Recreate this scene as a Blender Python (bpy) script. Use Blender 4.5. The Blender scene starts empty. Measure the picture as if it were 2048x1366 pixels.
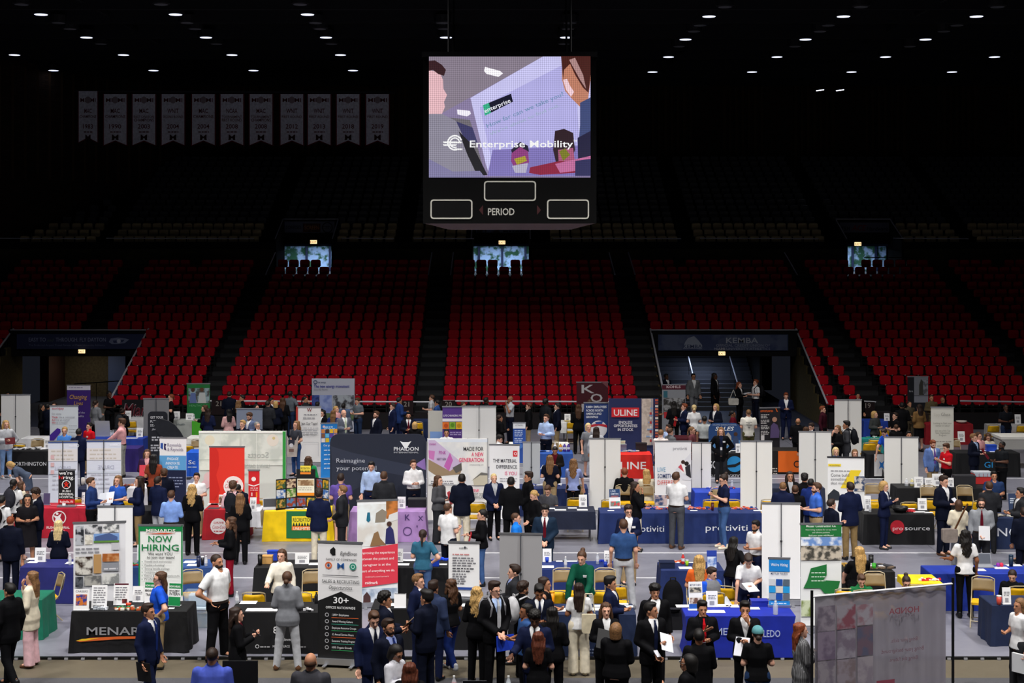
import bpy, math, random
import numpy as np
random.seed(7)
SC = bpy.context.scene
COL = SC.collection
R = math.radians
# ---------------------------------------------------------------- camera, world, light, exposure
F, HC, HY = 3000.0, 7.35, 480.0          # focal length in px, camera height, horizon row (2048 x 1366 frame)
cd = bpy.data.cameras.new('camera'); cam = bpy.data.objects.new('camera', cd); COL.objects.link(cam)
cam.location = (0, 0, HC); cam.rotation_euler = (R(90), 0, 0)
cd.sensor_fit = 'HORIZONTAL'; cd.sensor_width = 36.0; cd.lens = F/2048*36.0
cd.shift_y = -(683-HY)/2048.0
cd.clip_start = .5; cd.clip_end = 400
SC.camera = cam
vs = SC.view_settings
vs.view_transform = 'Standard'; vs.look = 'None'; vs.gamma = 1.0; vs.use_curve_mapping = False; vs.exposure = 0.0
w = bpy.data.worlds.new('world'); SC.world = w; w.use_nodes = True
bg = w.node_tree.nodes['Background']; bg.inputs[0].default_value = (.62, .7, 1, 1); bg.inputs[1].default_value = 0.011
def spot(x, y, z, power, ang, blend, tilt=0.0, col=(1, .97, .93), rad=.35):
 l = bpy.data.lights.new('arena_lamp', 'SPOT'); l.energy = power; l.spot_size = R(ang); l.spot_blend = blend
 l.color = col; l.shadow_soft_size = rad
 o = bpy.data.objects.new('arena_lamp', l); COL.objects.link(o); o.location = (x, y, z); o.rotation_euler = (R(tilt), 0, 0)
 return o
LAMPS = [(x, y) for y in (17.0, 24.0, 34.0, 45.0) for x in (-13.5, -4.5, 4.5, 13.5)]
for (x, y) in LAMPS:
 spot(x, y, 15.9, {17.0: 9000, 24.0: 5200, 34.0: 4300, 45.0: 7600}[y]*(.6 if x > 10 and y > 40 else 1), {17.0: 92, 45.0: 112}.get(y, 100), .8, {17.0: 32, 24.0: 18, 45.0: 9}.get(y, 4))
# ---------------------------------------------------------------- helpers
def P(px, py, D): return ((px-1024)*D/F, D, HC-(py-HY)*D/F)
def Dz(py, z=0.0): return F*(HC-z)/(py-HY)
def Xp(px, D): return (px-1024)*D/F
def Zp(py, D): return HC-(py-HY)*D/F
def lin(c):
 return c/12.92 if c <= .04045 else ((c+.055)/1.055)**2.4
def rgb(h):
 h = h.lstrip('#'); return tuple(lin(int(h[i:i+2], 16)/255) for i in (0, 2, 4))
_m = {}
def mat(hexc, rough=.7, kind='', spec=.3, emit=0.0, scale=None, hex2=None):
 key = (hexc, rough, kind, spec, emit, scale, hex2)
 if key in _m: return _m[key]
 m = bpy.data.materials.new('mat_'+(kind or 'plain')); m.use_nodes = True
 nt = m.node_tree; b = nt.nodes['Principled BSDF']
 c = rgb(hexc)+(1,)
 b.inputs['Base Color'].default_value = c; b.inputs['Roughness'].default_value = rough
 b.inputs['Specular IOR Level'].default_value = spec
 if emit:
  b.inputs['Emission Color'].default_value = c; b.inputs['Emission Strength'].default_value = emit
 def noise(sc, det=3, coord='Object'):
  t = nt.nodes.new('ShaderNodeTexCoord'); n = nt.nodes.new('ShaderNodeTexNoise')
  n.inputs['Scale'].default_value = sc; n.inputs['Detail'].default_value = det
  nt.links.new(t.outputs[coord], n.inputs['Vector']); return n
 def ramp(n, c0, c1, a=.3, z=.7, const=False):
  r = nt.nodes.new('ShaderNodeValToRGB'); e = r.color_ramp.elements
  e[0].position = a; e[0].color = c0; e[1].position = z; e[1].color = c1
  if const: r.color_ramp.interpolation = 'CONSTANT'
  nt.links.new(n.outputs[0], r.inputs[0]); nt.links.new(r.outputs[0], b.inputs['Base Color']); return r
 def dim(k): return tuple(v*k for v in c[:3])+(1,)
 if kind == 'cloth':
  n = noise(scale or 9); ramp(n, dim(.8), dim(1.12))
  n2 = noise(420, 1); bp = nt.nodes.new('ShaderNodeBump'); bp.inputs['Strength'].default_value = .15; bp.inputs['Distance'].default_value = .002
  nt.links.new(n2.outputs[0], bp.inputs['Height']); nt.links.new(bp.outputs[0], b.inputs['Normal'])
 elif kind == 'hair':
  n = noise(55, 4); n.inputs['Distortion'].default_value = .6; ramp(n, dim(.55), dim(1.3), .35, .65)
 elif kind == 'blotch':
  n = noise(scale or 6, 4); ramp(n, c, rgb(hex2)+(1,), .44, .56)
 elif kind == 'speck':
  n = noise(scale or 30, 5); ramp(n, dim(.72), dim(1.25))
 elif kind == 'plaid':
  t = nt.nodes.new('ShaderNodeTexCoord'); ck = nt.nodes.new('ShaderNodeTexBrick')
  ck.inputs['Scale'].default_value = 9; ck.inputs['Mortar Size'].default_value = .03
  ck.inputs['Color1'].default_value = c; ck.inputs['Color2'].default_value = dim(.8); ck.inputs['Mortar'].default_value = dim(2.2)
  nt.links.new(t.outputs['Object'], ck.inputs['Vector']); nt.links.new(ck.outputs[0], b.inputs['Base Color'])
 elif kind == 'brick':
  t = nt.nodes.new('ShaderNodeTexCoord'); mp = nt.nodes.new('ShaderNodeMapping'); mp.inputs['Rotation'].default_value = (R(90), 0, 0)
  ck = nt.nodes.new('ShaderNodeTexBrick'); ck.inputs['Scale'].default_value = 2.2
  ck.inputs['Color1'].default_value = c; ck.inputs['Color2'].default_value = dim(.6); ck.inputs['Mortar'].default_value = dim(.4)
  nt.links.new(t.outputs['Object'], mp.inputs[0]); nt.links.new(mp.outputs[0], ck.inputs['Vector']); nt.links.new(ck.outputs[0], b.inputs['Base Color'])
 elif kind == 'floor':
  n = noise(.55, 6, 'Object'); ramp(n, dim(.86), dim(1.1), .3, .7)
  n2 = noise(3.2, 5); r2 = nt.nodes.new('ShaderNodeMapRange'); r2.inputs[3].default_value = rough-.1; r2.inputs[4].default_value = rough+.18
  nt.links.new(n2.outputs[0], r2.inputs[0]); nt.links.new(r2.outputs[0], b.inputs['Roughness'])
  n3 = noise(1.6, 3); bp = nt.nodes.new('ShaderNodeBump'); bp.inputs['Strength'].default_value = .25; bp.inputs['Distance'].default_value = .02
  nt.links.new(n3.outputs[0], bp.inputs['Height']); nt.links.new(bp.outputs[0], b.inputs['Normal'])
 elif kind == 'sheer':
  b.inputs['Alpha'].default_value = .93
  tr = nt.nodes.new('ShaderNodeBsdfTranslucent'); tr.inputs[0].default_value = c
  mx = nt.nodes.new('ShaderNodeMixShader'); mx.inputs[0].default_value = .35
  nt.links.new(b.outputs[0], mx.inputs[1]); nt.links.new(tr.outputs[0], mx.inputs[2]); nt.links.new(mx.outputs[0], nt.nodes['Material Output'].inputs[0])
 elif kind == 'glass':
  b.inputs['Alpha'].default_value = .45; b.inputs['Roughness'].default_value = .08; b.inputs['Specular IOR Level'].default_value = .6
 elif kind == 'metal':
  b.inputs['Metallic'].default_value = .85
 elif kind == 'led':      # screen pixels: fine dot grid over the emitted colour
  t = nt.nodes.new('ShaderNodeTexCoord')
  sp = nt.nodes.new('ShaderNodeSeparateXYZ'); nt.links.new(t.outputs['Object'], sp.inputs[0])
  outs = []
  for ax in (0, 2):
   mu = nt.nodes.new('ShaderNodeMath'); mu.operation = 'MULTIPLY'; mu.inputs[1].default_value = 2*math.pi/.047
   sn = nt.nodes.new('ShaderNodeMath'); sn.operation = 'SINE'
   nt.links.new(sp.outputs[ax], mu.inputs[0]); nt.links.new(mu.outputs[0], sn.inputs[0]); outs.append(sn)
  ad = nt.nodes.new('ShaderNodeMath'); ad.operation = 'ADD'; nt.links.new(outs[0].outputs[0], ad.inputs[0]); nt.links.new(outs[1].outputs[0], ad.inputs[1])
  mr = nt.nodes.new('ShaderNodeMapRange'); mr.inputs[1].default_value = -2; mr.inputs[2].default_value = 2; mr.inputs[3].default_value = emit*.6; mr.inputs[4].default_value = emit*1.2
  nt.links.new(ad.outputs[0], mr.inputs[0]); nt.links.new(mr.outputs[0], b.inputs['Emission Strength'])
  b.inputs['Base Color'].default_value = (.01, .01, .01, 1)
 _m[key] = m; return m
class MB:
 def __init__(s): s.v = []; s.f = []
 def add(s, vs, fs):
  n = len(s.v); s.v += [tuple(p) for p in vs]; s.f += [tuple(i+n for i in f) for f in fs]; return s
 def box(s, x0, x1, y0, y1, z0, z1):
  return s.add([(x0,y0,z0),(x1,y0,z0),(x1,y1,z0),(x0,y1,z0),(x0,y0,z1),(x1,y0,z1),(x1,y1,z1),(x0,y1,z1)],
                     [(0,3,2,1),(4,5,6,7),(0,1,5,4),(1,2,6,5),(2,3,7,6),(3,0,4,7)])
 def prism(s, pts, y0, y1):           # polygon in x,z extruded along y
  n = len(pts)
  a = sum(pts[i][0]*pts[(i+1) % n][1]-pts[(i+1) % n][0]*pts[i][1] for i in range(n))
  if a < 0: pts = pts[::-1]
  return s.add([(x, y0, z) for x, z in pts]+[(x, y1, z) for x, z in pts],
                     [tuple(range(n)), tuple(range(2*n-1, n-1, -1))]+[(i, i+n, (i+1) % n+n, (i+1) % n) for i in range(n)])
 def prismx(s, pts, x0, x1):          # polygon in y,z extruded along x
  n = len(pts)
  a = sum(pts[i][0]*pts[(i+1) % n][1]-pts[(i+1) % n][0]*pts[i][1] for i in range(n))
  if a < 0: pts = pts[::-1]
  return s.add([(x0, y, z) for y, z in pts]+[(x1, y, z) for y, z in pts],
                     [tuple(range(n-1, -1, -1)), tuple(range(n, 2*n))]+[(i, (i+1) % n, (i+1) % n+n, i+n) for i in range(n)])
 def tube(s, p, q, r, n=6, r2=None):
  p = np.array(p, float); q = np.array(q, float); d = q-p; L = np.linalg.norm(d)
  if L < 1e-6: return s
  d /= L; a = np.array((0, 0, 1.)) if abs(d[2]) < .9 else np.array((1., 0, 0)); u = np.cross(d, a); u /= np.linalg.norm(u); v = np.cross(d, u)
  r2 = r if r2 is None else r2; vs = []
  for c, rr in ((p, r), (q, r2)):
   for i in range(n):
    t = 2*math.pi*i/n; vs.append(c+rr*(math.cos(t)*u+math.sin(t)*v))
  return s.add(vs, [(i, i+n, (i+1) % n+n, (i+1) % n) for i in range(n)]+[tuple(range(n)), tuple(range(2*n-1, n-1, -1))])
 def path(s, pts, r, n=6):
  for a, b in zip(pts, pts[1:]): s.tube(a, b, r, n)
  return s
 def lathe(s, prof, n=12, c=(0, 0, 0)):   # prof: (r, z) bottom to top
  vs = []
  for r, z in prof:
   for i in range(n):
    t = 2*math.pi*i/n; vs.append((c[0]+r*math.cos(t), c[1]+r*math.sin(t), c[2]+z))
  fs = [(k*n+i, k*n+(i+1) % n, (k+1)*n+(i+1) % n, (k+1)*n+i) for k in range(len(prof)-1) for i in range(n)]
  fs += [tuple(range(n-1, -1, -1)), tuple(range((len(prof)-1)*n, len(prof)*n))]
  return s.add(vs, fs)
 def mesh(s, name, smooth=False):
  me = bpy.data.meshes.new(name); me.from_pydata(s.v, [], s.f); me.update()
  if smooth:
   me.polygons.foreach_set('use_smooth', [True]*len(me.polygons))
  return me
 def build(s, name, m, parent=None, smooth=False, loc=None):
  return obj(name, s.mesh(name, smooth), m, parent, loc)
def obj(name, me, m=None, parent=None, loc=None):
 o = bpy.data.objects.new(name, me); COL.objects.link(o)
 if m is not None and me is not None and len(me.materials) == 0: me.materials.append(m)
 if parent: o.parent = parent
 if loc: o.location = loc
 return o
LABELS = set()
def tag(o, label=None, cat=None, group=None, kind=None):
 if label: o['label'] = label
 if cat: o['category'] = cat
 if group: o['group'] = group
 if kind: o['kind'] = kind
 return o
def thing(name, label, cat, loc=(0, 0, 0), rz=0, group=None):
 o = bpy.data.objects.new(name, None); COL.objects.link(o); o.empty_display_size = .1
 o.location = loc; o.rotation_euler = (0, 0, R(rz)); return tag(o, label, cat, group)
def struct(name, mb, m, parent=None, smooth=False):
 o = mb.build(name, m, parent, smooth)
 if not parent: o['kind'] = 'structure'
 return o
ORD = ['first', 'second', 'third', 'fourth', 'fifth', 'sixth', 'seventh', 'eighth', 'ninth', 'tenth', 'eleventh', 'twelfth', 'thirteenth', 'fourteenth', 'fifteenth',
       'sixteenth', 'seventeenth', 'eighteenth', 'nineteenth', 'twentieth']
def nth(i, n=None):
 if n and i == n-1 and n > 1: return 'last'
 return ORD[i] if i < 20 else str(i+1)+'th'
# ---- flat print: rectangles, polygons, discs and lettering laid on a plane (local x, z; the front looks to -y)
_txt = {}
def text_mesh(s, bold=0, italic=False, name='lettering', sp=1.0):
 k = (s, bold, italic, sp)
 if k in _txt: return _txt[k]
 c = bpy.data.curves.new('txt', 'FONT'); c.body = s; c.size = 1; c.resolution_u = 2; c.offset = bold; c.space_character = sp
 if italic: c.shear = .25
 c.fill_mode = 'FRONT'
 o = bpy.data.objects.new('txt', c); me = bpy.data.meshes.new_from_object(o)
 co = np.empty(len(me.vertices)*3, np.float32); me.vertices.foreach_get('co', co); co = co.reshape(-1, 3)
 v = [tuple(p) for p in co]; f = [tuple(p.vertices) for p in me.polygons]
 bpy.data.objects.remove(o); bpy.data.curves.remove(c); bpy.data.meshes.remove(me)
 _txt[k] = (v, f); return _txt[k]
def gfx(parent, fn, items, y0, dy=-.0015, base=.003):
 """fn maps photo pixels to the plane's (x, z); items are drawn front to back on parent at local y0."""
 rnd = random.Random(hash(str(items)) & 0xffff if False else len(items)*7+3)
 for i, it in enumerate(items):
  y = y0-base+dy*i; k = it[0]; mb = MB(); nm = 'print_patch'; m = None
  if k == 'r':
   x0, z0 = fn(it[1], it[2]); x1, z1 = fn(it[3], it[4]); mb.add([(x0,y,z1),(x1,y,z1),(x1,y,z0),(x0,y,z0)], [(0,1,2,3)]); m = mat(it[5], .6)
  elif k == 'ph':
   x0, z0 = fn(it[1], it[2]); x1, z1 = fn(it[3], it[4]); mb.add([(x0,y,z1),(x1,y,z1),(x1,y,z0),(x0,y,z0)], [(0,1,2,3)]); nm = 'photo_print'
   m = mat(it[5], .5, 'blotch', scale=it[7] if len(it) > 7 else 7, hex2=it[6])
  elif k == 'p':
   pts = [fn(a, b) for a, b in it[1]]; mb.add([(a, y, b) for a, b in pts], [tuple(range(len(pts)))]); m = mat(it[2], .6)
  elif k in 'og':
   cx, cz = fn(it[1], it[2]); ex, ez = fn(it[1]+it[3], it[2]+(it[5] if k == 'o' and len(it) > 5 else it[3])); rx, rz = abs(ex-cx), abs(ez-cz); n = 20; nm = 'emblem'
   cs = [(math.cos(2*math.pi*j/n), math.sin(2*math.pi*j/n)) for j in range(n)]
   if k == 'o': mb.add([(cx+rx*a, y, cz+rz*b) for a, b in cs], [tuple(range(n))]); m = mat(it[4], .6)
   else:
    q = 1-it[4]; mb.add([(cx+rx*a, y, cz+rz*b) for a, b in cs]+[(cx+rx*q*a, y, cz+rz*q*b) for a, b in cs], [(j, (j+1) % n, (j+1) % n+n, j+n) for j in range(n)]); m = mat(it[5], .6)
  elif k == 't':   # ('t', text, x, y baseline, cap height, colour, opts)
   op = it[6] if len(it) > 6 else ''; nm = 'lettering'
   v, f = text_mesh(it[1], .012 if 'b' in op else (.006 if 'm' in op else 0), 'i' in op)
   if not v: continue
   xs = [p[0] for p in v]; x0, x1 = min(xs), max(xs)
   bx, bz = fn(it[2], it[3]); tx, tz = fn(it[2]+1, it[3]-it[4]); S = abs(tz-bz)/.72; px = abs(tx-bx)
   sx = S
   if len(it) > 7 and it[7]: sx = it[7]*px/(x1-x0)
   off = -x0*sx
   if 'c' in op: off = -(x0+x1)/2*sx
   if 'e' in op: off = -x1*sx
   if 'v' in op:    # mirrored: seen from behind
    mb.add([(bx-(p[0]*sx+off), y, bz+p[1]*S) for p in v], [q[::-1] for q in f])
   else: mb.add([(bx+p[0]*sx+off, y, bz+p[1]*S) for p in v], f)
   m = mat(it[5], .6)
  elif k == 'l':   # lines of print too small to read: ('l', x0, y0, x1, rows, pitch, colour, cap height)
   nm = 'small_print'; h = it[7] if len(it) > 7 else it[5]*.45
   for r_ in range(it[4]):
    x = it[1]; end = it[3]-(rnd.random()*.3*(it[3]-it[1])); yy = it[2]+r_*it[5]
    while x < end:
     wd = (1.2+rnd.random()*3.2)*h; a = fn(x, yy); b = fn(min(x+wd, it[3]), yy-h)
     mb.add([(a[0],y,a[1]),(b[0],y,a[1]),(b[0],y,b[1]),(a[0],y,b[1])], [(0,1,2,3)]); x += wd+.7*h
   m = mat(it[6], .7)
  if mb.v: mb.build(nm, m, parent)
# ================================================================ the arena
BLK = mat('#0c0c0e', .85); DARK = mat('#17171b', .8); RAILM = mat('#b9bac4', .35, spec=.5)
FE = 26.45                                   # front edge of the portable floor
fl = struct('floor', MB().box(-34, 34, FE, 59, -.3, 0), mat('#7d7d89', .33, 'floor', spec=.5))
mb = MB()
for y_ in (32.6, 35.2, 43.4, 46.2): mb.box(-33, 33, y_, y_+.06, 0, .004)
mb.build('floor_strip', mat('#dcdce0', .4), fl)  # thin pale strips across the floor
for k in range(7): MB().box(-30+k*10, -29.97+k*10, FE, 58.5, 0, .003).build('floor_seam', mat('#6d6d78', .5), fl)
struct('floor_concrete', MB().box(-34, 34, 25.3, FE, -.35, -.04), mat('#5f5748', .5, 'floor'))
struct('floor_carpet', MB().box(-34, 34, 5, 25.3, -.35, -.035), mat('#4a4a4e', .95, 'speck', scale=60))
edge = struct('trim_1', MB().box(-34, 34, FE-.05, FE+.02, -.04, .004), mat('#0a0a0b', .5))
clip = MB().box(-.03, .03, -.03, 0, -.035, .0).mesh('edge_clip'); clip.materials.append(mat('#8f9096', .5))
for k in range(66): obj('edge_clip', clip, None, edge, (-9.6+k*.293, FE-.05, -.002))
# ---- lower bowl
D0, TR, Z0, RI, NR, SP = 59.0, .77, .43, .324, 17, .503
def rowD(r): return D0+TR*r
def rowZ(r): return Z0+RI*r
PORT = [(-21.6, -15.75), (6.0, 12.3)]; PR = 8
SECT = [('far left', -24.2, -23.4, -18.9, -18.5), ('left', -17.9, -17.3, -12.5, -12.27), ('centre-left', -11.6, -11.15, -3.87, -3.87), ('centre', -2.73, -2.78, 4.96, 4.71),
  ('centre-right', 6.35, 5.63, 13.75, 12.95), ('right', 14.95, 13.9, 20.75, 19.8), ('far right', 21.7, 20.75, 28.6, 27.6)]
def split(a, b, cuts):
 out = [(a, b)]
 for c, d in cuts:
  nx = []
  for p, q in out:
   if d <= p or c >= q: nx.append((p, q)); continue
   if p < c: nx.append((p, c))
   if d < q: nx.append((d, q))
  out = nx
 return out
TERR = mat('#141417', .85)
bowl = MB()
for r in range(NR):
 for a, b in split(-30, 33, PORT if r < PR else []):
  bowl.box(a, b, rowD(r)-.42, rowD(r)+.36 if r < NR-1 else 73.0, -.2 if r < PR else max(2.45, rowZ(r)-.6), rowZ(r))
bowl = struct('seating_terrace', bowl, TERR)
for i, (nm, a0, a1, b0, b1) in enumerate(SECT[:-1]):      # aisle steps between neighbouring sections, two to a row
 c0, c1 = SECT[i+1][1], SECT[i+1][2]
 st = {}
 for k in range(NR*2-1):
  r = k/2; t = r/(NR-1); xa = b0+(b1-b0)*t+.05; xb = c0+(c1-c0)*t-.05
  if r < PR and any(p-.1 < (xa+xb)/2 < q+.1 for p, q in PORT): continue
  if k % 2: continue
  me = MB().box(-.5, .5, -.42, -.02, 0, .162).box(-.5, .5, -.43, -.38, .15, .166).mesh('aisle_step')
  o = obj('aisle_step', me, mat('#2b2c2f', .8), bowl, ((xa+xb)/2, rowD(r)+TR*.5-.03, rowZ(r))); o.scale = (xb-xa, 1, 1)
# seats
def rrect(x0, x1, z0, z1, rt, rb, n=3):
 pts = []
 for cx, cz, a0, rr in ((x1-rb, z0+rb, -90, rb), (x1-rt, z1-rt, 0, rt), (x0+rt, z1-rt, 90, rt), (x0+rb, z0+rb, 180, rb)):
  for k in range(n+1):
   t = R(a0+90*k/n); pts.append((cx+rr*math.cos(t), cz+rr*math.sin(t)))
 return pts
def shell(pts, y0, y1, bulge, cen):          # pillow-edged slab
 m = MB(); n = len(pts); cx, cz = cen
 ins = [(cx+(x-cx)*.9, cz+(z-cz)*.87) for x, z in pts]
 m.add([(x, (y0+y1)/2-.004, z) for x, z in pts]+[(x, y0-bulge, z) for x, z in ins]+[(x, y1, z) for x, z in pts],
          [tuple(range(n, 2*n))]+[(i, (i+1) % n, (i+1) % n+n, i+n) for i in range(n)]+[(i, i+2*n, (i+1) % n+2*n, (i+1) % n) for i in range(n)])
 return m
back = shell(rrect(-.232, .232, .46, .80, .085, .05), .02, .06, .012, (0, .63))
pan = shell(rrect(-.222, .222, .43, .60, .03, .07), -.012, .03, .01, (0, .515))
stand = MB().prism([(-.235,0),(-.2,0),(-.2,.26),(.2,.26),(.2,0),(.235,0),(.235,.62),(.2,.62),(.2,.3),(-.2,.3),(-.2,.62),(-.235,.62)], .0, .02)
plate = MB().box(-.022, .022, -.034, -.02, .42, .44)
def seatset(hx, rough=.45):
 d = {}
 for n_, b_, m_ in (('backrest', back, mat(hx, rough, spec=.15)), ('seat_pan', pan, mat(hx, rough, spec=.15)), ('stanchion', stand, BLK), ('number_plate', plate, mat('#d8d4d0', .4))):
  me = b_.mesh(n_, False); me.materials.append(m_); d[n_] = me
 return d
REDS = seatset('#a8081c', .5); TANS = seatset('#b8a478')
def seat_thing(name, x, y, z, S, label, group, cat='seat', parts=('backrest', 'seat_pan', 'stanchion', 'number_plate')):
 o = thing(name, label, cat, (x, y, z), 0, group)
 for p in parts: obj(p, S[p], None, o)
 return o
spots = []
for r in range(NR):
 t = r/(NR-1); D = rowD(r)
 for nm, a0, a1, b0, b1 in SECT:
  a = a0+(a1-a0)*t; b = b0+(b1-b0)*t
  for p, q in split(a, b, PORT if r < PR else []):
   n = int((q-p)/SP)
   if n < 1: continue
   for k in range(n):
    x = (p+SP/2+k*(q-p-SP)/max(n-1, 1))
    if abs(x/D*F) > 1040: continue
    if r == NR-1 and (k % 11 in (4,)) : continue
    spots.append((r, nm, k, n, x, D, rowZ(r)))
ROWN = ['front', 'second', 'third', 'fourth', 'fifth', 'sixth']
rest = MB(); cnt = 0
for r, nm, k, n, x, D, z in spots:
 if cnt < 300 and r < 6:
  cnt += 1
  seat_thing('stadium_seat', x, D, z, REDS, '%s red seat from the left in the %s row of the %s block' % (nth(k), ROWN[r], nm), 'red seats of the lower bowl')
 else:
  for b_ in (back, pan): rest.add([(px+x, py+D, pz+z) for px, py, pz in b_.v], b_.f)
tag(rest.build('stadium_seats', mat('#a8081c', .45, spec=.15)), 'red seats of the upper rows of the lower bowl', 'seats', kind='stuff')
# front wall and rail of the lower bowl
for a, b in split(-30, 33, PORT): struct('wall_bowl_front', MB().box(a, b, 58.2, 58.58, -.05, .62), mat('#141013', .8))
def rail(pts, label, r=.03, posts=True, base=None, spc=1.3, pname='baluster', m=RAILM, group=None):
 o = thing('guard_rail', label, 'railing', pts[0], 0, group); p0 = np.array(pts[0])
 MB().path([np.array(p)-p0 for p in pts], r).build('handrail', m, o)
 if posts:
  for a, b in zip(pts, pts[1:]):
   a = np.array(a, float); b = np.array(b, float); n = max(1, int(np.linalg.norm(b-a)/spc))
   for k in range(n+1):
    p = a+(b-a)*k/n; zb = base(p) if callable(base) else base
    if p[2]-zb < .1: continue
    MB().tube((p[0]-p0[0], p[1]-p0[1], zb-p0[2]), p-p0, .012, 4).build(pname, DARK, o)
 return o
for xa, xb, tx in ((412, 862, 'below the centre-left red seats'), (886, 1300, 'below the centre red seats'), (1713, 1752, 'beside the number 19'), (1920, 2060, 'below the far right red seats')):
 rail([P(xa, 802, 58.4), P(xb, 804, 58.4)], 'pale steel rail '+tx, .035, True, .6, 1.6)
def section_sign(tx, x, y, note, D=58.16, h=10, wd=22, c='#9a928c', pan='#1a0a0e'):
 o = thing('section_sign', 'section number %s on the dark wall %s' % (tx, note), 'sign', (Xp(x, D), D, Zp(y+h, D)-.04)); s = D/F
 b = MB().box(-wd*s*.62, wd*s*.62, 0, .03, -.3, (h+4)*s).build('board', mat(pan, .8), o)
 gfx(b, lambda px, py: ((px-x)*s, (y+h-py)*s+.04), [('t', tx, x, y+h, h, c, 'cm')], 0)
 return o
section_sign('21', 437, 802, 'below the pale rail, left one'); section_sign('21', 813, 803, 'right end of the rail, left of the aisle'); section_sign('20', 897, 803, 'right of the centre-left aisle')
section_sign('19', 1736, 806, 'behind the tall white banner')
for px, t_ in ((863, 'left side of the centre-left aisle'), (906, 'right side of the centre-left aisle'), (1219, 'left side of the centre-right aisle'), (1258, 'right side of the centre-right aisle'), (548, 'right side of the left aisle'), (1572, 'left side of the right aisle')):
 X = Xp(px, 71.5); rail([(X, 71.9, 6.75), (X+(.1 if px > 1024 else -.02), 69.2, 5.75)], 'short sloping handrail at the top, '+t_, .03, True, lambda p: rowZ((p[1]-D0)/TR), 1.2)
# ---- lower portals
def portal(x0, x1, name, side):
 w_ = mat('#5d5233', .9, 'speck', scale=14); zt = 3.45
 for s_, xx in ((-1, x0), (1, x1)):
  mb = MB(); pts = [(58.5, -.05), (66, -.05), (66, 3.1)]
  for r in range(PR-1, -1, -1): pts += [(rowD(r)+.36, rowZ(r)+.05), (rowD(r)-.41, rowZ(r)+.05)]
  mb.prismx(pts, xx-.06 if s_ < 0 else xx-.06, xx+.06); struct('wall_portal_%s' % ('left' if s_ < 0 else 'right'), mb, w_)
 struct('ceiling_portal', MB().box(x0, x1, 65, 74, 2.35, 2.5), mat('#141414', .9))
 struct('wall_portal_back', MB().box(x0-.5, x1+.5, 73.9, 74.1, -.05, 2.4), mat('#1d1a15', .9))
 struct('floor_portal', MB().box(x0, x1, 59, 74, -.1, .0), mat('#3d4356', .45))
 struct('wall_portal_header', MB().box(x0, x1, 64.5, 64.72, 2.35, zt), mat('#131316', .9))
 rail([(x0, 64.6, zt+.02), (x1, 64.6, zt+.02)], 'white rail on top of the %s lower portal' % name, .035, False)
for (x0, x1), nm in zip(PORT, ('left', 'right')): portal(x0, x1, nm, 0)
def stairbase(p): return max(0, rowZ(max(0, min(16, (p[1]-D0)/TR))))
rail([(-15.75, 64.98, 3.5), (-15.75, 58.5, .98)], 'sloping white rail down the right edge of the left portal', .04, True, stairbase, .32)
rail([(-21.6, 64.98, 3.5), (-21.6, 58.5, .98)], 'sloping white rail down the left edge of the left portal', .04, True, stairbase, .32)
rail([(12.3, 64.98, 3.5), (12.3, 58.5, .98)], 'sloping white rail down the right edge of the right portal', .04, True, stairbase, .32)
rail([(6.0, 64.98, 3.5), (6.0, 58.5, .98)], 'sloping white rail down the left edge of the right portal', .04, True, stairbase, .32)
# inside the left portal: inner walls, blue door edge, low rail
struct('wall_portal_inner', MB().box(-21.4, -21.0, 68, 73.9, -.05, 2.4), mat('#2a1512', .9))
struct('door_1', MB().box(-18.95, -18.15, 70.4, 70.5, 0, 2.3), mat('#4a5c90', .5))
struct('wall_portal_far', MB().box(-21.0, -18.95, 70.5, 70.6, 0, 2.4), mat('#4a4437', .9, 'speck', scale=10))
rail([(-19.6, 67.2, .9), (-17.6, 67.0, 1.05), (-16.2, 66.5, 1.2)], 'dark rail inside the left portal', .025, True, 0, .5, m=DARK)
# inside the right portal: stair going up, two handrails
stair = MB()
for k in range(13): struct('stair_step', MB().box(6.1, 10.7, 64.6+k*.33, 69.5, k*.165, (k+1)*.165), mat('#3a3c42', .7))
for x_, t_ in ((7.9, 'left'), (9.75, 'right')): rail([(x_, 64.3, .95), (x_, 68.3, 2.6)], 'slanted %s handrail on the stair inside the right portal' % t_, .03, True, lambda p: max(0, (p[1]-64.3)*.45), 1.2)
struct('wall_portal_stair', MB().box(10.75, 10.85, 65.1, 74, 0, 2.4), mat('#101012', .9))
def exit_sign(px, py, D, note):
 o = thing('exit_sign', 'small glowing exit sign '+note, 'exit sign', P(px, py, D)); s = D/F
 b = MB().box(-6.5*s, 6.5*s, 0, .06, -3.6*s, 3.6*s).build('lit_panel', mat('#ffd9a0', .5, emit=1.6), o)
 MB().box(-7.3*s, 7.3*s, .06, .1, -4.6*s, 4.6*s).build('housing', DARK, o)
 gfx(b, lambda x, y: ((x-px)*s, (py-y)*s), [('t', 'EXIT', px, py+2.2, 4.4, '#7a3a10', 'cb')], 0)
exit_sign(163, 703, 64.3, 'under the airport sign at left'); exit_sign(1444, 707, 64.3, 'under the credit union sign'); exit_sign(627, 484, 75.4, 'in the upper left portal')
exit_sign(1004, 485, 75.4, 'in the upper middle portal'); exit_sign(1716, 488, 75.4, 'in the upper right portal')
def ad_sign(label, x0, x1, y0, y1, D, col, items, frame='#101014'):
 s = D/F; cx = (x0+x1)/2; o = thing('advertising_sign', label, 'sign', (Xp(cx, D), D, Zp(y1, D)))
 b = MB().box((x0-cx)*s, (x1-cx)*s, -.03, .02, 0, (y1-y0)*s).build('board', mat(col, .6), o)
 gfx(b, lambda px, py: ((px-cx)*s, (y1-py)*s), items, -.03)
 return o
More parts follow.
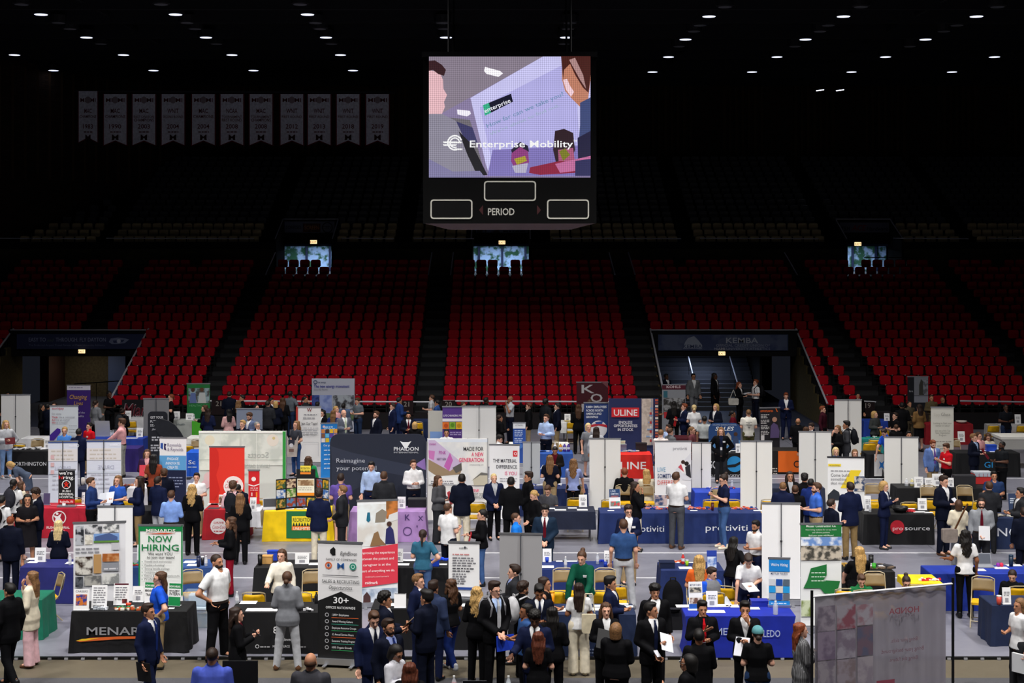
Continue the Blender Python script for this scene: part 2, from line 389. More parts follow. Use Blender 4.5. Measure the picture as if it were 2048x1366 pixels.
ad_sign('dark blue airport sign over the left portal', 34, 290, 668, 698, 64.44, '#2b3358', [('t', 'EASY TO', 58, 683, 8, '#9aa0c0', 'm', 34), ('t', 'and', 95, 683, 6, '#5d6a5a', 'i', 13), ('t', 'THROUGH. FLY DAYTON', 112, 683, 8, '#9aa0c0', 'm', 100),
  ('t', 'The Preferred Airport Travel Partner of Miami University Athletics', 58, 692, 4, '#6f7698', '', 152), ('p', [(218, 684), (222, 677), (236, 675), (252, 677), (259, 679), (250, 686), (236, 688), (224, 688)], '#8088a8'), ('p', [(226, 681), (250, 679), (246, 684), (228, 686)], '#39416a'), ('o', 238, 682, 4, '#b8bcd0')])
ad_sign('blue credit union sign over the right portal', 1316, 1576, 669, 701, 64.44, '#3a4566', [('ph', 1318, 670, 1574, 700, '#38446a', '#56607c', 1.2), ('t', 'KEMBA', 1452, 686, 11, '#aab0bc', 'b', 64), ('t', 'OFFICIAL CREDIT UNION OF', 1432, 693, 5, '#9098ac', '', 108), ('t', 'MIAMI UNIVERSITY ATHLETICS', 1428, 700, 5, '#9098ac', '', 112),
  ('p', [(1366, 697), (1370, 684), (1376, 676), (1388, 672), (1396, 680), (1404, 690), (1404, 697)], '#98a0b2'), ('t', 'KEMBA', 1366, 696, 7, '#39466a', 'b', 38)])
# ---- concourse and upper deck
UP = [(-11.6, -8.8, 'left'), (-2.0, .9, 'middle'), (16.4, 19.15, 'right')]
UPC = [(a, b) for a, b, _ in UP]
struct('floor_concourse', MB().box(-32, 34, 72.2, 86, 5.4, 5.62), mat('#26262c', .6))
for a, b in split(-32, 34, UPC): struct('wall_concourse', MB().box(a, b, 73.5, 73.7, 5.6, 7.2), mat('#4a4431', .95, 'speck', scale=9))
UD0, UZ0, UN = 74.0, 6.75, 15
UAIS = [-20.1, -12.05, -5.35, 1.45, 8.6, 15.85, 22.5]
deck = MB()
for r in range(UN):
 D = UD0+TR*r; xl = -24.4+r*.47
 for a, b in split(xl-1.2, 34, UPC if r < 3 else []): deck.box(a, b, D-.42, D+.36 if r < UN-1 else 86.4, UZ0+RI*r-.35, UZ0+RI*r)
deck = struct('upper_terrace', deck, mat('#0f0f12', .9))
for a, b in split(-26, 34, UPC): struct('wall_upper_front', MB().box(a, b, 73.45, 73.58, 6.9, 7.25), mat('#0d0d10', .9))
utan, udark, uall = [], MB(), []
for r in range(UN):
 D = UD0+TR*r; xl = -24.3+r*.47; ed = [xl]+[a for a in UAIS]+[30]
 for i in range(len(ed)-1):
  a = ed[i]+(.42 if i else 0); b = ed[i+1]-.42
  for p, q in split(a, b, [(c-.25, d+.15) for c, d in UPC] if r < 3 else []):
   n = int((q-p)/SP)
   for k in range(n):
    x = p+SP/2+k*(q-p-SP)/max(n-1, 1)
    if abs(x/D*F) > 1035: continue
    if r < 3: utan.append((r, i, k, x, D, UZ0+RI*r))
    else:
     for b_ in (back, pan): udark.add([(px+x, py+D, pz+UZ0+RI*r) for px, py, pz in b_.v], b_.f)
BN = ['leftmost', 'second', 'third', 'fourth', 'fifth', 'sixth', 'seventh', 'rightmost']
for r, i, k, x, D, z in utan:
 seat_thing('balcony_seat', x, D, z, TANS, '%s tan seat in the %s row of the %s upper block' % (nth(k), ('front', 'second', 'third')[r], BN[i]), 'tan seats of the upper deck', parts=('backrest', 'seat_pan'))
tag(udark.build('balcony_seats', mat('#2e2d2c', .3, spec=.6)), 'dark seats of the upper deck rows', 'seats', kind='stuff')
for k, a in enumerate(UAIS):
 if k in (1, 5): continue
 for r in range(UN-1):
  o = obj('aisle_step', MB().box(-.38, .38, -.4, 0, 0, .162).mesh('aisle_step'), mat('#232428', .8), deck, (a, UD0+TR*(r+.5)-.03, UZ0+RI*r))
for xa, xb, t_ in ((-20, 170, 'far left'), (212, 508, 'left'), (683, 788, 'centre-left'), (827, 948, 'left of the middle portal'), (1105, 1362, 'right of the scoreboard'), (1400, 1637, 'left of the hardware sign'), (1786, 1937, 'right of the hardware sign'), (1978, 2070, 'far right')):
 rail([P(xa, 476.5, 73.5), P(xb, 477.5, 73.5)], 'thin white upper deck rail, '+t_+' stretch', .028, True, 7.0, .8)
for nm, x, y in (('132', 162, 480), ('131', 221, 480), ('131', 497, 480), ('130', 776, 481), ('129', 838, 481), ('128', 1114, 481), ('128', 1355, 481), ('127', 1410, 481), ('126', 1650, 481), ('124', 1925, 482)):
 pass
UD = {'left': (567, 677, 440), 'middle': (950, 1058, 446), 'right': (1671, 1781, 443)}
for a, b, nm in UP:
 zt = 8.38; xm = (a+b)/2
 struct('wall_upper_header', MB().box(a, b, 76.05, 76.2, 7.15, zt), mat('#101013', .9))
 for xx in (a, b): struct('wall_upper_cheek', MB().prismx([(73.5, 5.6), (76.2, 5.6), (76.2, zt), (73.5, 7.3)], xx-.05, xx+.05), mat('#17171b', .9))
 rail([(a, 73.5, 7.42), (a, 76, zt+.03), (b, 76, zt+.03), (b, 73.5, 7.42)], 'white rail framing the upper %s portal' % nm, .03, False)
 struct('ceiling_passage', MB().box(a-3, b+3, 76.2, 85.5, 7.22, 7.3), mat('#5a6486', .8))
 struct('trim_beam', MB().box(a-2, b+2, 79, 79.4, 7.02, 7.22), mat('#9aa4c8', .7))
 for xx in (a-2.2, b+2.2): struct('wall_passage', MB().box(xx-.1, xx+.1, 76.2, 85.5, 5.6, 7.3), mat('#5d688c', .8))
 wn = thing('window_%d' % (len([o for o in bpy.data.objects if o.name.startswith('window_')])+1), None, None, (xm, 84.0, 5.62)); wn['kind'] = 'structure'
 MB().box(-3.2, 3.2, .1, .2, 0, 1.5).build('daylight_view', mat('#c8e0ff', .9, 'blotch', scale=2.6, hex2='#3f6a4c', emit=0), wn)
 for k in range(5): MB().box(-2.6+k*1.3-.06, -2.6+k*1.3+.06, -.05, .05, 0, 1.5).build('mullion', mat('#2c3350', .6), wn)
 MB().box(-3, 3, -.05, .05, 1.42, 1.5).build('head_rail', mat('#2c3350', .6), wn)
for i_, (a, b, nm) in enumerate(UP):  # added area lights, standing in for bluish window light in the upper passages
 l = bpy.data.lights.new('passage_fill', 'AREA'); l.energy = 130; l.color = (.62, .78, 1); l.shape = 'RECTANGLE'; l.size = 3.5; l.size_y = .3
 o = bpy.data.objects.new('passage_fill', l); COL.objects.link(o); o.location = ((a+b)/2, 82.2, 7.15)
for x_, y_, e_, c_ in ((-19.5, 68.5, 26, (1, .85, .6)), (8.4, 62.5, 42, (.6, .72, 1))):  # added fill lights that brighten the lower portal interiors, no fixtures there
 l = bpy.data.lights.new('passage_fill', 'AREA'); l.energy = e_; l.color = c_; l.size = 1.2
 o = bpy.data.objects.new('passage_fill', l); COL.objects.link(o); o.location = (x_, y_ if y_ > 65 else 66.2, 2.3)
ad_sign('pale sponsor sign on the upper left portal', 569, 669, 443, 467, 75.95, '#6a7088', [('t', 'SORRISO.', 572, 458, 7, '#20242e', 'b', 32), ('ph', 606, 447, 641, 464, '#2c1410', '#5a3024', 8), ('t', 'SCREEN', 609, 459, 8, '#b07a50', 'b', 29), ('g', 655, 455, 11, .2, '#22262f'), ('t', 'CITY', 645, 458, 6, '#22262f', 'b', 20)])
ad_sign('grey sponsor sign on the upper middle portal, below the scoreboard', 952, 1056, 449, 468, 75.95, '#5a647e', [('ph', 954, 450, 1000, 467, '#3a3338', '#5a6a8a', 4), ('l', 1006, 458, 1050, 2, 6, '#232a3c', 3)])
ad_sign('pale hardware store sign on the upper right portal', 1680, 1778, 445, 470, 75.95, '#5d6076', [('t', 'T&H', 1682, 461, 8, '#14161e', 'b', 17), ('t', 'ACE', 1703, 461, 11, '#8c1420', 'bi', 29), ('t', 'Hardware', 1733, 461, 7, '#14161e', 'bi', 43), ('t', 'COMMUNITY CORNER', 1700, 468, 4, '#3a3d4c', '', 60)])
struct('railing_concourse', MB().path([P(1728, 515, 73.2), P(1818, 515, 73.2)], .025), DARK)
# ---- walls, ceiling
BR = mat('#3a2c22', .95, 'brick')
wb = struct('wall_back', MB().box(-18, 36, 86.4, 86.8, 5, 17), BR)
rib = MB().box(-.07, .07, -.16, 0, 0, 5.6).mesh('wall_rib'); rib.materials.append(mat('#40301f', .95))
k = 0
for gx in np.arange(-16.5, 31, 4.1):
 for j in range(7): obj('wall_rib', rib, None, wb, (gx+j*.36, 86.4, 10.9))
wl = struct('wall_left', MB().prism([(0, 0), (.1, 0), (.1, 0), (0, 0)], 0, 0) if False else MB().add([(-34, 58, 5.5), (-18, 86.6, 5.5), (-18, 86.6, 17), (-34, 58, 17), (-34.4, 58.2, 5.5), (-18.4, 86.8, 5.5), (-18.4, 86.8, 17), (-34.4, 58.2, 17)], [(0, 1, 2, 3), (7, 6, 5, 4), (3, 2, 6, 7), (0, 4, 5, 1)]), BR)
for j in range(30):
 t = .18+.72*j/29; o = obj('wall_rib', rib, None, wl, (-34+16*t, 58+28.6*t, 10.4)); o.rotation_euler = (0, 0, R(-60))
CZ = 16.5
ce = struct('ceiling', MB().box(-36, 36, 20, 88, CZ, CZ+.2), mat('#0b0b0f', .9))
for D in (52, 56, 59.5, 64, 68, 71.5, 76, 79.5, 83.5): MB().box(-36, 36, D-.12, D+.12, CZ-.55, CZ).build('ceiling_beam', mat('#15151a', .8), ce)
for x in (-24, -16, -8, 8, 16, 24): MB().box(x-.06, x+.06, 40, 86, CZ-.3, CZ-.15).build('ceiling_pipe', mat('#17171c', .8), ce)
hous = MB().lathe([(.26, 0), (.34, .04), (.36, .3), (.2, .42)], 14).mesh('housing'); hous.materials.append(mat('#1a1a1e', .6))
glow = MB().lathe([(.25, -.012), (.26, .02)], 14).mesh('diffuser'); glow.materials.append(mat('#dfe6ff', .4, emit=1.5))
dull = MB().lathe([(.25, -.012), (.26, .02)], 14).mesh('diffuser'); dull.materials.append(mat('#6a6a72', .3, emit=.02))  # unlit disc, with a faint glow put into its material
def clight(px, py, lit, label):
 D = F*(CZ-.55-HC)/(HY-py)
 o = thing('ceiling_light', label, 'ceiling light', (Xp(px, D), D, CZ-.55), 0, 'round ceiling lights'); obj('housing', hous, None, o); obj('diffuser', glow if lit else dull, None, o)
for yy, xs, rn in ((29, [82, 351, 615, 1150, 1418, 1687, 1953], 'top'), (75, [173, 412, 652, 892, 1132, 1371, 1611, 1851], 'second'), (110, [29, 247, 464, 681, 898, 1337, 1554, 1771, 1989], 'third'), (141, [107, 307, 507, 706, 1305, 1504, 1703, 1904], 'lowest')):
 for i, x in enumerate(xs):
  if yy == 29 and x == 1150: continue
  clight(x, yy+(4 if x > 1200 else 0)*(yy < 140)+(3 if x > 1200 and yy > 140 else 0), True, '%s lit ceiling light from the left in the %s row' % (nth(i), rn))
for yy, xs, rn in ((9, [43, 322, 600, 1450, 1722, 1995], 'top'), (46, [117, 374, 631, 885, 1140, 1400, 1657, 1914], 'second'), (58, [140, 390, 640, 888, 1136, 1388, 1640, 1888], 'third'), (88, [202, 433, 663, 1128, 1358, 1590, 1820], 'lowest')):
 for i, x in enumerate(xs): clight(x, yy+(5 if x > 1200 else 0), False, '%s unlit ceiling light from the left in the %s unlit row' % (nth(i), rn))
for i, (x, y) in enumerate(LAMPS):     # the lamps that light the floor hang above the frame
 o = thing('ceiling_light', 'bright floor lamp %s of the %s row over the booths' % (nth(i % 4), ('nearest', 'near', 'middle', 'far')[i//4]), 'ceiling light', (x, y, 15.95), 0, 'floor lamps above the booths'); obj('housing', hous, None, o); obj('diffuser', glow, None, o)
for i_, (px, py) in enumerate(((1640, 180), (1680, 180))):
 D = 80; o = thing('ceiling_light', '%s of the two slim tilted lamps before the far wall' % ('left', 'right')[i_], 'ceiling light', P(px, py, D)); o.rotation_euler = (0, R(-8), 0)
 MB().box(-.2, .2, -.05, .05, -.03, .0).build('diffuser', mat('#dfe6ff', .4, emit=6), o); MB().box(-.24, .24, -.08, .08, 0, .07).build('housing', DARK, o)
# ---- championship banners
CH = [(176, 'MAC', 'CHAMPIONS', '', '1983'), (230.4, 'MAC', 'CHAMPIONS', '', '1990'), (287.8, 'MAC', 'EAST DIVISION', 'CHAMPIONS', '2003'), (346, 'WNIT', 'SECOND ROUND', '', '2004'), (406.7, 'MAC', 'CHAMPIONS', '', '2004'),
      (463.8, 'NCAA', 'TOURNAMENT', 'FIRST ROUND', '2008'), (522, 'MAC', 'TOURNAMENT', 'CHAMPIONS', '2008'), (583.7, 'WNIT', 'FIRST ROUND', '', '2012'), (638.4, 'WNIT', 'FIRST ROUND', '', '2013'), (696.2, 'WNIT', 'FIRST ROUND', '', '2018'), (755, 'WNIT', 'FIRST ROUND', '', '2019')]
BD = 72.0; s = BD/F
for i, (cx, a, b, c, yr) in enumerate(CH):
 y0 = 187 if i else 181; o = thing('championship_banner', '%s hanging white pennant from the left, with red letters and the year %s' % (nth(i, 11), yr), 'banner', P(cx, y0, BD))
 hw = 22.5*s if i else 18.5*s; q = 103*s; Wc = mat('#d2d2dc', .8, 'cloth'); Rd = mat('#6a0c1c', .8)
 MB().prism([(-hw*1.1, 0), (hw*1.1, 0), (hw*1.1, -q-.06), (0, -q+.16), (-hw*1.1, -q-.06)], .012, .03).build('border', Rd, o)
 f_ = MB().prism([(-hw, -.03), (hw, -.03), (hw, -q), (0, -q+.22), (-hw, -q)], 0, .01).build('cloth', Wc, o)
 MB().tube((-hw*1.1, .03, 0), (hw*1.1, .03, 0), .03).build('hanging_rod', DARK, o)
 fn = lambda px, py: ((px-cx)*s, -(py-y0)*s); k = hw/(22.5*s); R_ = '#5a0c18'
 it = [('t', 'MIAMI', cx, 204, 8, R_, 'cb', 37*k), ('o', cx, 200, 6, '#8f7f84', 7), ('t', a, cx, 226, 9, R_, 'cb', 18*k if len(a) < 4 else 22*k), ('t', b, cx, 236, 6 if len(b) < 10 else 5, R_, 'cb', 40*k)]
 if c: it.append(('t', c, cx, 243, 6, R_, 'cb', 40*k))
 it += [('t', yr, cx, 257, 9, R_, 'cb', 24*k), ('l', cx-10*k, 265, cx+11*k, 1, 3, R_, 2), ('t', 'M', cx, 280, 11, '#3c0812', 'cb', 13*k), ('r', cx-7*k, 278.5, cx-2*k, 280.2, '#3c0812'), ('r', cx+2*k, 278.5, cx+7*k, 280.2, '#3c0812')]
 gfx(f_, fn, it, 0)
struct('trim_pipe', MB().tube(P(150, 182, BD+.1), P(790, 185, BD+.1), .05), mat('#24242a', .6))
# ---- scoreboard
SD = 34.0; s = SD/F
sb = thing('scoreboard', 'big hanging four-sided video scoreboard in the middle of the arena', 'scoreboard', P(1019.5, 447, SD))
fs = lambda px, py: ((px-1019.5)*s, (447-py)*s)
x0, zt = fs(846, 108); x1, _ = fs(1193, 447)
MB().box(x0, x1, .02, x1-x0, 0, zt).build('cabinet', mat('#060607', .7, spec=.1), sb)
cb = MB().add([(x0+.05, .05, 0), (x1-.05, .05, 0), (x1-.05, x1-x0-.05, 0), (x0+.05, x1-x0-.05, 0), (x0+.5, .6, -.12), (x1-.5, .6, -.12), (x1-.5, x1-x0-.6, -.12), (x0+.5, x1-x0-.6, -.12)], [(0, 1, 5, 4), (1, 2, 6, 5), (2, 3, 7, 6), (3, 0, 4, 7), (4, 5, 6, 7)]).build('underside', mat('#5d4a4c', .8), sb)
MB().box(x0-.02, x1+.02, -.02, .02, zt-.06, zt+.05).build('top_trim', mat('#18181c', .5), sb)
for xx in (-1.4, 1.4):
 for yy in (.4, 3.2): MB().tube((xx, yy, zt), (xx, yy, CZ-Zp(447, SD)), .03).build('hanging_cable', DARK, sb)
sx0, sz1 = fs(858, 113); sx1, sz0 = fs(1181, 355)
scr = MB().add([(sx0, 0, sz0), (sx1, 0, sz0), (sx1, 0, sz1), (sx0, 0, sz1)], [(0, 1, 2, 3)]).build('video_screen', mat('#8d80a6', .5, 'led', emit=1.0), sb)
def L(h, e=1.05): return mat(h, .5, 'led', emit=e)
def spoly(pts, m, i, name='screen_image'):
 q = [fs(a, b) for a, b in pts]; MB().add([(a, -.004-.002*i, b) for a, b in q], [tuple(range(len(q)))]).build(name, m, scr)
def clipx(p): return [(min(1181, max(858, a)), min(355, max(113, b))) for a, b in p]
SH = [([(858, 113), (1086, 113), (860, 240)], '#8a7f8e'), ([(858, 230), (940, 240), (965, 330), (858, 330)], '#6f6a72'), ([(905, 240), (945, 255), (955, 285), (915, 285)], '#3c3a66'),
      ([(941, 196), (1086, 113), (1181, 113), (1181, 352), (980, 352), (972, 330)], '#c9c6f2'), ([(960, 215), (1125, 130), (1150, 150), (1160, 300), (985, 330)], '#b4b0e6'), ([(985, 300), (1181, 290), (1181, 352), (975, 352)], '#7f74b8'),
      ([(970, 134), (1000, 142), (1006, 147), (997, 154), (973, 148), (968, 142)], '#fdf9ff'), ([(914, 219), (940, 222), (942, 228), (934, 233), (915, 229)], '#f3eefc'),
      ([(858, 140), (880, 146), (886, 160), (887, 178), (894, 190), (891, 198), (888, 204), (890, 214), (884, 228), (858, 228)], '#e6b9c0'), ([(858, 122), (870, 121), (884, 130), (892, 140), (888, 152), (876, 148), (866, 140), (858, 142)], '#3a2226'),
      ([(858, 228), (884, 228), (912, 242), (925, 270), (945, 310), (962, 340), (930, 350), (880, 340), (858, 318)], '#8c8899'), ([(917, 262), (945, 290), (975, 350), (955, 352), (935, 310)], '#15131c'), ([(858, 320), (880, 350), (862, 352), (858, 340)], '#1a1824'), ([(858, 318), (905, 343), (960, 342), (970, 355), (858, 355)], '#7f7aa2'),
      ([(1124, 116), (1150, 113), (1181, 113), (1181, 160), (1176, 200), (1160, 214), (1142, 196), (1130, 182), (1124, 160)], '#c08068'), ([(1122, 113), (1181, 113), (1181, 150), (1177, 186), (1166, 176), (1150, 150), (1140, 128), (1128, 140), (1126, 160)], '#4a2420'), ([(1138, 120), (1150, 116), (1166, 150), (1172, 178), (1160, 160)], '#b08a88'), ([(1126, 160), (1134, 158), (1140, 172), (1148, 184), (1142, 194), (1132, 180)], '#f0cdd6'), ([(1160, 206), (1181, 195), (1181, 320), (1156, 300), (1160, 250)], '#3e4a78'), ([(1155, 276), (1181, 262), (1181, 312), (1156, 320)], '#1c1a3c'),
      ([(1110, 262), (1128, 258), (1146, 266), (1150, 300), (1140, 325), (1112, 326), (1106, 300)], '#2a1420'), ([(1116, 300), (1146, 296), (1150, 325), (1140, 345), (1118, 345)], '#a8577a'), ([(1118, 303), (1130, 297), (1140, 310), (1126, 322)], '#7a7a22'),
      ([(1024, 300), (1040, 292), (1056, 300), (1058, 325), (1044, 345), (1030, 340), (1022, 322)], '#8c3a7c'), ([(1022, 300), (1040, 284), (1056, 292), (1058, 304), (1040, 294), (1024, 306)], '#1c1430'), ([(1028, 318), (1050, 312), (1054, 322), (1034, 330)], '#a89a30'), ([(1024, 332), (1056, 326), (1052, 346), (1030, 346)], '#b4b0c8'),
      ([(1060, 335), (1120, 322), (1150, 325), (1150, 346), (1080, 350), (1058, 346)], '#8a1c3c'), ([(1110, 328), (1181, 312), (1181, 338), (1120, 346)], '#c06c9c'), ([(1150, 322), (1181, 318), (1181, 352), (1150, 352)], '#2a2a58')]
for i, (p, c) in enumerate(SH): spoly(clipx(p), L(c), i+1)
def stext(t, x, y, h, m, rot, i, bold=.006, wd=None):
 v, f = text_mesh(t, bold); xs = [p[0] for p in v]; S = h/.72; sx = S if not wd else wd/(max(xs)-min(xs)); c, sn = math.cos(R(rot)), math.sin(R(rot))
 q = [fs(x+p[0]*sx*c-p[1]*S*sn, y-p[0]*sx*sn-p[1]*S*c) for p in v]
 MB().add([(a, -.004-.002*i, b) for a, b in q], f).build('screen_lettering', m, scr)
spoly([(966, 211), (1022, 188), (1026, 204), (970, 232)], L('#14142a'), 34); spoly([(966, 211), (978, 206), (982, 226), (970, 232)], L('#38b088'), 35)
stext('enterprise', 970, 227, 9, L('#f4f4ff'), 23, 36, .008, 56); stext('How far can we take you?', 974, 257, 9, L('#6f90b4'), 23, 37, .004, 166); stext("We're about to find out.", 981, 272, 7, L('#9fb2c8'), 23, 38, .002, 150)
stext('Enterprise Mobility', 938, 295, 14, L('#ffffff', 1.0), 0, 39, .009, 206); stext('TM', 1146, 284, 4, L('#ffffff', 1), 0, 39, .004, 7)
def arc(cx, cy, r, a0, a1, w_, i, sx=1.0):
 n = 18; pts = [(cx+sx*(r+w_/2)*math.cos(R(a0+(a1-a0)*k/n)), cy-(r+w_/2)*math.sin(R(a0+(a1-a0)*k/n))) for k in range(n+1)]
 pts += [(cx+sx*(r-w_/2)*math.cos(R(a0+(a1-a0)*k/n)), cy-(r-w_/2)*math.sin(R(a0+(a1-a0)*k/n))) for k in range(n, -1, -1)]
 spoly(pts, L('#ffffff', 1), i, 'screen_emblem')
WHT = L('#ffffff', 1)
for k, yy in enumerate((283.5, 289)): spoly([(886, yy), (914, yy), (912, yy+3.2), (888, yy+3.2)], WHT, 40, 'screen_emblem')
arc(910, 286, 14, 20, 292, 3, 41, 1.0); arc(910, 286, 9.5, 0, 290, 2.6, 42); spoly([(896, 284), (924, 284), (924, 287), (896, 287)], WHT, 43, 'screen_emblem'); spoly([(910, 297.5), (925, 297.5), (925, 300.5), (910, 300.5)], WHT, 43, 'screen_emblem')
def frame_(x0_, y0_, x1_, y1_, m, name='score_window'):
 a, b = rrect(x0_, x1_, -y1_, -y0_, 6, 6, 3), rrect(x0_+2.6, x1_-2.6, -y1_+2.6, -y0_-2.6, 4, 4, 3); n = len(a)
 A = [fs(p, -q) for p, q in a]; B = [fs(p, -q) for p, q in b]
 o = MB().add([(p, -.03, q) for p, q in A]+[(p, -.03, q) for p, q in B]+[(p, .02, q) for p, q in A], [(i, (i+1) % n, (i+1) % n+n, i+n) for i in range(n)]+[(i, i+2*n, (i+1) % n+2*n, (i+1) % n) for i in range(n)]).build(name, m, sb)
 MB().add([(p, -.005, q) for p, q in B], [tuple(range(n))]).build('dark_display', mat('#050506', .25, spec=.6), o)
WF = mat('#d8d6cc', .5)
frame_(968, 362, 1072, 402, WF); frame_(861, 399, 945, 438, WF); frame_(1094, 399, 1178, 438, WF)
gfx(sb, fs, [('t', 'PERIOD', 976, 430, 14, '#cfcdc6', 'b', 53), ('p', [(966, 410), (966, 430), (958, 420)], '#3c0e14'), ('p', [(1074, 410), (1074, 430), (1082, 420)], '#3c0e14')], .02)
# ================================================================ people: distance-field bodies
def surfnet(d, org, h):
 ins = d < 0
 c = [ins[i:i+d.shape[0]-1, j:j+d.shape[1]-1, k:k+d.shape[2]-1] for i in (0, 1) for j in (0, 1) for k in (0, 1)]
 sm = sum(x.astype(np.int8) for x in c); act = (sm > 0) & (sm < 8)
 idx = np.argwhere(act); n = len(idx)
 if n == 0: return np.zeros((0, 3)), []
 off = np.array([(i, j, k) for i in (0, 1) for j in (0, 1) for k in (0, 1)])
 val = np.stack([d[idx[:, 0]+o[0], idx[:, 1]+o[1], idx[:, 2]+o[2]] for o in off], 1)
 acc = np.zeros((n, 3)); ct = np.zeros(n)
 for a in range(8):
  for b in range(a+1, 8):
   if np.abs(off[a]-off[b]).sum() != 1: continue
   va, vb = val[:, a], val[:, b]; x = (va < 0) != (vb < 0)
   t = np.where(x, va/np.where(x, va-vb, 1), 0)
   acc += np.where(x[:, None], off[a]+t[:, None]*(off[b]-off[a]), 0); ct += x
 V = (idx+acc/ct[:, None])*h+np.array(org)
 gid = -np.ones(act.shape, np.int64); gid[act] = np.arange(n)
 quads = []
 for ax in range(3):
  sl0 = [slice(None)]*3; sl1 = [slice(None)]*3; sl0[ax] = slice(0, -1); sl1[ax] = slice(1, None)
  ch = ins[tuple(sl0)] != ins[tuple(sl1)]
  e = np.argwhere(ch); o1, o2 = [(1, 2), (2, 0), (0, 1)][ax]
  ok = (e[:, o1] > 0) & (e[:, o2] > 0) & (e[:, o1] < act.shape[o1]) & (e[:, o2] < act.shape[o2]); e = e[ok]
  if len(e) == 0: continue
  def g(da, db):
   q = e.copy(); q[:, o1] -= da; q[:, o2] -= db; return gid[q[:, 0], q[:, 1], q[:, 2]]
  q = np.stack([g(1, 1), g(0, 1), g(0, 0), g(1, 0)], 1)
  fl_ = ~ins[e[:, 0], e[:, 1], e[:, 2]]; q[fl_] = q[fl_][:, ::-1]
  quads.append(q)
 return V, np.concatenate(quads)
class Grid:
 def __init__(s, lo, hi, h):
  s.h = h; s.lo = np.array(lo, float); n = np.ceil((np.array(hi)-s.lo)/h).astype(int)+2
  ax = [s.lo[i]+h*np.arange(n[i]) for i in range(3)]
  s.X, s.Y, s.Z = np.meshgrid(*[a.astype(np.float32) for a in ax], indexing='ij')
 def cap(s, a, b, r1, r2=None, fl=1.0):
  r2 = r1 if r2 is None else r2; a = np.array(a, float); b = np.array(b, float); ba = b-a; L2 = max(float(ba@ba), 1e-9)
  px, py, pz = s.X-a[0], s.Y-a[1], s.Z-a[2]
  t = np.clip((px*ba[0]+py*ba[1]+pz*ba[2])/L2, 0, 1)
  return np.sqrt((px-t*ba[0])**2+((py-t*ba[1])*fl)**2+(pz-t*ba[2])**2)-(r1+(r2-r1)*t)
 def ell(s, c, r):
  q = np.sqrt(((s.X-c[0])/r[0])**2+((s.Y-c[1])/r[1])**2+((s.Z-c[2])/r[2])**2)
  return (q-1)*min(r)
 def mesh(s, d): return surfnet(d, s.lo, s.h)
def smin(a, b, k=.03):
 h = np.clip(.5+.5*(b-a)/k, 0, 1); return b+(a-b)*h-k*h*(1-h)
def union(l, k=.03):
 d = l[0]
 for x in l[1:]: d = smin(d, x, k)
 return d
def to_mesh(name, parts, nslots, smooth=True):
 """parts: list of (verts Nx3, faces, material index or array)"""
 V, Fc, M, n = [], [], [], 0
 for v, f, m in parts:
  if len(v) == 0: continue
  V.append(np.asarray(v, np.float32)); f = np.asarray(f); Fc.append(f+n); M.append(np.full(len(f), m) if np.isscalar(m) else np.asarray(m)); n += len(v)
 V = np.concatenate(V); Fc = np.concatenate(Fc).astype(np.int32); M = np.concatenate(M).astype(np.int32)
 me = bpy.data.meshes.new(name); me.vertices.add(len(V)); me.vertices.foreach_set('co', V.ravel())
 me.loops.add(len(Fc)*4); me.loops.foreach_set('vertex_index', Fc.ravel())
 me.polygons.add(len(Fc)); me.polygons.foreach_set('loop_start', np.arange(len(Fc), dtype=np.int32)*4)
 me.polygons.foreach_set('material_index', M); me.polygons.foreach_set('use_smooth', np.full(len(Fc), smooth))
 for _ in range(nslots): me.materials.append(None)
 me.update(calc_edges=True); me.validate(); return me
def rotx(a): c, s_ = math.cos(a), math.sin(a); return np.array([[1, 0, 0], [0, c, -s_], [0, s_, c]])
def rotz(a): c, s_ = math.cos(a), math.sin(a); return np.array([[c, -s_, 0], [s_, c, 0], [0, 0, 1]])
# ---- head (origin at the top of the neck, face to -y)
def make_head(h=.0085):
 g = Grid((-.12, -.15, -.07), (.12, .13, .24), h)
 d = union([g.ell((0, .012, .125), (.076, .096, .092)), g.ell((0, -.028, .065), (.058, .07, .08)), g.cap((0, -.072, .0), (0, -.06, .02), .026)], .035)
 d = smin(d, g.cap((0, .012, -.09), (0, .014, .02), .056), .03)
 for s_ in (-1, 1):
  d = np.maximum(d, -g.ell((s_*.031, -.1, .094), (.019, .016, .011)))      # eye sockets
  d = smin(d, g.ell((s_*.031, -.078, .093), (.015, .012, .011)), .004)
  d = smin(d, g.ell((s_*.077, .012, .085), (.010, .02, .032)), .006)       # ears
  d = smin(d, g.cap((s_*.015, -.088, .115), (s_*.045, -.08, .114), .008), .012)
 d = smin(d, g.cap((0, -.09, .098), (0, -.108, .062), .009, .014), .012)      # nose
 d = smin(d, g.cap((-.018, -.088, .032), (.018, -.088, .032), .009), .008)    # lips
 v, f = g.mesh(d); c = v[f].mean(1); m = np.zeros(len(f), int); fr = c[:, 1] < -.055
 ax = np.abs(c[:, 0])
 m[fr & (((ax-.031)/.015)**2+((c[:, 2]-.094)/.0075)**2 < 1)] = 1
 m[fr & ((c[:, 0]/.024)**2+((c[:, 2]-.032)/.0085)**2 < 1)] = 2
 m[fr & (ax > .014) & (ax < .05) & (np.abs(c[:, 2]-.117) < .0055)] = 3
 return v, f, m
HEAD = make_head()
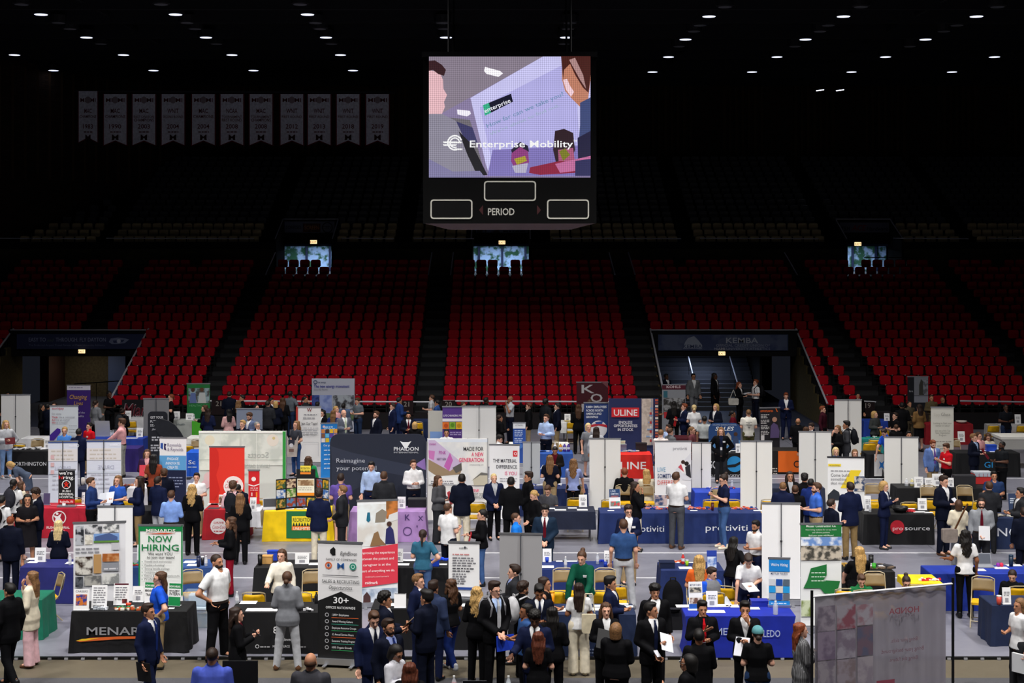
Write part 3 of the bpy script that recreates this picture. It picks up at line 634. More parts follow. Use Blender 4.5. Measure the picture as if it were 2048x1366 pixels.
def make_hand(kind):
 g = Grid((-.06, -.06, -.21), (.06, .06, .03), .0068); ds = [g.cap((0, 0, .02), (0, 0, -.02), .024, .026, 1.3), g.cap((-.012, 0, -.04), (-.014, 0, -.085), .026, .026, 1.7), g.cap((.012, 0, -.04), (.014, 0, -.085), .026, .024, 1.7)]
 d = union(ds, .02); cu = {'relax': 25, 'grip': 62, 'flat': 6}[kind]
 for i, (x, L_) in enumerate(((-.032, .072), (-.0105, .082), (.0115, .076), (.031, .06))):
  p = np.array((x, 0, -.09)); a = 0
  for j, fr in enumerate((.45, .32, .23)):
   a += R(cu)*(.8 if j == 0 else 1); q = p+np.array((x*.04, -math.sin(a)*L_*fr*1.05, -math.cos(a)*L_*fr*1.05)); d = smin(d, g.cap(p, q, .0098-.0008*j, .0092-.0008*j), .004); p = q
 p = np.array((-.03, -.005, -.03)); 
 for q in (np.array((-.052, -.022, -.062)), np.array((-.05, -.036, -.088)), np.array((-.044, -.046, -.105))): d = smin(d, g.cap(p, q, .012, .0105), .006); p = q
 v, f = g.mesh(d); return v, f
HANDS = {k: make_hand(k) for k in ('relax', 'grip', 'flat')}
# ---- hair, in head coordinates
def make_hair(st):
 h = .0115; long = st in ('long', 'wavy', 'longback'); g = Grid((-.17, -.15, -.36 if long else -.19), (.17, .24, .30), h)
 cap = g.ell((0, .02, .135), (.088, .106, .094))
 face = (g.Y < -.03+np.clip((g.Z-.11), 0, .1)*-.55) & (g.Z < .165)
 def cut(d, f=face): return np.where(f, np.maximum(d, .02), d)
 if st == 'short': d = cut(smin(cap, g.ell((0, -.02, .205), (.062, .07, .028)), .02)); d = np.maximum(d, .045-g.Z-.25*(g.Y-.02))
 elif st == 'crop': d = cut(g.ell((0, .016, .13), (.081, .101, .092))); d = np.maximum(d, .06-g.Z-.2*(g.Y))
 elif st == 'quiff':
  d = smin(cap, g.ell((.01, -.045, .212), (.065, .06, .034)), .03); d = smin(d, g.ell((0, .03, .2), (.078, .085, .045)), .03); d = cut(d); d = np.maximum(d, .045-g.Z-.25*(g.Y-.02))
 elif st == 'curly':
  d = smin(cap, g.ell((0, .0, .19), (.095, .098, .07)), .03); d = d+.010*np.sin(g.X*95)*np.sin(g.Y*95+1)*np.sin(g.Z*95); d = cut(d); d = np.maximum(d, .035-g.Z-.25*(g.Y-.02))
 elif st == 'mop':
  d = smin(cap, g.ell((0, -.01, .185), (.1, .105, .07)), .03); d = d+.008*np.sin(g.X*70)*np.sin(g.Y*60)*np.cos(g.Z*70); f2 = (g.Y < -.04) & (g.Z < .14); d = cut(d, f2); d = np.maximum(d, .03-g.Z-.25*(g.Y-.02))
 elif st == 'bob':
  d = smin(cap, g.cap((0, .045, .1), (0, .045, .0), .098, .09), .03); d = np.where((np.abs(g.X) < .066) & (g.Y < -.0) & (g.Z < .15), np.maximum(d, .02), d); d = cut(d); d = np.maximum(d, -.03-g.Z)
 elif long:
  zz = [-.3, -.22, -.05, .1, .17]; A = np.interp(g.Z, zz, [.045, .085, .108, .104, .085]); B = np.interp(g.Z, zz, [.018, .03, .045, .07, .09]); yc = np.interp(g.Z, [-.3, 0, .12], [.105, .085, .03])
  d2 = np.maximum((np.sqrt((g.X/A)**2+((g.Y-yc)/B)**2)-1)*np.minimum(A, B), np.abs(g.Z+.05)-.24)
  d = smin(cap, d2, .02); w_ = 1.0 if st == 'wavy' else .35
  if st != 'longback':
   for s_ in (-1, 1): d = smin(d, g.cap((s_*.078, .01, .1), (s_*.105, -.03, -.19), .034, .026), .02)
  d = d+.004*np.sin(g.X*130+w_*4*np.sin(g.Z*24+g.X*9))+w_*.004*np.sin(g.Z*38+g.X*45+g.Y*30)
  d = np.where((np.abs(g.X) < .066) & (g.Y < .0) & (g.Z < .15), np.maximum(d, .02), d); d = cut(d)
 elif st == 'pony':
  d = cut(cap); d = np.maximum(d, .05-g.Z-.35*(g.Y-.02)); d = smin(d, g.cap((0, .115, .14), (0, .15, .0), .034, .024), .015); d = smin(d, g.cap((0, .15, .0), (0, .14, -.12), .026, .012), .01)
 elif st == 'bun':
  d = cut(cap); d = np.maximum(d, .045-g.Z-.35*(g.Y-.02)); d = smin(d, g.ell((0, .10, .215), (.046, .046, .042)), .012)
 elif st == 'lowbun':
  d = cut(cap); d = np.maximum(d, .035-g.Z-.35*(g.Y-.02)); d = smin(d, g.ell((0, .115, .06), (.044, .036, .042)), .012)
 elif st == 'bald':
  d = g.ell((0, .02, .09), (.083, .1, .06)); d = np.where(g.Y < .02, np.maximum(d, .02), d); d = np.maximum(d, .05-g.Z)
 elif st == 'beard':
  d = g.ell((0, -.035, .04), (.067, .075, .06)); d = np.where(g.Y > .01, np.maximum(d, .02), d); d = np.where((g.Z > .045) & (np.abs(g.X) < .052) & (g.Y < -.04), np.maximum(d, .02), d)
 elif st == 'cap':
  d = np.maximum(g.ell((0, .015, .135), (.093, .112, .1)), .115-g.Z); d = smin(d, np.maximum(g.ell((0, -.12, .125), (.075, .09, .02)), g.Y+.04), .01)
 v, f = g.mesh(d)
 return to_mesh({'beard': 'beard', 'cap': 'baseball_cap'}.get(st, 'hair'), [(v, f, 0)], 1)
_hair = {}
def hair_mesh(st):
 if st not in _hair: _hair[st] = make_hair(st)
 return _hair[st]
# ---- poses: elbow and wrist for a hand on side s (x outward), facing -y
ARM = {'down': ((.235, .03, 1.13), (.245, -.05, .88)), 'front': ((.235, .01, 1.13), (.07, -.25, 1.13)), 'low': ((.235, .02, 1.13), (.05, -.20, .95)), 'hip': ((.37, .09, 1.13), (.20, -.02, .99)),
       'fold': ((.235, -.07, 1.13), (-.07, -.19, 1.19)), 'face': ((.2, -.15, 1.16), (.045, -.17, 1.42)), 'reach': ((.21, -.2, 1.18), (.17, -.43, 1.04)), 'out': ((.27, -.05, 1.14), (.33, -.29, 1.1)),
       'phone': ((.225, -.05, 1.13), (.08, -.28, 1.22)), 'back': ((.25, .1, 1.13), (.07, .17, .93)), 'chest': ((.24, -.04, 1.14), (.02, -.2, 1.27)), 'lean': ((.22, -.22, 1.14), (.24, -.36, .88)), 'lap': ((.235, -.05, 1.13), (.1, -.3, 1.02)), 'bag': ((.23, .05, 1.13), (.15, .02, 1.32))}
LEG = {'stand': (((.1, -.01, .5), (.11, .02, .085)), ((.1, -.01, .5), (.11, .02, .085))), 'wide': (((.14, -.01, .5), (.19, .02, .085)), ((.14, -.01, .5), (.19, .02, .085))),
       'walk': (((.095, -.1, .52), (.09, -.14, .1)), ((.095, .04, .5), (.09, .27, .17))), 'rest': (((.1, -.02, .5), (.12, .0, .085)), ((.11, -.07, .51), (.15, -.03, .085))),
       'sit': (((.12, -.43, .5), (.12, -.40, .085)), ((.12, -.43, .5), (.12, -.40, .085)))}
PROF = {'m': ([.78, .86, .95, 1.08, 1.24, 1.35, 1.405, 1.45, 1.49], [.15, .165, .165, .152, .178, .182, .148, .088, .055], [.09, .112, .113, .108, .118, .108, .09, .07, .05]),
  'f': ([.78, .86, .95, 1.07, 1.22, 1.33, 1.385, 1.43, 1.47], [.15, .172, .165, .125, .148, .15, .122, .072, .048], [.09, .115, .112, .09, .115, .096, .08, .06, .045])}
GARM = {}
class Pose:
 def __init__(s, sex, arms, legs, lean, turn, nod, fat):
  s.sex, s.fat = sex, fat; s.dz = -.45 if legs == 'sit' else 0.0
  s.M = rotx(R(lean)); s.piv = np.array((0, 0, .93)); s.sit = legs == 'sit'
  sw = (.175 if sex == 'm' else .15)+.03*fat
  up = lambda p: s.M @ (np.array(p)-s.piv)+s.piv+np.array((0, 0, s.dz))
  s.up = up; s.arm = []
  for sd, a in zip((-1, 1), arms):
   e, w_ = ARM[a]; k = 1.0 if sex == 'm' else .93
   sh = up((sd*sw, .005, 1.378 if sex == 'm' else 1.358))
   s.arm.append((sh, up((sd*e[0]*k, e[1], e[2]-(0 if sex == 'm' else .02))), up((sd*w_[0]*k, w_[1]*k, w_[2]-(0 if sex == 'm' else .015))), a))
  s.leg = []
  for sd, (kn, an) in zip((-1, 1), LEG[legs]):
   s.leg.append((np.array((sd*.088, 0, .9+s.dz+(.02 if s.sit else 0))), np.array((sd*kn[0], kn[1], kn[2])), np.array((sd*an[0], an[1], an[2]))))
  s.neck = up((0, .012, 1.49 if sex == 'm' else 1.47)); s.H = s.M @ rotz(R(turn)) @ rotx(R(nod))
 def lo_hi(s, pts, pad): p = np.array(pts); return p.min(0)-pad, p.max(0)+pad
 def torso(s, g, t, hem=None, top=None, flare=0.0):
  z, a, b = PROF[s.sex]; Mi = s.M.T
  X, Y, Z = g.X, g.Y, g.Z-s.dz
  Yr = Mi[1, 1]*(Y-s.piv[1])+Mi[1, 2]*(Z-s.piv[2])+s.piv[1]; Zr = Mi[2, 1]*(Y-s.piv[1])+Mi[2, 2]*(Z-s.piv[2])+s.piv[2]
  fa = 1+.16*s.fat*np.interp(Zr, [.8, 1.1, 1.4], [.8, 1.3, .4]); A = np.interp(Zr, z, a)*fa+t; B = np.interp(Zr, z, b)*fa*(1+.2*s.fat)+t
  if flare: e = np.clip((1.0-Zr)/.25, 0, 1)*flare; A = A+e; B = B+e
  d = (np.sqrt((X/A)**2+(Yr/B)**2)-1)*np.minimum(A, B)
  zl = .8 if hem is None else hem; zt = 1.5 if top is None else top
  return np.maximum(np.maximum(d, zl-Zr), Zr-zt), Yr, Zr
def body_mesh(p, key):
 pts = [q for a in p.arm for q in a[:3]]+[q for l in p.leg for q in l]+[p.neck, p.up((0, 0, .8))]
 lo, hi = p.lo_hi(pts, .16); g = Grid(lo, hi, .023); f = 1+.15*p.fat
 ds = [p.torso(g, -.004, .82)[0], g.cap(p.up((0, .005, 1.42)), p.neck, .058 if p.sex == 'm' else .05)]
 for sh, el, wr, _ in p.arm: ds += [g.cap(sh, el, .05*f, .038*f), g.cap(el, wr, .039*f, .026)]
 for hp, kn, an in p.leg: ds += [g.cap(hp, kn, .083*f, .052*f), g.cap(kn, an, .053*f, .036), g.cap(an, an+np.array((0, -.13, -.045)), .036, .03)]
 v, fc = g.mesh(union(ds, .035)); parts = [(v, fc, 0)]
 hv, hf, hm = HEAD; parts.append((hv @ p.H.T+p.neck, hf, hm))
 for i, (sh, el, wr, a) in enumerate(p.arm):
  d = (wr-el)/np.linalg.norm(wr-el); z = -d; front = np.array((0, -1., 0.01)) if abs(d[1]) < .8 else np.array((0, 0, -1.))
  if a in ('front', 'phone', 'chest', 'face', 'fold', 'lap'): front = np.array((0, .55, .85)) if a != 'face' else np.array((0, 1., .2))
  if a in ('reach', 'lean'): front = np.array((0, -.1, -1.))
  x = np.cross(-front, z); x /= np.linalg.norm(x)+1e-9; y = np.cross(z, x); Mx = np.stack([x, y, z], 1)
  hv, hf = HANDS['grip' if a in ('front', 'phone', 'bag') else ('flat' if a in ('reach', 'lean', 'chest', 'out') else 'relax')]
  q = hv.copy(); fx = hf
  if i == 1: q = q*np.array((-1, 1, 1)); fx = hf[:, ::-1]
  parts.append((q*(.98 if p.sex == 'm' else .9) @ Mx.T+wr+d*.012, fx, 0))
 return to_mesh('person', parts, 4)
def top_mesh(p, kind, res):
 """kinds: tee, polo, shirt, sweater, jacket, blazer, coat, cardigan, vest, dress, tank"""
 pts = [q for a in p.arm for q in a[:3]]+[p.up((0, 0, .66)), p.up((0, 0, 1.5))]
 if kind == 'dress': pts.append(np.array((0, 0, .42)))
 lo, hi = p.lo_hi(pts, .2); g = Grid(lo, hi, res)
 th = {'tee': .014, 'polo': .016, 'shirt': .016, 'sweater': .026, 'jacket': .03, 'blazer': .026, 'coat': .032, 'cardigan': .026, 'dress': .014, 'tank': .012, 'inner': .006, 'bib': .034}[kind]
 hem = {'tee': .85, 'polo': .95, 'shirt': .95, 'sweater': .85, 'jacket': .76, 'blazer': .80, 'coat': .52, 'cardigan': .66, 'dress': .86, 'tank': .9, 'inner': .9, 'bib': .84}[kind]
 if p.sit: hem = max(hem, .86)
 top = 1.475 if p.sex == 'm' else 1.45
 d, Yr, Zr = p.torso(g, th, hem, top+(.012 if kind in ('jacket', 'blazer', 'shirt', 'polo') else 0), .022 if kind in ('jacket', 'cardigan', 'coat', 'blazer', 'tee', 'sweater') else 0); f = 1+.15*p.fat
 ds = []
 for sh, el, wr, _ in p.arm:
  k = th*.75
  if kind in ('tank', 'inner', 'bib'): continue
  if kind in ('tee', 'polo', 'dress'):
   e = sh+(el-sh)*.72; dd = g.cap(sh, sh+(el-sh)*.9, .056*f+k, .05*f+k); n = (el-sh)/np.linalg.norm(el-sh)
   dd = np.maximum(dd, (g.X-e[0])*n[0]+(g.Y-e[1])*n[1]+(g.Z-e[2])*n[2])
  else:
   n = (wr-el)/np.linalg.norm(wr-el); c = wr-n*.012; d2 = g.cap(el, wr+n*.03, .042*f+k, .032+k)
   d2 = np.maximum(d2, (g.X-c[0])*n[0]+(g.Y-c[1])*n[1]+(g.Z-c[2])*n[2]); dd = smin(g.cap(sh, el, .056*f+k, .044*f+k), d2, .015)
  ds.append(dd)
 for x in ds: d = smin(d, x, .03)
 if kind in ('shirt', 'polo'): d = smin(d, np.maximum(g.cap(p.up((0, .01, 1.45)), p.neck+np.array((0, 0, .012)), .066 if p.sex == 'm' else .056), 0*d-1), .01)
 if kind == 'sweater' or kind == 'tee': d = smin(d, g.cap(p.up((0, .01, 1.43)), p.up((0, .012, top)), .066 if p.sex == 'm' else .056), .012)
 if kind in ('jacket', 'blazer', 'coat', 'cardigan'):
  zb = {'jacket': 1.12, 'blazer': 1.08, 'coat': .8, 'cardigan': .5}[kind]
  wv = np.clip((Zr-zb)/(1.46-zb), 0, 1)*(.085 if p.sex == 'm' else .072) if kind != 'cardigan' else np.clip(.035+.04*(Zr-.9), .03, .07)
  op = wv-np.abs(g.X)
  d = np.where(Yr < -.03, np.maximum(d, np.minimum(op, .05)), d)
  if kind != 'cardigan':       # split of the skirts of the jacket
   sp_ = np.clip((.98-Zr)*.16, -.01, .04)-np.abs(g.X); d = np.where((Yr < -.03), np.maximum(d, np.minimum(sp_, .05)), d)
   d = smin(d, np.where(Yr > -.02, g.cap(p.up((0, .02, 1.44)), p.up((0, .03, top+.005)), .07), .1), .01)
 if kind in ('tee', 'polo', 'dress', 'tank'):
  c = p.up((0, -.09 if p.sex == 'm' else -.08, top)); d = np.maximum(d, .062-np.sqrt((g.X-c[0])**2+(g.Y-c[1])**2+((g.Z-c[2])*1.2)**2))
 if kind == 'dress':
  d = smin(d, skirt_d(p, g, .5, .06), .02)
 v, f = g.mesh(d)
 nm = {'inner': 'shirt', 'bib': 'shirt_front', 'tee': 't_shirt', 'polo': 'polo_shirt', 'tank': 'top', 'coat': 'long_jacket', 'blazer': 'jacket'}.get(kind, kind)
 return to_mesh(nm, [(v, f, 0)], 1)
def skirt_d(p, g, hem, fl=.05):
 Z = g.Z; A = np.interp(Z, [hem, .9, 1.02], [.17+fl, .185, .14]); B = np.interp(Z, [hem, .9, 1.02], [.12+fl, .13, .1])
 d = (np.sqrt((g.X/A)**2+(g.Y/B)**2)-1)*np.minimum(A, B); return np.maximum(np.maximum(d, hem-Z), Z-1.03)
def leg_mesh(p, kind, res):
 """kinds: trousers, slim, wide, shorts, skirt"""
 pts = [q for l in p.leg for q in l]+[np.array((0, 0, 1.06+p.dz)), np.array((0, 0, .06))]
 lo, hi = p.lo_hi(pts, .19); g = Grid(lo, hi, res); f = 1+.15*p.fat
 if kind == 'skirt': d = skirt_d(p, g, .5, .02)
 else:
  a1, a2, a3 = {'trousers': (.098, .074, .062), 'slim': (.094, .062, .05), 'wide': (.1, .09, .098), 'shorts': (.1, .085, .08)}[kind]; ds = []
  for hp, kn, an in p.leg:
   if kind == 'shorts': e = hp+(kn-hp)*.85; ds.append(np.maximum(g.cap(hp, kn, a1*f, a2*f), e[2]-g.Z if not p.sit else -9))
   else:
    lo_ = np.maximum(g.cap(kn, an+np.array((0, 0, -.06)), a2*f, a3), an[2]-.035-g.Z); ds.append(smin(g.cap(hp, kn, a1*f, a2*f), lo_, .02))
  z, a, b = PROF[p.sex]; Z = g.Z-p.dz; fa = 1+.2*p.fat; A = np.interp(Z, z, a)*fa+.012; B = np.interp(Z, z, b)*fa*(1+.15*p.fat)+.012
  pel = np.maximum(np.maximum((np.sqrt((g.X/A)**2+(g.Y/B)**2)-1)*np.minimum(A, B), .84-Z), Z-1.0)
  d = smin(ds[0], ds[1], .012); d = smin(d, pel, .05)
 v, f = g.mesh(d); return to_mesh({'slim': 'trousers', 'wide': 'trousers'}.get(kind, kind), [(v, f, 0)], 1)
def make_shoe():
 g = Grid((-.07, -.22, -.12), (.07, .1, .06), .012)
 d = union([g.cap((0, .02, -.045), (0, -.15, -.058), .043, .034, 1.0), g.cap((0, .015, -.03), (0, .015, .012), .044, .043)], .03)
 d = np.maximum(d, -.087-g.Z); v, f = g.mesh(d); return to_mesh('shoe', [(v, f, 0)], 1)
SHOE = make_shoe()
_pc = {}
def cached(k, fn):
 if k not in _pc: _pc[k] = fn()
 return _pc[k]
def slot(o, i, m): o.material_slots[i].link = 'OBJECT'; o.material_slots[i].material = m
SKIN = {'l': '#d8a48c', 'm': '#b98264', 't': '#8f5d42', 'd': '#543424'}
HAIRC = {'bk': '#120e0d', 'db': '#2a1a12', 'br': '#4a2f1d', 'lb': '#7a5736', 'bl': '#b8935a', 'pb': '#d9bf88', 'rd': '#7a3a1c', 'gy': '#8a8580', 'au': '#5a2a18'}
CC = {'nv': '#141b38', 'dn': '#0e1222', 'bk': '#0d0d10', 'ch': '#27282c', 'gy': '#77797f', 'lg': '#b4b6bc', 'wh': '#e4e4e6', 'lb': '#a9bfe6', 'pb': '#7f9fe0', 'bl': '#2c57b4', 'rb': '#1d4fc4', 'rd': '#c01420', 'mr': '#5a0f1e', 'pk': '#e0a3a6', 'cr': '#ddd3bd',
      'kh': '#a08a68', 'tn': '#8c744e', 'je': '#3f5c8c', 'lj': '#7d9cc8', 'gr': '#0f4d3a', 'eg': '#1f6a3c', 'te': '#2f5f78', 'or': '#e0662a', 'ol': '#5a5636', 'pu': '#5d4a92', 'lv': '#8f9ccf', 'ru': '#8a3f2a', 'br': '#5a3a24', 'sb': '#4a86d8', 'dt': '#1c2c40', 'bb': '#2d4a7a', 'pp': '#e2b8c0', 'nb': '#1a2c6a'}
def pm(c, kind='cloth', rough=.8): return mat(CC.get(c, c), rough, kind, spec=.08)
PEOPLE = []
def person(x, yt, D, face, sex, hair, skin, outfit, arms='down', legs='stand', label='', lean=0, turn=0, nod=0, fat=0, extra='', group=None):
 """x, yt: photo column of the body and row of the hair top; D: distance; face: 0 looks to the camera, 90 to the right, 180 away"""
 if isinstance(arms, str): arms = tuple(arms.split('/')) if '/' in arms else (arms, arms)
 hs, hc = hair.split(':') if ':' in hair else (hair, 'db')
 base = {'m': 1.735, 'f': 1.715}[sex]; hz = base-(.45 if legs == 'sit' else 0)
 if lean: hz = .93+(hz-.93+(0 if legs != 'sit' else 0))*math.cos(R(lean))
 want = HC-(yt-HY)*D/F; sc = want/(hz+.015)
 if legs == 'sit': D = free_depth(x, D, .2, TRC+PPL+BNR, .7)
 else: D = free_depth(x, D, .21, TRC+PPL+CHR+BNR, 1.3)
 want = HC-(yt-HY)*D/F; sc = want/(hz+.015); q_ = Xp(x, D); PPL.append((q_-.13, q_+.13, D-.1, D+.1))
 PEOPLE.append((label, round(want, 2), round(sc, 2)))
 sc = min(1.16, max(.84, sc))
 key = (sex, arms, legs, lean, turn, nod, fat)
 p = cached(('pose',)+key, lambda: Pose(*key)); near = D < 31; res = .0165 if near else .022
 o = bpy.data.objects.new('person', cached(('body',)+key, lambda: body_mesh(p, key))); COL.objects.link(o)
 slot(o, 0, mat(SKIN[skin], .55, 'skin', spec=.3)); slot(o, 1, mat('#1c1512', .25)); slot(o, 2, mat('#a05a50' if skin in 'lm' else '#6a3a32', .5)); slot(o, 3, mat(HAIRC[hc], .8))
 o.location = ((x-1024)*D/F, D, 0 if D > FE else -.04); o.rotation_euler = (0, 0, R(face)); o.scale = (sc, sc, sc)
 tag(o, label, 'person', group)
 def kid(nm, me, m, loc=None, M=None):
  c = bpy.data.objects.new(nm, me); COL.objects.link(c); c.parent = o
  for i in range(len(c.material_slots)): slot(c, i, m)
  if loc is not None: c.location = tuple(loc)
  if M is not None:
   from mathutils import Matrix
   c.rotation_euler = Matrix(M.tolist()).to_euler()
  return c
 if hs != 'none': kid('baseball_cap' if hs == 'cap' else 'hair', hair_mesh('lowbun' if hs == 'cap' else hs), mat(HAIRC[hc], .6, 'hair', spec=.35), p.neck, p.H)
 if 'cap=' in extra: kid('baseball_cap', hair_mesh('cap'), pm(extra.split('cap=')[1].split()[0]), p.neck, p.H)
 if 'beard' in extra: kid('beard', hair_mesh('beard'), mat(HAIRC[hc], .7, 'hair'), p.neck, p.H)
 if 'glasses' in extra:
  g = cached('glasses', lambda: (lambda m_: m_)(MB().path([(-.075, .0, .096), (-.07, -.09, .096), (-.06, -.105, .1), (-.012, -.108, .1), (.012, -.108, .1), (.06, -.105, .1), (.07, -.09, .096), (.075, 0, .096)], .0035, 4).path([(-.06, -.105, .1), (-.052, -.105, .078), (-.018, -.107, .078), (-.012, -.108, .1)], .003, 4).path([(.06, -.105, .1), (.052, -.105, .078), (.018, -.107, .078), (.012, -.108, .1)], .003, 4).mesh('glasses')))
  if len(g.materials) == 0: g.materials.append(mat('#141414', .3))
  c = bpy.data.objects.new('glasses', g); COL.objects.link(c); c.parent = o; c.location = tuple(p.neck)
  from mathutils import Matrix
  c.rotation_euler = Matrix(p.H.tolist()).to_euler()
 # outfit: "top:colour[:shirt colour[:tie colour]] legs:colour shoes:colour"
 toks = outfit.split(); tk = toks[0].split(':'); tc = tk[1]; kd = 'plaid' if tc.endswith('*') else 'cloth'; tc = tc.rstrip('*')
 kind = tk[0]
 if kind in ('jacket', 'blazer', 'coat', 'cardigan'):
  kid('shirt', cached(('top',)+key+('inner', res), lambda: top_mesh(p, 'inner', res)), pm(tk[2] if len(tk) > 2 else 'wh'))
  sh_ = CC.get(tk[2] if len(tk) > 2 else 'wh', tk[2] if len(tk) > 2 else '')
  if kind in ('jacket',) or 'collar' in extra:
   cm = cached(('collar', sex), lambda: MB().add([(-.008, -.062, -.055), (-.055, -.045, -.005), (-.05, -.03, .022), (-.012, -.068, -.01), (.008, -.062, -.055), (.055, -.045, -.005), (.05, -.03, .022), (.012, -.068, -.01), (-.03, .06, .02), (.03, .06, .02)], [(0, 3, 2, 1), (4, 5, 6, 7), (1, 2, 8), (5, 9, 6), (8, 2, 6, 9)]).mesh('shirt_collar'))
   if len(cm.materials) == 0: cm.materials.append(None)
   kid('shirt_collar', cm, pm(tk[2] if len(tk) > 2 else 'wh'), p.neck+np.array((0, 0, -.012)), p.M)
 tc3 = tk[3] if len(tk) > 3 else (extra.split('tie=')[1].split()[0] if 'tie=' in extra else None)
 if tc3:
   def tie():
    b_ = PROF[sex]; yy = lambda z: -(np.interp(z, b_[0], b_[2])*(1+.3*fat)+.016)
    pts = [(.016, 1.455), (.011, 1.425), (.024, 1.36), (.034, 1.18), (.03, 1.03), (0.001, .98)]; m_ = MB()
    q = [p.up((sd*w_, min(yy(z), -.075 if z > 1.4 else 0)-(.006 if len(tk) > 3 else .016), z)) for sd in (-1, 1) for w_, z in pts]; n = len(pts)
    q2 = [a+p.M @ np.array((0, -.01, 0)) for a in q]
    m_.add(q2, [(i, i+1, i+1+n, i+n) for i in range(n-1)]); m_.add(q, [(i+n, i+1+n, i+1, i) for i in range(n-1)]); me = m_.mesh('necktie'); me.materials.append(None); return me
   kid('necktie', cached(('tie', len(tk))+key, tie), pm(tc3))
 nm = {'tee': 't_shirt', 'polo': 'polo_shirt', 'tank': 'top', 'coat': 'long_jacket', 'blazer': 'jacket'}.get(kind, kind)
 kid(nm, cached(('top',)+key+(kind, res), lambda: top_mesh(p, kind, res)), pm(tc, kd))
 sc_ = 'bk'
 for t_ in toks[1:]:
  a = t_.split(':')
  if a[0] == 'shoes': sc_ = a[1]; continue
  kid({'slim': 'trousers', 'wide': 'trousers'}.get(a[0], a[0]), cached(('leg', sex, legs, fat, a[0], res), lambda: leg_mesh(p, a[0], res)), pm(a[1]))
  if a[0] in ('trousers', 'slim') and kind in ('polo', 'shirt', 'tank') and legs != 'sit':
   be = cached(('belt', sex, fat), lambda: belt_mesh(p)); kid('belt', be, mat('#241711', .5))
 for hp, kn, an in p.leg: kid('shoe', SHOE, mat(CC.get(sc_, sc_), .45, spec=.4), an)
 if 'front=' in extra: kid('shirt_front', cached(('top',)+key+('bib', res), lambda: top_mesh(p, 'bib', res)), pm(extra.split('front=')[1].split()[0]))
 if 'scarf=' in extra: kid('scarf', cached('scarf', lambda: ring_mesh()), pm(extra.split('scarf=')[1].split()[0]), p.neck+np.array((0, 0, -.06)), p.M)
 if 'backprint' in extra:
  m_ = MB()
  for i, (w_, z) in enumerate(((.2, 1.3), (.03, 1.26), (.16, 1.21), (.06, 1.14), (.04, 1.11))): m_.box(-w_/2, w_/2, .158, .162, z, z+.016)
  me = m_.mesh('back_print'); me.materials.append(None); kid('back_print', me, mat('#3a3a3e', .8))
 if 'badge' in extra:
  bm = cached('badge', lambda: slab_mesh('name_badge', .075, .045)); b_ = PROF[sex]; z = 1.27
  kid('name_badge', bm, mat('#e8e8ea', .4), p.up((.085, -(np.interp(z, b_[0], b_[2])+.028+.03*fat), z)), p.M)
 if 'lanyard' in extra:
  b_ = PROF[sex]; z = 1.1; yb = -(np.interp(1.2, b_[0], b_[2])+.03)
  lm = cached(('lanyard', sex), lambda: lanyard_mesh(yb)); kid('lanyard', lm, mat('#1a1a1e', .6), p.up((0, 0, 0)) if lean == 0 else p.up((0, 0, 0)), p.M)
  kid('id_card', cached('card', lambda: slab_mesh('id_card', .06, .085)), mat('#e8e8ea', .4), p.up((0, yb-.012, 1.06)), p.M)
 for k_, (sh, el, wr, _) in enumerate(p.arm): o['_w%d' % k_] = tuple(float(q) for q in wr)
 return o
def ring_mesh():
 m_ = MB(); n = 12; m_.path([(.085*math.cos(2*math.pi*i/n), .075*math.sin(2*math.pi*i/n)-.005, .012*math.sin(2*math.pi*i/n)) for i in range(n+1)], .026, 7).path([(-.03, -.085, -.01), (-.045, -.13, -.16), (-.04, -.14, -.28)], .024, 6); me = m_.mesh('scarf', True); me.materials.append(None); return me
def slab_mesh(n, w_, h_):
 me = MB().box(-w_/2, w_/2, -.003, .003, -h_/2, h_/2).mesh(n); me.materials.append(None); return me
def lanyard_mesh(y):
 me = MB().path([(-.06, .02, 1.46), (-.055, y+.02, 1.36), (0, y-.008, 1.1)], .008, 4).path([(.06, .02, 1.46), (.055, y+.02, 1.36), (0, y-.008, 1.1)], .008, 4).mesh('lanyard'); me.materials.append(None); return me
def belt_mesh(p):
 z, a, b = PROF[p.sex]; fa = 1+.2*p.fat; A = np.interp(.965, z, a)*fa+.02; B = np.interp(.965, z, b)*fa*(1+.15*p.fat)+.02; m_ = MB(); n = 20
 vs = [(A*math.cos(2*math.pi*i/n), B*math.sin(2*math.pi*i/n), zz) for zz in (.945, .985) for i in range(n)]
 m_.add(vs, [(i, (i+1) % n, (i+1) % n+n, i+n) for i in range(n)]); me = m_.mesh('belt', True); me.materials.append(None); return me
def held(o, which, name, label, cat, col, w_, h_, t=.012, tilt=(60, 0, 0), off=(0, -.05, .0), group=None, col2=None):
 """a flat thing (folder, paper, phone, tablet) in the hand `which` of person o: top-level, at the hand"""
 from mathutils import Vector, Euler
 wr = o['_w%d' % which]; th = thing(name, label, cat, (0, 0, 0), 0, group)
 s_ = o.scale[0]; rz = o.rotation_euler[2]; l = Vector((wr[0]+off[0], wr[1]+off[1], wr[2]+off[2]))*s_
 l.rotate(Euler((0, 0, rz))); th.location = o.location+l; th.rotation_euler = (R(tilt[0]), R(tilt[1]), rz+R(tilt[2]))
 m_ = MB().box(-w_/2, w_/2, -h_/2, h_/2, -t/2, t/2); m_.build('cover' if t > .008 else 'sheet', mat(col, .5), th)
 if col2: MB().box(-w_/2+.008, w_/2-.008, -h_/2+.008, h_/2-.004, t/2, t/2+.004).build('page', mat(col2, .6), th)
 return th
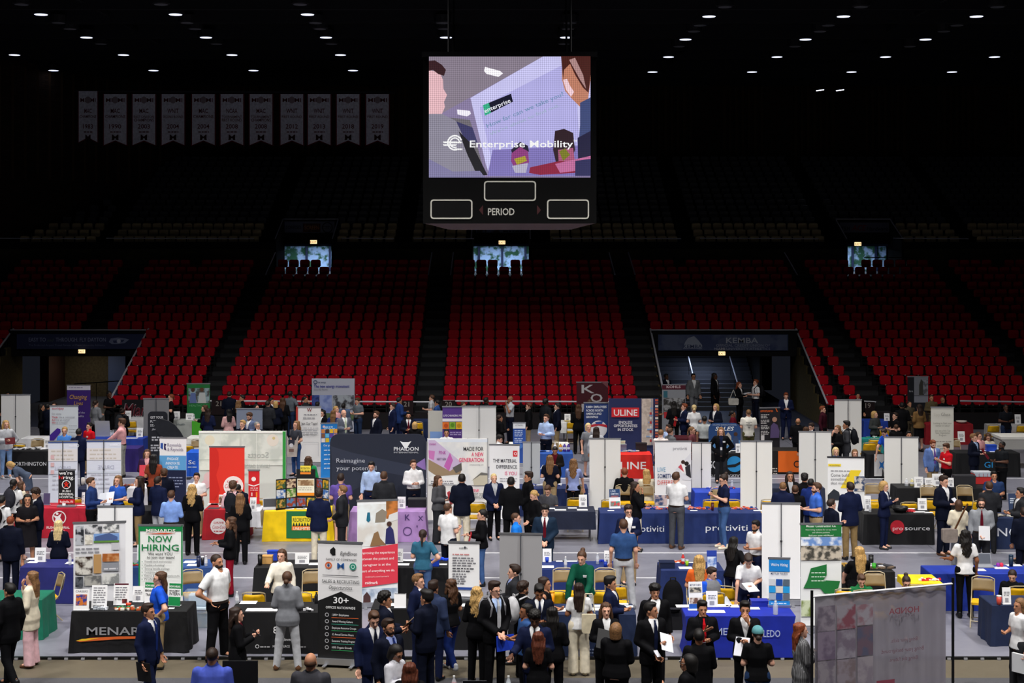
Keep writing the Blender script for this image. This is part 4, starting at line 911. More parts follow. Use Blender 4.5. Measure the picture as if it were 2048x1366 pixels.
def worn_backpack(o, col, label, strap=True):
 """rucksack hanging behind person o"""
 from mathutils import Vector, Euler
 s_ = o.scale[0]; rz = o.rotation_euler[2]; l = Vector((0, .21, 1.02))*s_; l.rotate(Euler((0, 0, rz)))
 th = thing('backpack', label, 'backpack', tuple(o.location+l), math.degrees(rz)); th.scale = (s_,)*3
 def pk():
  g = Grid((-.2, -.13, -.06), (.2, .2, .52), .02); d = smin(g.ell((0, .03, .22), (.165, .11, .25)), g.ell((0, .1, .14), (.12, .06, .13)), .03); d = np.maximum(d, -.0-g.Y-.055)
  v, f = g.mesh(d); return to_mesh('pack', [(v, f, 0)], 1)
 c = bpy.data.objects.new('pack', cached('pack', pk)); COL.objects.link(c); c.parent = th; slot(c, 0, pm(col))
 fp = MB().prism(rrect(-.1, .1, .03, .2, .04, .03), .135, .165).build('front_pocket', pm(col), th)
 MB().path([(-.11, -.04, .42), (-.115, -.2, .46), (-.115, -.34, .34), (-.13, -.3, .16), (-.14, -.08, .05)], .017, 6).build('shoulder_strap', pm(col), th)
 MB().path([(.11, -.04, .42), (.115, -.2, .46), (.115, -.34, .34), (.13, -.3, .16), (.14, -.08, .05)], .017, 6).build('shoulder_strap', pm(col), th)
 MB().path([(-.03, .0, .45), (-.03, .0, .5), (.03, 0, .5), (.03, 0, .45)], .01, 5).build('grab_handle', pm(col), th)
 return th
# ================================================================ banners, tables, chairs, props
ALU = mat('#b8bac0', .35, 'metal', spec=.5); WHITE = '#ececee'
def sway(x0, x1, z0, z1, y0, y1, amp=.006, n=9, seed=0):      # slightly wavy sheet with thickness
 rnd = random.Random(seed); ph = rnd.random()*6; m_ = MB(); nz = 6; vs = []
 for side, yy in ((0, y0), (1, y1)):
  for j in range(nz+1):
   for i in range(n+1):
    u, v = i/n, j/nz; vs.append((x0+(x1-x0)*u, yy+amp*math.sin(u*7+ph+v*2)*math.sin(math.pi*min(1, v*1.1)), z0+(z1-z0)*v))
 q = (n+1)*(nz+1); fs = []
 for j in range(nz):
  for i in range(n):
   a = j*(n+1)+i; fs.append((a, a+1, a+n+2, a+n+1)); fs.append((a+q, a+n+1+q, a+n+2+q, a+1+q))
 for i in range(n): fs += [(i, i+q, i+1+q, i+1), (nz*(n+1)+i, nz*(n+1)+i+1, nz*(n+1)+i+1+q, nz*(n+1)+i+q)]
 for j in range(nz):
  a = j*(n+1); b = a+n; fs += [(a, a+n+1, a+n+1+q, a+q), (b, b+q, b+n+1+q, b+n+1)]
 return m_.add(vs, fs)
def free_strip(xl, xr, D, r=.16):
 for k in range(0, 26):
  for s_ in (1, -1):
   d = D+s_*k*.06
   if not any(Xp(xl, d) < b+.05 and Xp(xr, d) > a-.05 and c-r < d < e+r for a, b, c, e in TRC): return d
 return D
def banner(label, xl, xr, yt, D, col=WHITE, items=(), yaw=0, yb=None, kind='roll', back=False, cat='banner', zb=None, topcol=None, depth=0, name=None, kindm='', lean=0):
 cx = (xl+xr)/2
 if kind == 'table': D = onto(Xp(cx, D), D, .1)[1]
 elif kind == 'roll': D = free_strip(xl, xr, D)
 s_ = D/F; ca = math.cos(R(yaw)); W = (xr-xl)*s_/ca; zt = Zp(yt, D)
 if kind != 'table': BNR.append((Xp(xl, D), Xp(xr, D), D-.05, D+.05))
 z0 = zb if zb is not None else (.07 if yb is None else max(.01, Zp(yb, D)))
 o = thing(name or {'roll': 'roll_up_banner', 'wall': 'fabric_backdrop', 'round': 'fabric_backdrop', 'board': 'display_board', 'table': 'tabletop_banner'}[kind], label, cat, (Xp(cx, D), D, z0 if kind in ('table', 'board') else 0), yaw)
 if lean: o.rotation_euler = (R(lean), 0, R(yaw))
 off = z0 if kind in ('table', 'board') else 0
 zt -= off; zb_ = z0-off; m_ = mat(col, .65, kindm)
 if kind == 'round':
  pts = rrect(-W/2, W/2, .02, zt, min(.22, W*.2), .03, 4); pn = MB().prism(pts, -.02, .02).build('fabric_panel', m_, o)
  MB().box(-W/2+.06, -W/2+.16, -.2, .2, 0, .02).build('foot', ALU, o); MB().box(W/2-.16, W/2-.06, -.2, .2, 0, .02).build('foot', ALU, o); y0 = -.02
 elif kind == 'wall':
  pn = sway(-W/2, W/2, zb_, zt, -.02, .02, .008, 14, int(xl)).build('fabric_panel', m_, o); y0 = -.034
  for k in range(4): MB().tube((-W/2+W*k/3, .06, 0), (-W/2+W*k/3, .06, zt), .015).build('frame_post', ALU, o)
  for k in range(3): MB().tube((-W/2, .06, .1+k*(zt-.15)/2), (W/2, .06, .1+k*(zt-.15)/2), .012).build('frame_bar', ALU, o)
 else:
  pn = sway(-W/2, W/2, zb_+(.06 if kind != 'board' else 0), zt-.02, -.004, .004, .003 if kind == 'roll' else .001, 7, int(xl)).build('banner_sheet' if kind != 'board' else 'board_sheet', m_, o); y0 = -.008
  if kind != 'board':
   MB().box(-W/2-.015, W/2+.015, -.014, .014, zt-.025, zt+.012).build('top_rail', mat(topcol, .5) if topcol else ALU, o)
   MB().box(-W/2-.02, W/2+.02, -.07, .07, zb_-.06 if kind == 'roll' else 0, zb_+.04).build('base', ALU, o)
   py = -.035 if back else .035
   MB().tube((0, py, zb_), (0, py, zt), .011, 6).build('support_pole', mat('#4c4e55', .4) if back else ALU, o)
   if back: MB().box(-.02, .02, -.05, -.02, zt*.62, zt*.62+.035).build('pole_clamp', mat('#2b2c31', .5), o)
   if kind == 'roll':
    for sd in (-1, 1): MB().box(sd*W*.3-.03, sd*W*.3+.03, -.2, .2, 0, .015).build('foot', ALU, o)
 fn = lambda px, py: ((px-cx)*s_/ca, Zp(py, D)-off)
 if kind == 'board' and cat == 'banner':
  for sx in (-.4, .4): MB().tube((sx*W, .03, -off), (sx*W*.8, .03, zt*.9), .012).build('easel_leg', DARK, o)
 if items: gfx(pn, fn, items, y0)
 return o
# ---- cloth-covered tables
def cloth_mesh(W, dp, h, flare=.035, drop=0.0, seed=0, stretch=False):
 rnd = random.Random(seed); per = []; n = max(8, int(W/.09)); md = max(4, int(dp/.12))
 for i in range(n): per.append((-W/2+W*i/n, -dp/2, 0, -1))
 for i in range(md): per.append((W/2, -dp/2+dp*i/md, 1, 0))
 for i in range(n): per.append((W/2-W*i/n, dp/2, 0, 1))
 for i in range(md): per.append((-W/2, dp/2-dp*i/md, -1, 0))
 N = len(per); vs = []; lev = [h, h-.012, h-.12, drop+(h-drop)*.5, drop+(h-drop)*.2, drop+.004]
 for li, z in enumerate(lev):
  t = (h-z)/h
  for k, (x, y, nx, ny) in enumerate(per):
   corner = (abs(abs(x)-W/2) < .1)+(abs(abs(y)-dp/2) < .1) == 2
   if li == 0: vs.append((x*(1-.012/W*2), y*(1-.012/dp*2), z)); continue
   if stretch:
    f = .0 if corner else -.09*math.sin(math.pi*min(1, t))*0; a = 1.0
    k_ = 1-.05*math.sin(math.pi*min(1, t))+.05*max(0, t-.7); vs.append((x*k_, y, z)); continue
   wv = .006*math.sin(k*1.9+seed)*t if (ny < 0) else .022*math.sin(k*2.1+seed)*t
   fl_ = (flare*t*1.4 if corner else flare*t*(.25 if ny < 0 else .8))+wv
   ex = (1 if x > 0 else -1)*(flare*t*1.6 if corner else 0)
   vs.append((x+nx*fl_+(ex if nx == 0 else 0), y+ny*fl_, z))
 fs = [tuple(range(N))]
 for li in range(len(lev)-1):
  for k in range(N): a = li*N+k; b = li*N+(k+1) % N; fs.append((a, a+N, b+N, b))
 return MB().add(vs, fs)
TBL = {}; TRC = []; CHR = []; PPL = []; BNR = []
def hits(x, y, r, lst): return any(a-r < x < b+r and c-r < y < d+r for a, b, c, d in lst)
def free_depth(px, D, r, lst, reach=1.2, ry=None):
 """nearest distance along the sight line of column px at which a thing of radius r clears the rectangles"""
 for k in range(0, int(reach/.05)):
  for s_ in (1, -1):
   d = D+s_*k*.05
   if not hits(Xp(px, d), d, r, lst): return d
 return D
def onto(x, D, my=.03, mx=.03):
 """distance and x moved onto the nearest table top"""
 best = None
 for a, b, c, d in TRC:
  d2 = min(max(D, c+my), d-.12); x2 = min(max(x*d2/D, a+mx), b-mx); e = abs(d2-D)+3*abs(x2-x*d2/D)
  if best is None or e < best[0]: best = (e, x2, d2)
 return (best[1], best[2]) if best and best[0] < 1.6 else (x, D)
def table(tid, label, xl, xr, y, col, items=(), dp=.76, drop=0.0, h=.745, D=None, yaw=0, stretch=False, legs=False, name='tablecloth', cat='tablecloth'):
 D = D or F*(HC-h)/(y-HY); s_ = D/F; cx = (xl+xr)/2; W = (xr-xl)*s_
 o = thing(name, label, cat, (Xp(cx, D+dp/2), D+dp/2, 0), yaw)
 o.location.x = Xp(cx, D)
 c = cloth_mesh(W, dp, h, .03, drop, int(abs(xl)) % 17, stretch).build('cloth', mat(col, .75, 'cloth', scale=3), o, False)
 if items: gfx(c, lambda px, py: ((px-cx)*s_, Zp(py, D)), items, -dp/2-.022)
 if legs:
  t = thing('folding_table', {'tray': 'small folding table under the bright yellow cloth', 'shortnavy': 'folding table with thin legs under the short navy cloth', 'farwhite': 'far folding table under a short white cloth, right of centre', 'farwhite2': 'far folding table under a short white cloth at left'}[tid], 'table', (Xp(cx, D), D+dp/2, 0), yaw)
  MB().box(-W/2+.03, W/2-.03, -dp/2+.03, dp/2-.03, h-.05, h-.02).build('table_top', mat('#8d8a84', .6), t)
  for sx in (-1, 1):
   for sy in (-1, 1): MB().tube((sx*(W/2-.12), sy*(dp/2-.1), 0), (sx*(W/2-.12), sy*(dp/2-.1), h-.05), .014).build('leg', mat('#4a4a4e', .5), t)
 TBL[tid] = (D, h); TRC.append((o.location.x-W/2, o.location.x+W/2, D, D+dp)); return o
# ---- folding chairs
YEL = mat('#d9a70c', .5, 'cloth', spec=.3); BEI = mat('#8f7d5e', .45, spec=.4); BEIF = mat('#a89a7c', .4, spec=.5)
def chair_parts():
 d = {}
 d['seat'] = MB().prism(rrect(-.2, .2, -.2, .2, .06, .05), -.02, .02)
 d['seat'].v = [(x, z, .445+y) for x, y, z in d['seat'].v]
 m_ = MB(); n = 8; vs = []
 for sd in (0, 1):
  for z in (.60, .66, .78, .83):
   for i in range(n+1):
    u = i/n*2-1; w_ = .2 if z < .8 else .17; vs.append((u*w_, .235+(.06-.06*u*u*1.0)+sd*.02+(z-.6)*.22, z))
 q = 4*(n+1); fs = []
 for j in range(3):
  for i in range(n):
   a = j*(n+1)+i; fs += [(a, a+1, a+n+2, a+n+1), (a+q, a+n+1+q, a+n+2+q, a+1+q)]
 for i in range(n): fs += [(i, i+q, i+1+q, i+1), (3*(n+1)+i, 3*(n+1)+i+1, 3*(n+1)+i+1+q, 3*(n+1)+i+q)]
 d['backrest'] = m_.add(vs, fs)
 for nm, sd in (('frame_l', -1), ('frame_r', 1)): d[nm] = MB().path([(sd*.21, -.27, .0), (sd*.21, .2, .5), (sd*.205, .29, .84)], .012, 5)
 for nm, sd in (('rear_l', -1), ('rear_r', 1)): d[nm] = MB().path([(sd*.19, .27, .0), (sd*.19, -.14, .44)], .012, 5)
 d['bar_f'] = MB().tube((-.21, -.17, .11), (.21, -.17, .11), .009, 5); d['bar_r'] = MB().tube((-.19, .18, .1), (.19, .18, .1), .009, 5); d['bar_t'] = MB().path([(-.205, .29, .84), (-.12, .33, .87), (.12, .33, .87), (.205, .29, .84)], .012, 5)
 return {k: v.mesh({'frame_l': 'leg', 'frame_r': 'leg', 'rear_l': 'leg', 'rear_r': 'leg', 'bar_f': 'stretcher', 'bar_r': 'stretcher', 'bar_t': 'back_frame'}.get(k, k), k == 'backrest') for k, v in d.items()}
CHP = chair_parts()
for k_, me in CHP.items(): me.materials.append(None)
def chair(x, D, face, backc, label, seatc='y', X=None):
 D = free_depth(x, D, .3, TRC+CHR, .9); X_ = Xp(x, D); CHR.append((X_-.17, X_+.17, D-.17, D+.17))
 o = thing('folding_chair', label, 'chair', (X_, D, 0), face, 'folding chairs at the booths')
 for k_, me in CHP.items():
  c = bpy.data.objects.new(me.name.split('.')[0], me); COL.objects.link(c); c.parent = o
  slot(c, 0, {'seat': YEL if seatc == 'y' else BEI, 'backrest': YEL if backc == 'y' else BEI}.get(k_, BEIF))
 return o
# ---- table-top things; px, py = photo position of the near bottom edge on a table of height z
def onz(px, py, z=.748):
 D = F*(HC-z)/(py-HY)
 if .7 < z < .76: return onto(Xp(px, D), D)+(z,)
 return (Xp(px, D), D, z)
def sheet(px, py, w_=.216, d_=.28, col='#e9e9ec', rz=0, label='', z=.75, name='paper_sheet', cat='paper', group=None, t=.004, items=None):
 p = onz(px, py, z); o = tag(MB().box(-w_/2, w_/2, 0, d_, 0, t).build(name, mat(col, .6)), label, cat, group); o.location = p; o.rotation_euler = (0, 0, R(rz)); return o
def stack_of(specs, what, where, **kw):
 """specs: (px, py, w, d, col, rz); gives each an ordinal label from left to right"""
 n = len(specs); specs = sorted(specs)
 for i, q in enumerate(specs):
  px, py = q[:2]; w_ = q[2] if len(q) > 2 else .216; d_ = q[3] if len(q) > 3 else .28; col = q[4] if len(q) > 4 else '#e9e9ec'; rz = q[5] if len(q) > 5 else 0
  od = '' if n == 1 else ('left ' if i == 0 else 'right ') if n == 2 else ('leftmost ' if i == 0 else 'rightmost ' if i == n-1 else nth(i)+' from left '); 
  sheet(px, py, w_, d_, col, rz, (od+what+' on '+where).strip(), **kw)
def stand_sign(px, yt, yb, w_px, label, items=None, col='#f0f0f2', z=.748, rz=0, name='sign_holder', lean=8, cat='sign'):
 """leaning acrylic sign standing on a table"""
 p = onz(px, yb, z); s_ = p[1]/F; h = (yb-yt)*s_; w_ = w_px*s_
 o = thing(name, label, cat, p, rz)
 a = MB().prismx([(0, 0), (.004, 0), (.004+math.tan(R(lean))*h, h), (math.tan(R(lean))*h, h)], -w_/2, w_/2).build('acrylic_panel', mat(col, .3, spec=.5), o)
 MB().box(-w_/2, w_/2, -.01, .09, 0, .005).build('foot', mat('#c9ccd2', .2, spec=.5), o)
 it = items if items is not None else [('l', px-w_px*.32, yt+(yb-yt)*.3, px+w_px*.36, 3, (yb-yt)*.1, '#6a6a70'), ('r', px-w_px*.2, yt+(yb-yt)*.62, px+w_px*.2, yt+(yb-yt)*.86, '#9a9aa2')]
 c = thing('x', None, None) if False else a
 def fn(x_, y_): return ((x_-px)*s_, (yb-y_)*s_)
 # print follows the lean: shear each flat print
 before = set(o_.name for o_ in a.children); gfx(a, fn, it, 0, -.0012, .003)
 for ch in a.children:
  if ch.name in before: continue
  for v in ch.data.vertices: v.co.y += math.tan(R(lean))*v.co.z
 return o
BOT = {}
def bottle(px, py, label, col='#dfe6ee', capc='#f0f0f0', h=.22, r=.033, z=.748, kind='glass', group=None, lab='#dcdce2'):
 o = thing('bottle', label, 'bottle', onz(px, py, z), 0, group)
 MB().lathe([(r*.9, 0), (r, .01), (r, h*.62), (r*.85, h*.7), (r*.42, h*.86), (r*.4, h*.92)], 10).build('body', mat(col, .15, kind, spec=.6) if kind else mat(col, .35, spec=.5), o, True)
 MB().lathe([(r*.46, h*.91), (r*.46, h)], 10).build('cap', mat(capc, .5), o)
 if lab: MB().lathe([(r*1.02, h*.28), (r*1.02, h*.55)], 10).build('paper_label', mat(lab, .6), o)
 return o
def tumbler(px, py, label, col, h=.2, r=.04, z=.748, lid='#e8e8ea', cat='tumbler'):
 o = thing('tumbler', label, cat, onz(px, py, z)); MB().lathe([(r*.82, 0), (r, h*.3), (r*1.04, h*.86)], 12).build('cup', mat(col, .4, spec=.4), o, True); MB().lathe([(r*1.07, h*.86), (r*1.0, h*.96), (r*.3, h)], 12).build('lid', mat(lid, .4), o, True); return o
def carton(px, py, w_, d_, h, col, label, name='box', z=.748, rz=0, cat='box', lidc=None):
 o = thing(name, label, cat, onz(px, py, z), rz); MB().box(-w_/2, w_/2, 0, d_, 0, h*.86).build('body', mat(col, .55), o)
 MB().box(-w_/2-.006, w_/2+.006, -.006, d_+.006, h*.86, h).build('lid', mat(lidc or col, .5), o); return o
def laptop(px, py, label, rz=0, col='#9a9ca4', scr='#1c2440', z=.748, sc=1.0):
 o = thing('laptop', label, 'laptop', onz(px, py, z), rz); o.scale = (sc,)*3
 MB().box(-.17, .17, 0, .24, 0, .018).build('keyboard_deck', mat(col, .4), o)
 l_ = MB().add([(-.17, .24, .018), (.17, .24, .018), (.17, .32, .235), (-.17, .32, .235), (-.17, .25, .014), (.17, .25, .014), (.17, .33, .231), (-.17, .33, .231)], [(0, 1, 2, 3), (7, 6, 5, 4), (3, 2, 6, 7), (0, 3, 7, 4), (1, 5, 6, 2), (0, 4, 5, 1)]).build('lid', mat(col, .4), o)
 MB().add([(-.155, .2445, .035), (.155, .2445, .035), (.155, .312, .222), (-.155, .312, .222)], [(0, 1, 2, 3)]).build('screen', mat(scr, .3), l_); return o
def bowl(px, py, label, col, r=.14, h=.09, z=.748, fill=None, name='bowl', cat='bowl', n=12):
 o = thing(name, label, cat, onz(px, py, z)); MB().lathe([(r*.55, 0), (r*.9, h*.5), (r, h), (r*.92, h), (r*.8, h*.55), (r*.1, h*.3)], 14).build('dish', mat(col, .4), o, True)
 if fill:
  m_ = MB(); rnd = random.Random(int(px))
  for k in range(n):
   a = rnd.random()*6.28; q = r*.7*math.sqrt(rnd.random()); c = (q*math.cos(a), q*math.sin(a), h*.85+rnd.random()*.03); m_.lathe([(.006, -.02), (.028, 0), (.006, .02)], 6, c)
  tag(m_.build('wrapped_sweets', mat(fill, .5), o), kind='stuff')
 return o
def heap(px, py, label, cols, n=16, rx=.3, ry=.12, z=.748, name='giveaway_pile', cat='giveaways', sz=.05):
 """small giveaways lying in a loose pile nobody could count"""
 rnd = random.Random(int(px)); p = onz(px, py, z); o = thing(name, label, cat, p); o['kind'] = 'stuff'
 for ci, c in enumerate(cols):
  m_ = MB()
  for k in range(n):
   x, y = (rnd.random()*2-1)*rx, rnd.random()*ry*2; a = rnd.random()*3.14; w_, d_, h = sz*(.6+rnd.random()), sz*(.4+rnd.random()*.6), .012+rnd.random()*.03
   cs, sn = math.cos(a), math.sin(a); m_.add([(x+cs*i*w_-sn*j*d_, y+sn*i*w_+cs*j*d_, hh) for hh in (0.001+ci*.004, h) for i, j in ((-.5, -.5), (.5, -.5), (.5, .5), (-.5, .5))], [(4, 5, 6, 7), (0, 1, 5, 4), (1, 2, 6, 5), (2, 3, 7, 6), (3, 0, 4, 7)])
  tag(m_.build('giveaway', mat(c, .5), o), kind='stuff')
 return o
# ================================================================ booths: tables and what stands on them
BKC, NVC = '#121215', '#1b2a58'
table('menards', 'black cloth with grey store name and orange swoosh on the front left table', 143, 374, 1222, BKC, [('t', 'MENARDS', 174, 1269, 16, '#8f9096', 'b', 146), ('p', [(152, 1281), (180, 1275), (240, 1272), (300, 1272), (330, 1275), (290, 1276), (230, 1278), (160, 1283)], '#d8642c'), ('p', [(152, 1281), (165, 1277), (200, 1275), (170, 1281)], '#e8c02c')])
table('eleven', 'black cloth with white logos on the table left of the recruiting banner', 458, 668, 1224, BKC, [('t', '811', 547, 1266, 14, '#d8d8dc', 'b', 22), ('t', 'EightEleven', 550, 1281, 6, '#c8c8cc', 'i', 34), ('g', 515, 1292, 4, .35, '#d0d0d4'), ('l', 521, 1294, 542, 1, 4, '#b8b8bc', 2.4), ('t', 'MEDASOURCE', 546, 1294, 4.5, '#d0d0d4', 'm', 34), ('l', 585, 1294, 612, 1, 4, '#b8b8bc', 2.4)])
table('menu', 'black cloth on the table under the white notice banner', 742, 958, 1217, BKC)
table('midnavy', 'navy cloth on the table before the woman in green', 1040, 1272, 1228, '#182647', [('t', 'N', 1176, 1282, 9, '#8a94b0', 'm'), ('l', 1170, 1300, 1200, 2, 6, '#6a7490', 3)])
table('mettler', 'royal blue stretch cloth with white capitals on the front right table', 1370, 1592, 1231, '#16289c', [('t', 'METTLER', 1432, 1269, 14, '#a8b4d8', 'b', 74), ('t', 'TOLEDO', 1506, 1273, 14, '#a8b4d8', 'b', 54)], stretch=True)
table('green', 'teal green cloth on the table at the lower left edge', -110, 84, 1199, '#116a52')
table('cornernavy', 'dark navy cloth sweeping to the floor at the lower right edge', 1984, 2150, 1210, '#1b2746')
MB_ = MB().add([P(1982, 1208, 27.5), P(2006, 1228, 27.1), P(1972, 1290, 26.9), P(1938, 1290, 27.6)], [(0, 1, 2, 3), (3, 2, 1, 0)])
# rear tables of the front island (near edges seen)
table('purple', 'indigo cloth on the table behind the cream cardigan woman', 40, 196, 1134, '#25286c')
table('denim', 'denim blue cloth on the table behind the NOW HIRING banner', 262, 424, 1134, '#2b4a84')
table('rearblack', 'black cloth on the table behind the white cardigan woman', 508, 650, 1135, BKC)
table('rearblack2', 'black cloth on the table behind the teal shirt woman', 770, 905, 1135, BKC)
table('rearnavy', 'navy cloth on the table behind the green sweater woman', 1082, 1240, 1138, '#1d2f6a')
table('rearnavy2', 'navy cloth on the table behind the orange shirt woman', 1322, 1448, 1140, '#1a2a5c')
table('rearblack3', 'black cloth on the table beside the green construction banner', 1683, 1790, 1143, BKC)
table('rearblue', 'royal blue cloth on the table behind the curly-haired woman at right', 1862, 2080, 1147, '#1a3398')
table('tray', 'bright yellow cloth on the small table with sweets', 1815, 1886, 1166, '#e8c81c', drop=.6, legs=True)
# second row fronts
table('rush', 'red hospital cloth with a white figure emblem', 20, 171, 1016, '#b01a30', [('g', 119, 1035, 14, .16, '#e8dcdc'), ('p', [(107, 1030), (116, 1032), (124, 1026), (121, 1035), (128, 1046), (117, 1040), (108, 1048), (112, 1037)], '#f0e8e8'), ('o', 115, 1027, 2.6, '#f0e8e8'), ('t', 'RUSH MEMORIAL', 117, 1057, 5, '#f0e8e8', 'cb', 46), ('t', 'HOSPITAL', 117, 1064, 5, '#f0e8e8', 'cb', 28)])
table('polk', 'black cloth with faint grey letters behind the light blue shirt', 238, 368, 1021, '#141418', [('t', 'nolk', 284, 1052, 6, '#8a8a92', '', 24)])
table('coke', 'dark red cloth with a white round soft-drink badge', 408, 492, 1019, '#9c1420', [('o', 437, 1052, 16, '#d4cccc'), ('t', 'DRIVE', 438, 1047, 4, '#a8202a', 'cb', 20), ('t', 'Coca-Cola', 438, 1057, 7, '#a8202a', 'ci', 26), ('l', 428, 1063, 448, 1, 3, '#a8202a', 2)])
table('whiteend', 'short white cloth over the end table beside the red one', 496, 520, 1022, '#d9d9de', drop=.35)
table('recreation', 'yellow cloth with a green runner and sunset emblem', 528, 664, 1022, '#ecc60c', [('r', 573, 1022, 641, 1076, '#1f6a3c'), ('r', 584, 1032, 626, 1060, '#f0d830'), ('t', 'RECREATION', 605, 1043, 8, '#15301f', 'cb', 38), ('p', [(585, 1052)]+[(585+i*2.8, 1044 if i % 2 else 1052) for i in range(1, 15)]+[(625, 1052)], '#15301f'), ('r', 584, 1052, 626, 1060, '#e8762c'), ('t', 'UNLIMITED', 605, 1059.5, 6, '#f4ead0', 'cb', 36)])
table('lilac', 'lilac cloth printed with dark cross shapes before the navy backdrop', 700, 850, 1023, '#a883bc', [('t', 'X', 836, 1041, 10, '#4a3468', 'b'), ('t', 'K', 810, 1040, 12, '#4a3468', 'b'), ('t', 'x', 832, 1054, 6, '#4a3468', 'b'), ('g', 815, 1062, 9, .18, '#4a3468'), ('t', 'X', 715, 1042, 9, '#6a4c88', 'b'), ('g', 722, 1062, 7, .2, '#6a4c88')])
table('shortnavy', 'short navy cloth on the folding table left of the blue twin tables', 1098, 1191, 1023, '#1a2036', drop=.3, legs=True)
table('prota', 'navy cloth with white lowercase lettering, left of the twin tables', 1200, 1362, 1026, '#1d2f66', [('t', 'protiviti', 1262, 1063, 13, '#e6eaf2', '', 66)])
table('protb', 'navy cloth with white lowercase lettering, right of the twin tables', 1370, 1524, 1026, '#1d2f66', [('t', 'protiviti', 1411, 1061, 13, '#e6eaf2', '', 84)])
table('prosource', 'black cloth with a red ball logo and the word source', 1728, 1868, 1028, BKC, [('o', 1794, 1054, 14, '#b01c2c'), ('t', 'pro', 1785, 1060, 8, '#f0e0e0', '', 20), ('t', 'source', 1809, 1060, 9, '#e4e4e8', '', 50)])
table('norc', 'navy cloth with large white capitals at the right edge', 1936, 2080, 1036, '#1c2a4c', [('t', 'NOR', 1994, 1072, 17, '#d8dce6', 'm', 66)])
table('leftb', 'black cloth under papers at the left edge of the second row', -70, 62, 1000, BKC)
# rear tables of the second island
table('r1', 'dark navy cloth behind the see-through banners', 150, 246, 978, '#1a2040'); table('r2', 'white cloth behind the blue polo woman', 254, 322, 976, '#d4d4da')
table('r3', 'navy cloth behind the grey t-shirt man', 1000, 1176, 977, '#1c2c5c'); table('r4', 'bright blue cloth behind the navy polo woman', 1390, 1492, 985, '#1f3fae')
table('r5', 'black cloth loaded with signs and a tool case', 1795, 1992, 976, BKC); table('r6', 'charcoal cloth behind the yellow slash banner', 1540, 1650, 976, '#2a3044')
# third row fronts
table('worth', 'black cloth with white capitals at the far left', 4, 98, 902, BKC, [('t', 'WORTHINGTON', 20, 931, 7.5, '#e0e0e4', 'm', 73), ('l', 20, 938, 44, 1, 4, '#9a9a9e', 2)])
table('indigo', 'indigo cloth right of the pink shirt man', 216, 276, 897, '#30226c'); table('royal', 'royal blue cloth behind the pink shirt man', 178, 286, 878, '#1b3a9c', drop=.15)
table('scar', 'bright blue cloth right of the navy striped banner', 372, 398, 905, '#1c58c8', [('t', 'Sc', 377, 928, 8, '#e8f0fa', 'b', 14), ('l', 376, 935, 396, 1, 4, '#b8d0f0', 2)])
table('att', 'medium blue cloth with white capitals behind the black t-shirt woman', 1060, 1146, 907, '#274f9c', [('t', 'ABT', 1080, 938, 9, '#e0e6f0', 'b', 32)])
table('whitec', 'long white cloth behind the light blue shirt man', 1018, 1138, 890, '#e6e4de')
table('uline', 'bright red cloth with large white capitals', 1214, 1304, 909, '#d0261e', [('t', 'ULINE', 1222, 938, 15, '#f0e6e4', 'b', 70)])
table('gq', 'black logistics cloth with a blue globe swoosh', 1412, 1486, 906, '#141518', [('t', 'GQ', 1416, 936, 15, '#e6e6ea', 'b', 18), ('o', 1469, 928, 16, '#2a90d0'), ('p', [(1453, 930), (1470, 928), (1485, 920), (1484, 926), (1470, 934), (1454, 935)], '#141518'), ('t', 'GLOBAL LOGISTICS', 1418, 955, 6.5, '#dcdce2', 'm', 66)])
table('orange', 'black cloth with an orange corner swirl behind the black skirt woman', 1540, 1604, 901, '#1a1614', [('r', 1556, 902, 1602, 944, '#e86a1c'), ('g', 1594, 928, 7, .3, '#1a1614'), ('l', 1542, 938, 1554, 3, 5, '#c8c0b8', 2)])
table('xbooth', 'black cloth with a white panel and blue star', 1734, 1768, 908, BKC, [('r', 1748, 908, 1768, 952, '#d4d4d4'), ('p', [(1758, 922), (1763, 926), (1768, 921), (1766, 930), (1768, 938), (1762, 934), (1757, 938), (1760, 930)], '#2a78c8')])
table('gi', 'black cloth with two blue capitals at right', 1912, 2040, 906, BKC, [('t', 'GI', 1968, 935, 12, '#2a90d0', 'm', 17)])
table('whitel', 'white cloth behind the yellow chair at the far left', 42, 102, 877, '#dcdce0'); table('teal', 'teal cloth behind the tallest white banner', 1722, 1772, 880, '#1f8a88')
table('whitef', 'white cloth right of the navy backdrop flag', 372, 402, 876, '#dcdcd8')
# far row at the bowl
table('health', 'light grey and green health cloth below the green banner', 338, 408, 842, '#a4a8a4', [('r', 384, 842, 408, 872, '#4aa82c'), ('t', 'Health', 354, 850, 4, '#3a4a52', 'm', 16)])
table('farwhite', 'short white cloth on the far table left of the black-haired woman', 1122, 1158, 845, '#dcdcdc', drop=.36, legs=True)
table('farred', 'red cloth behind the cream glass-company banner', 1852, 1946, 848, '#8c1420'); table('light', 'white cloth with black capitals at the right edge', 1982, 2090, 852, '#b8b6b8', [('t', 'LIGHTHOUSE', 2014, 874, 6, '#141416', 'b', 62)])
table('farwhite2', 'short white cloth behind the rounded black banner', 254, 290, 838, '#c8c8cc', drop=.36, legs=True); table('farblue', 'dark blue cloth on the far table behind the dark suits', 824, 860, 842, '#16264c'); table('farblue2', 'royal blue cloth behind the blonde woman in grey', 1728, 1776, 842, '#1a3a98'); table('farmar', 'dark maroon cloth behind the maroon sweater woman', 1352, 1400, 876, '#4a0f1c')
# ================================================================ booths: banners
W_ = WHITE
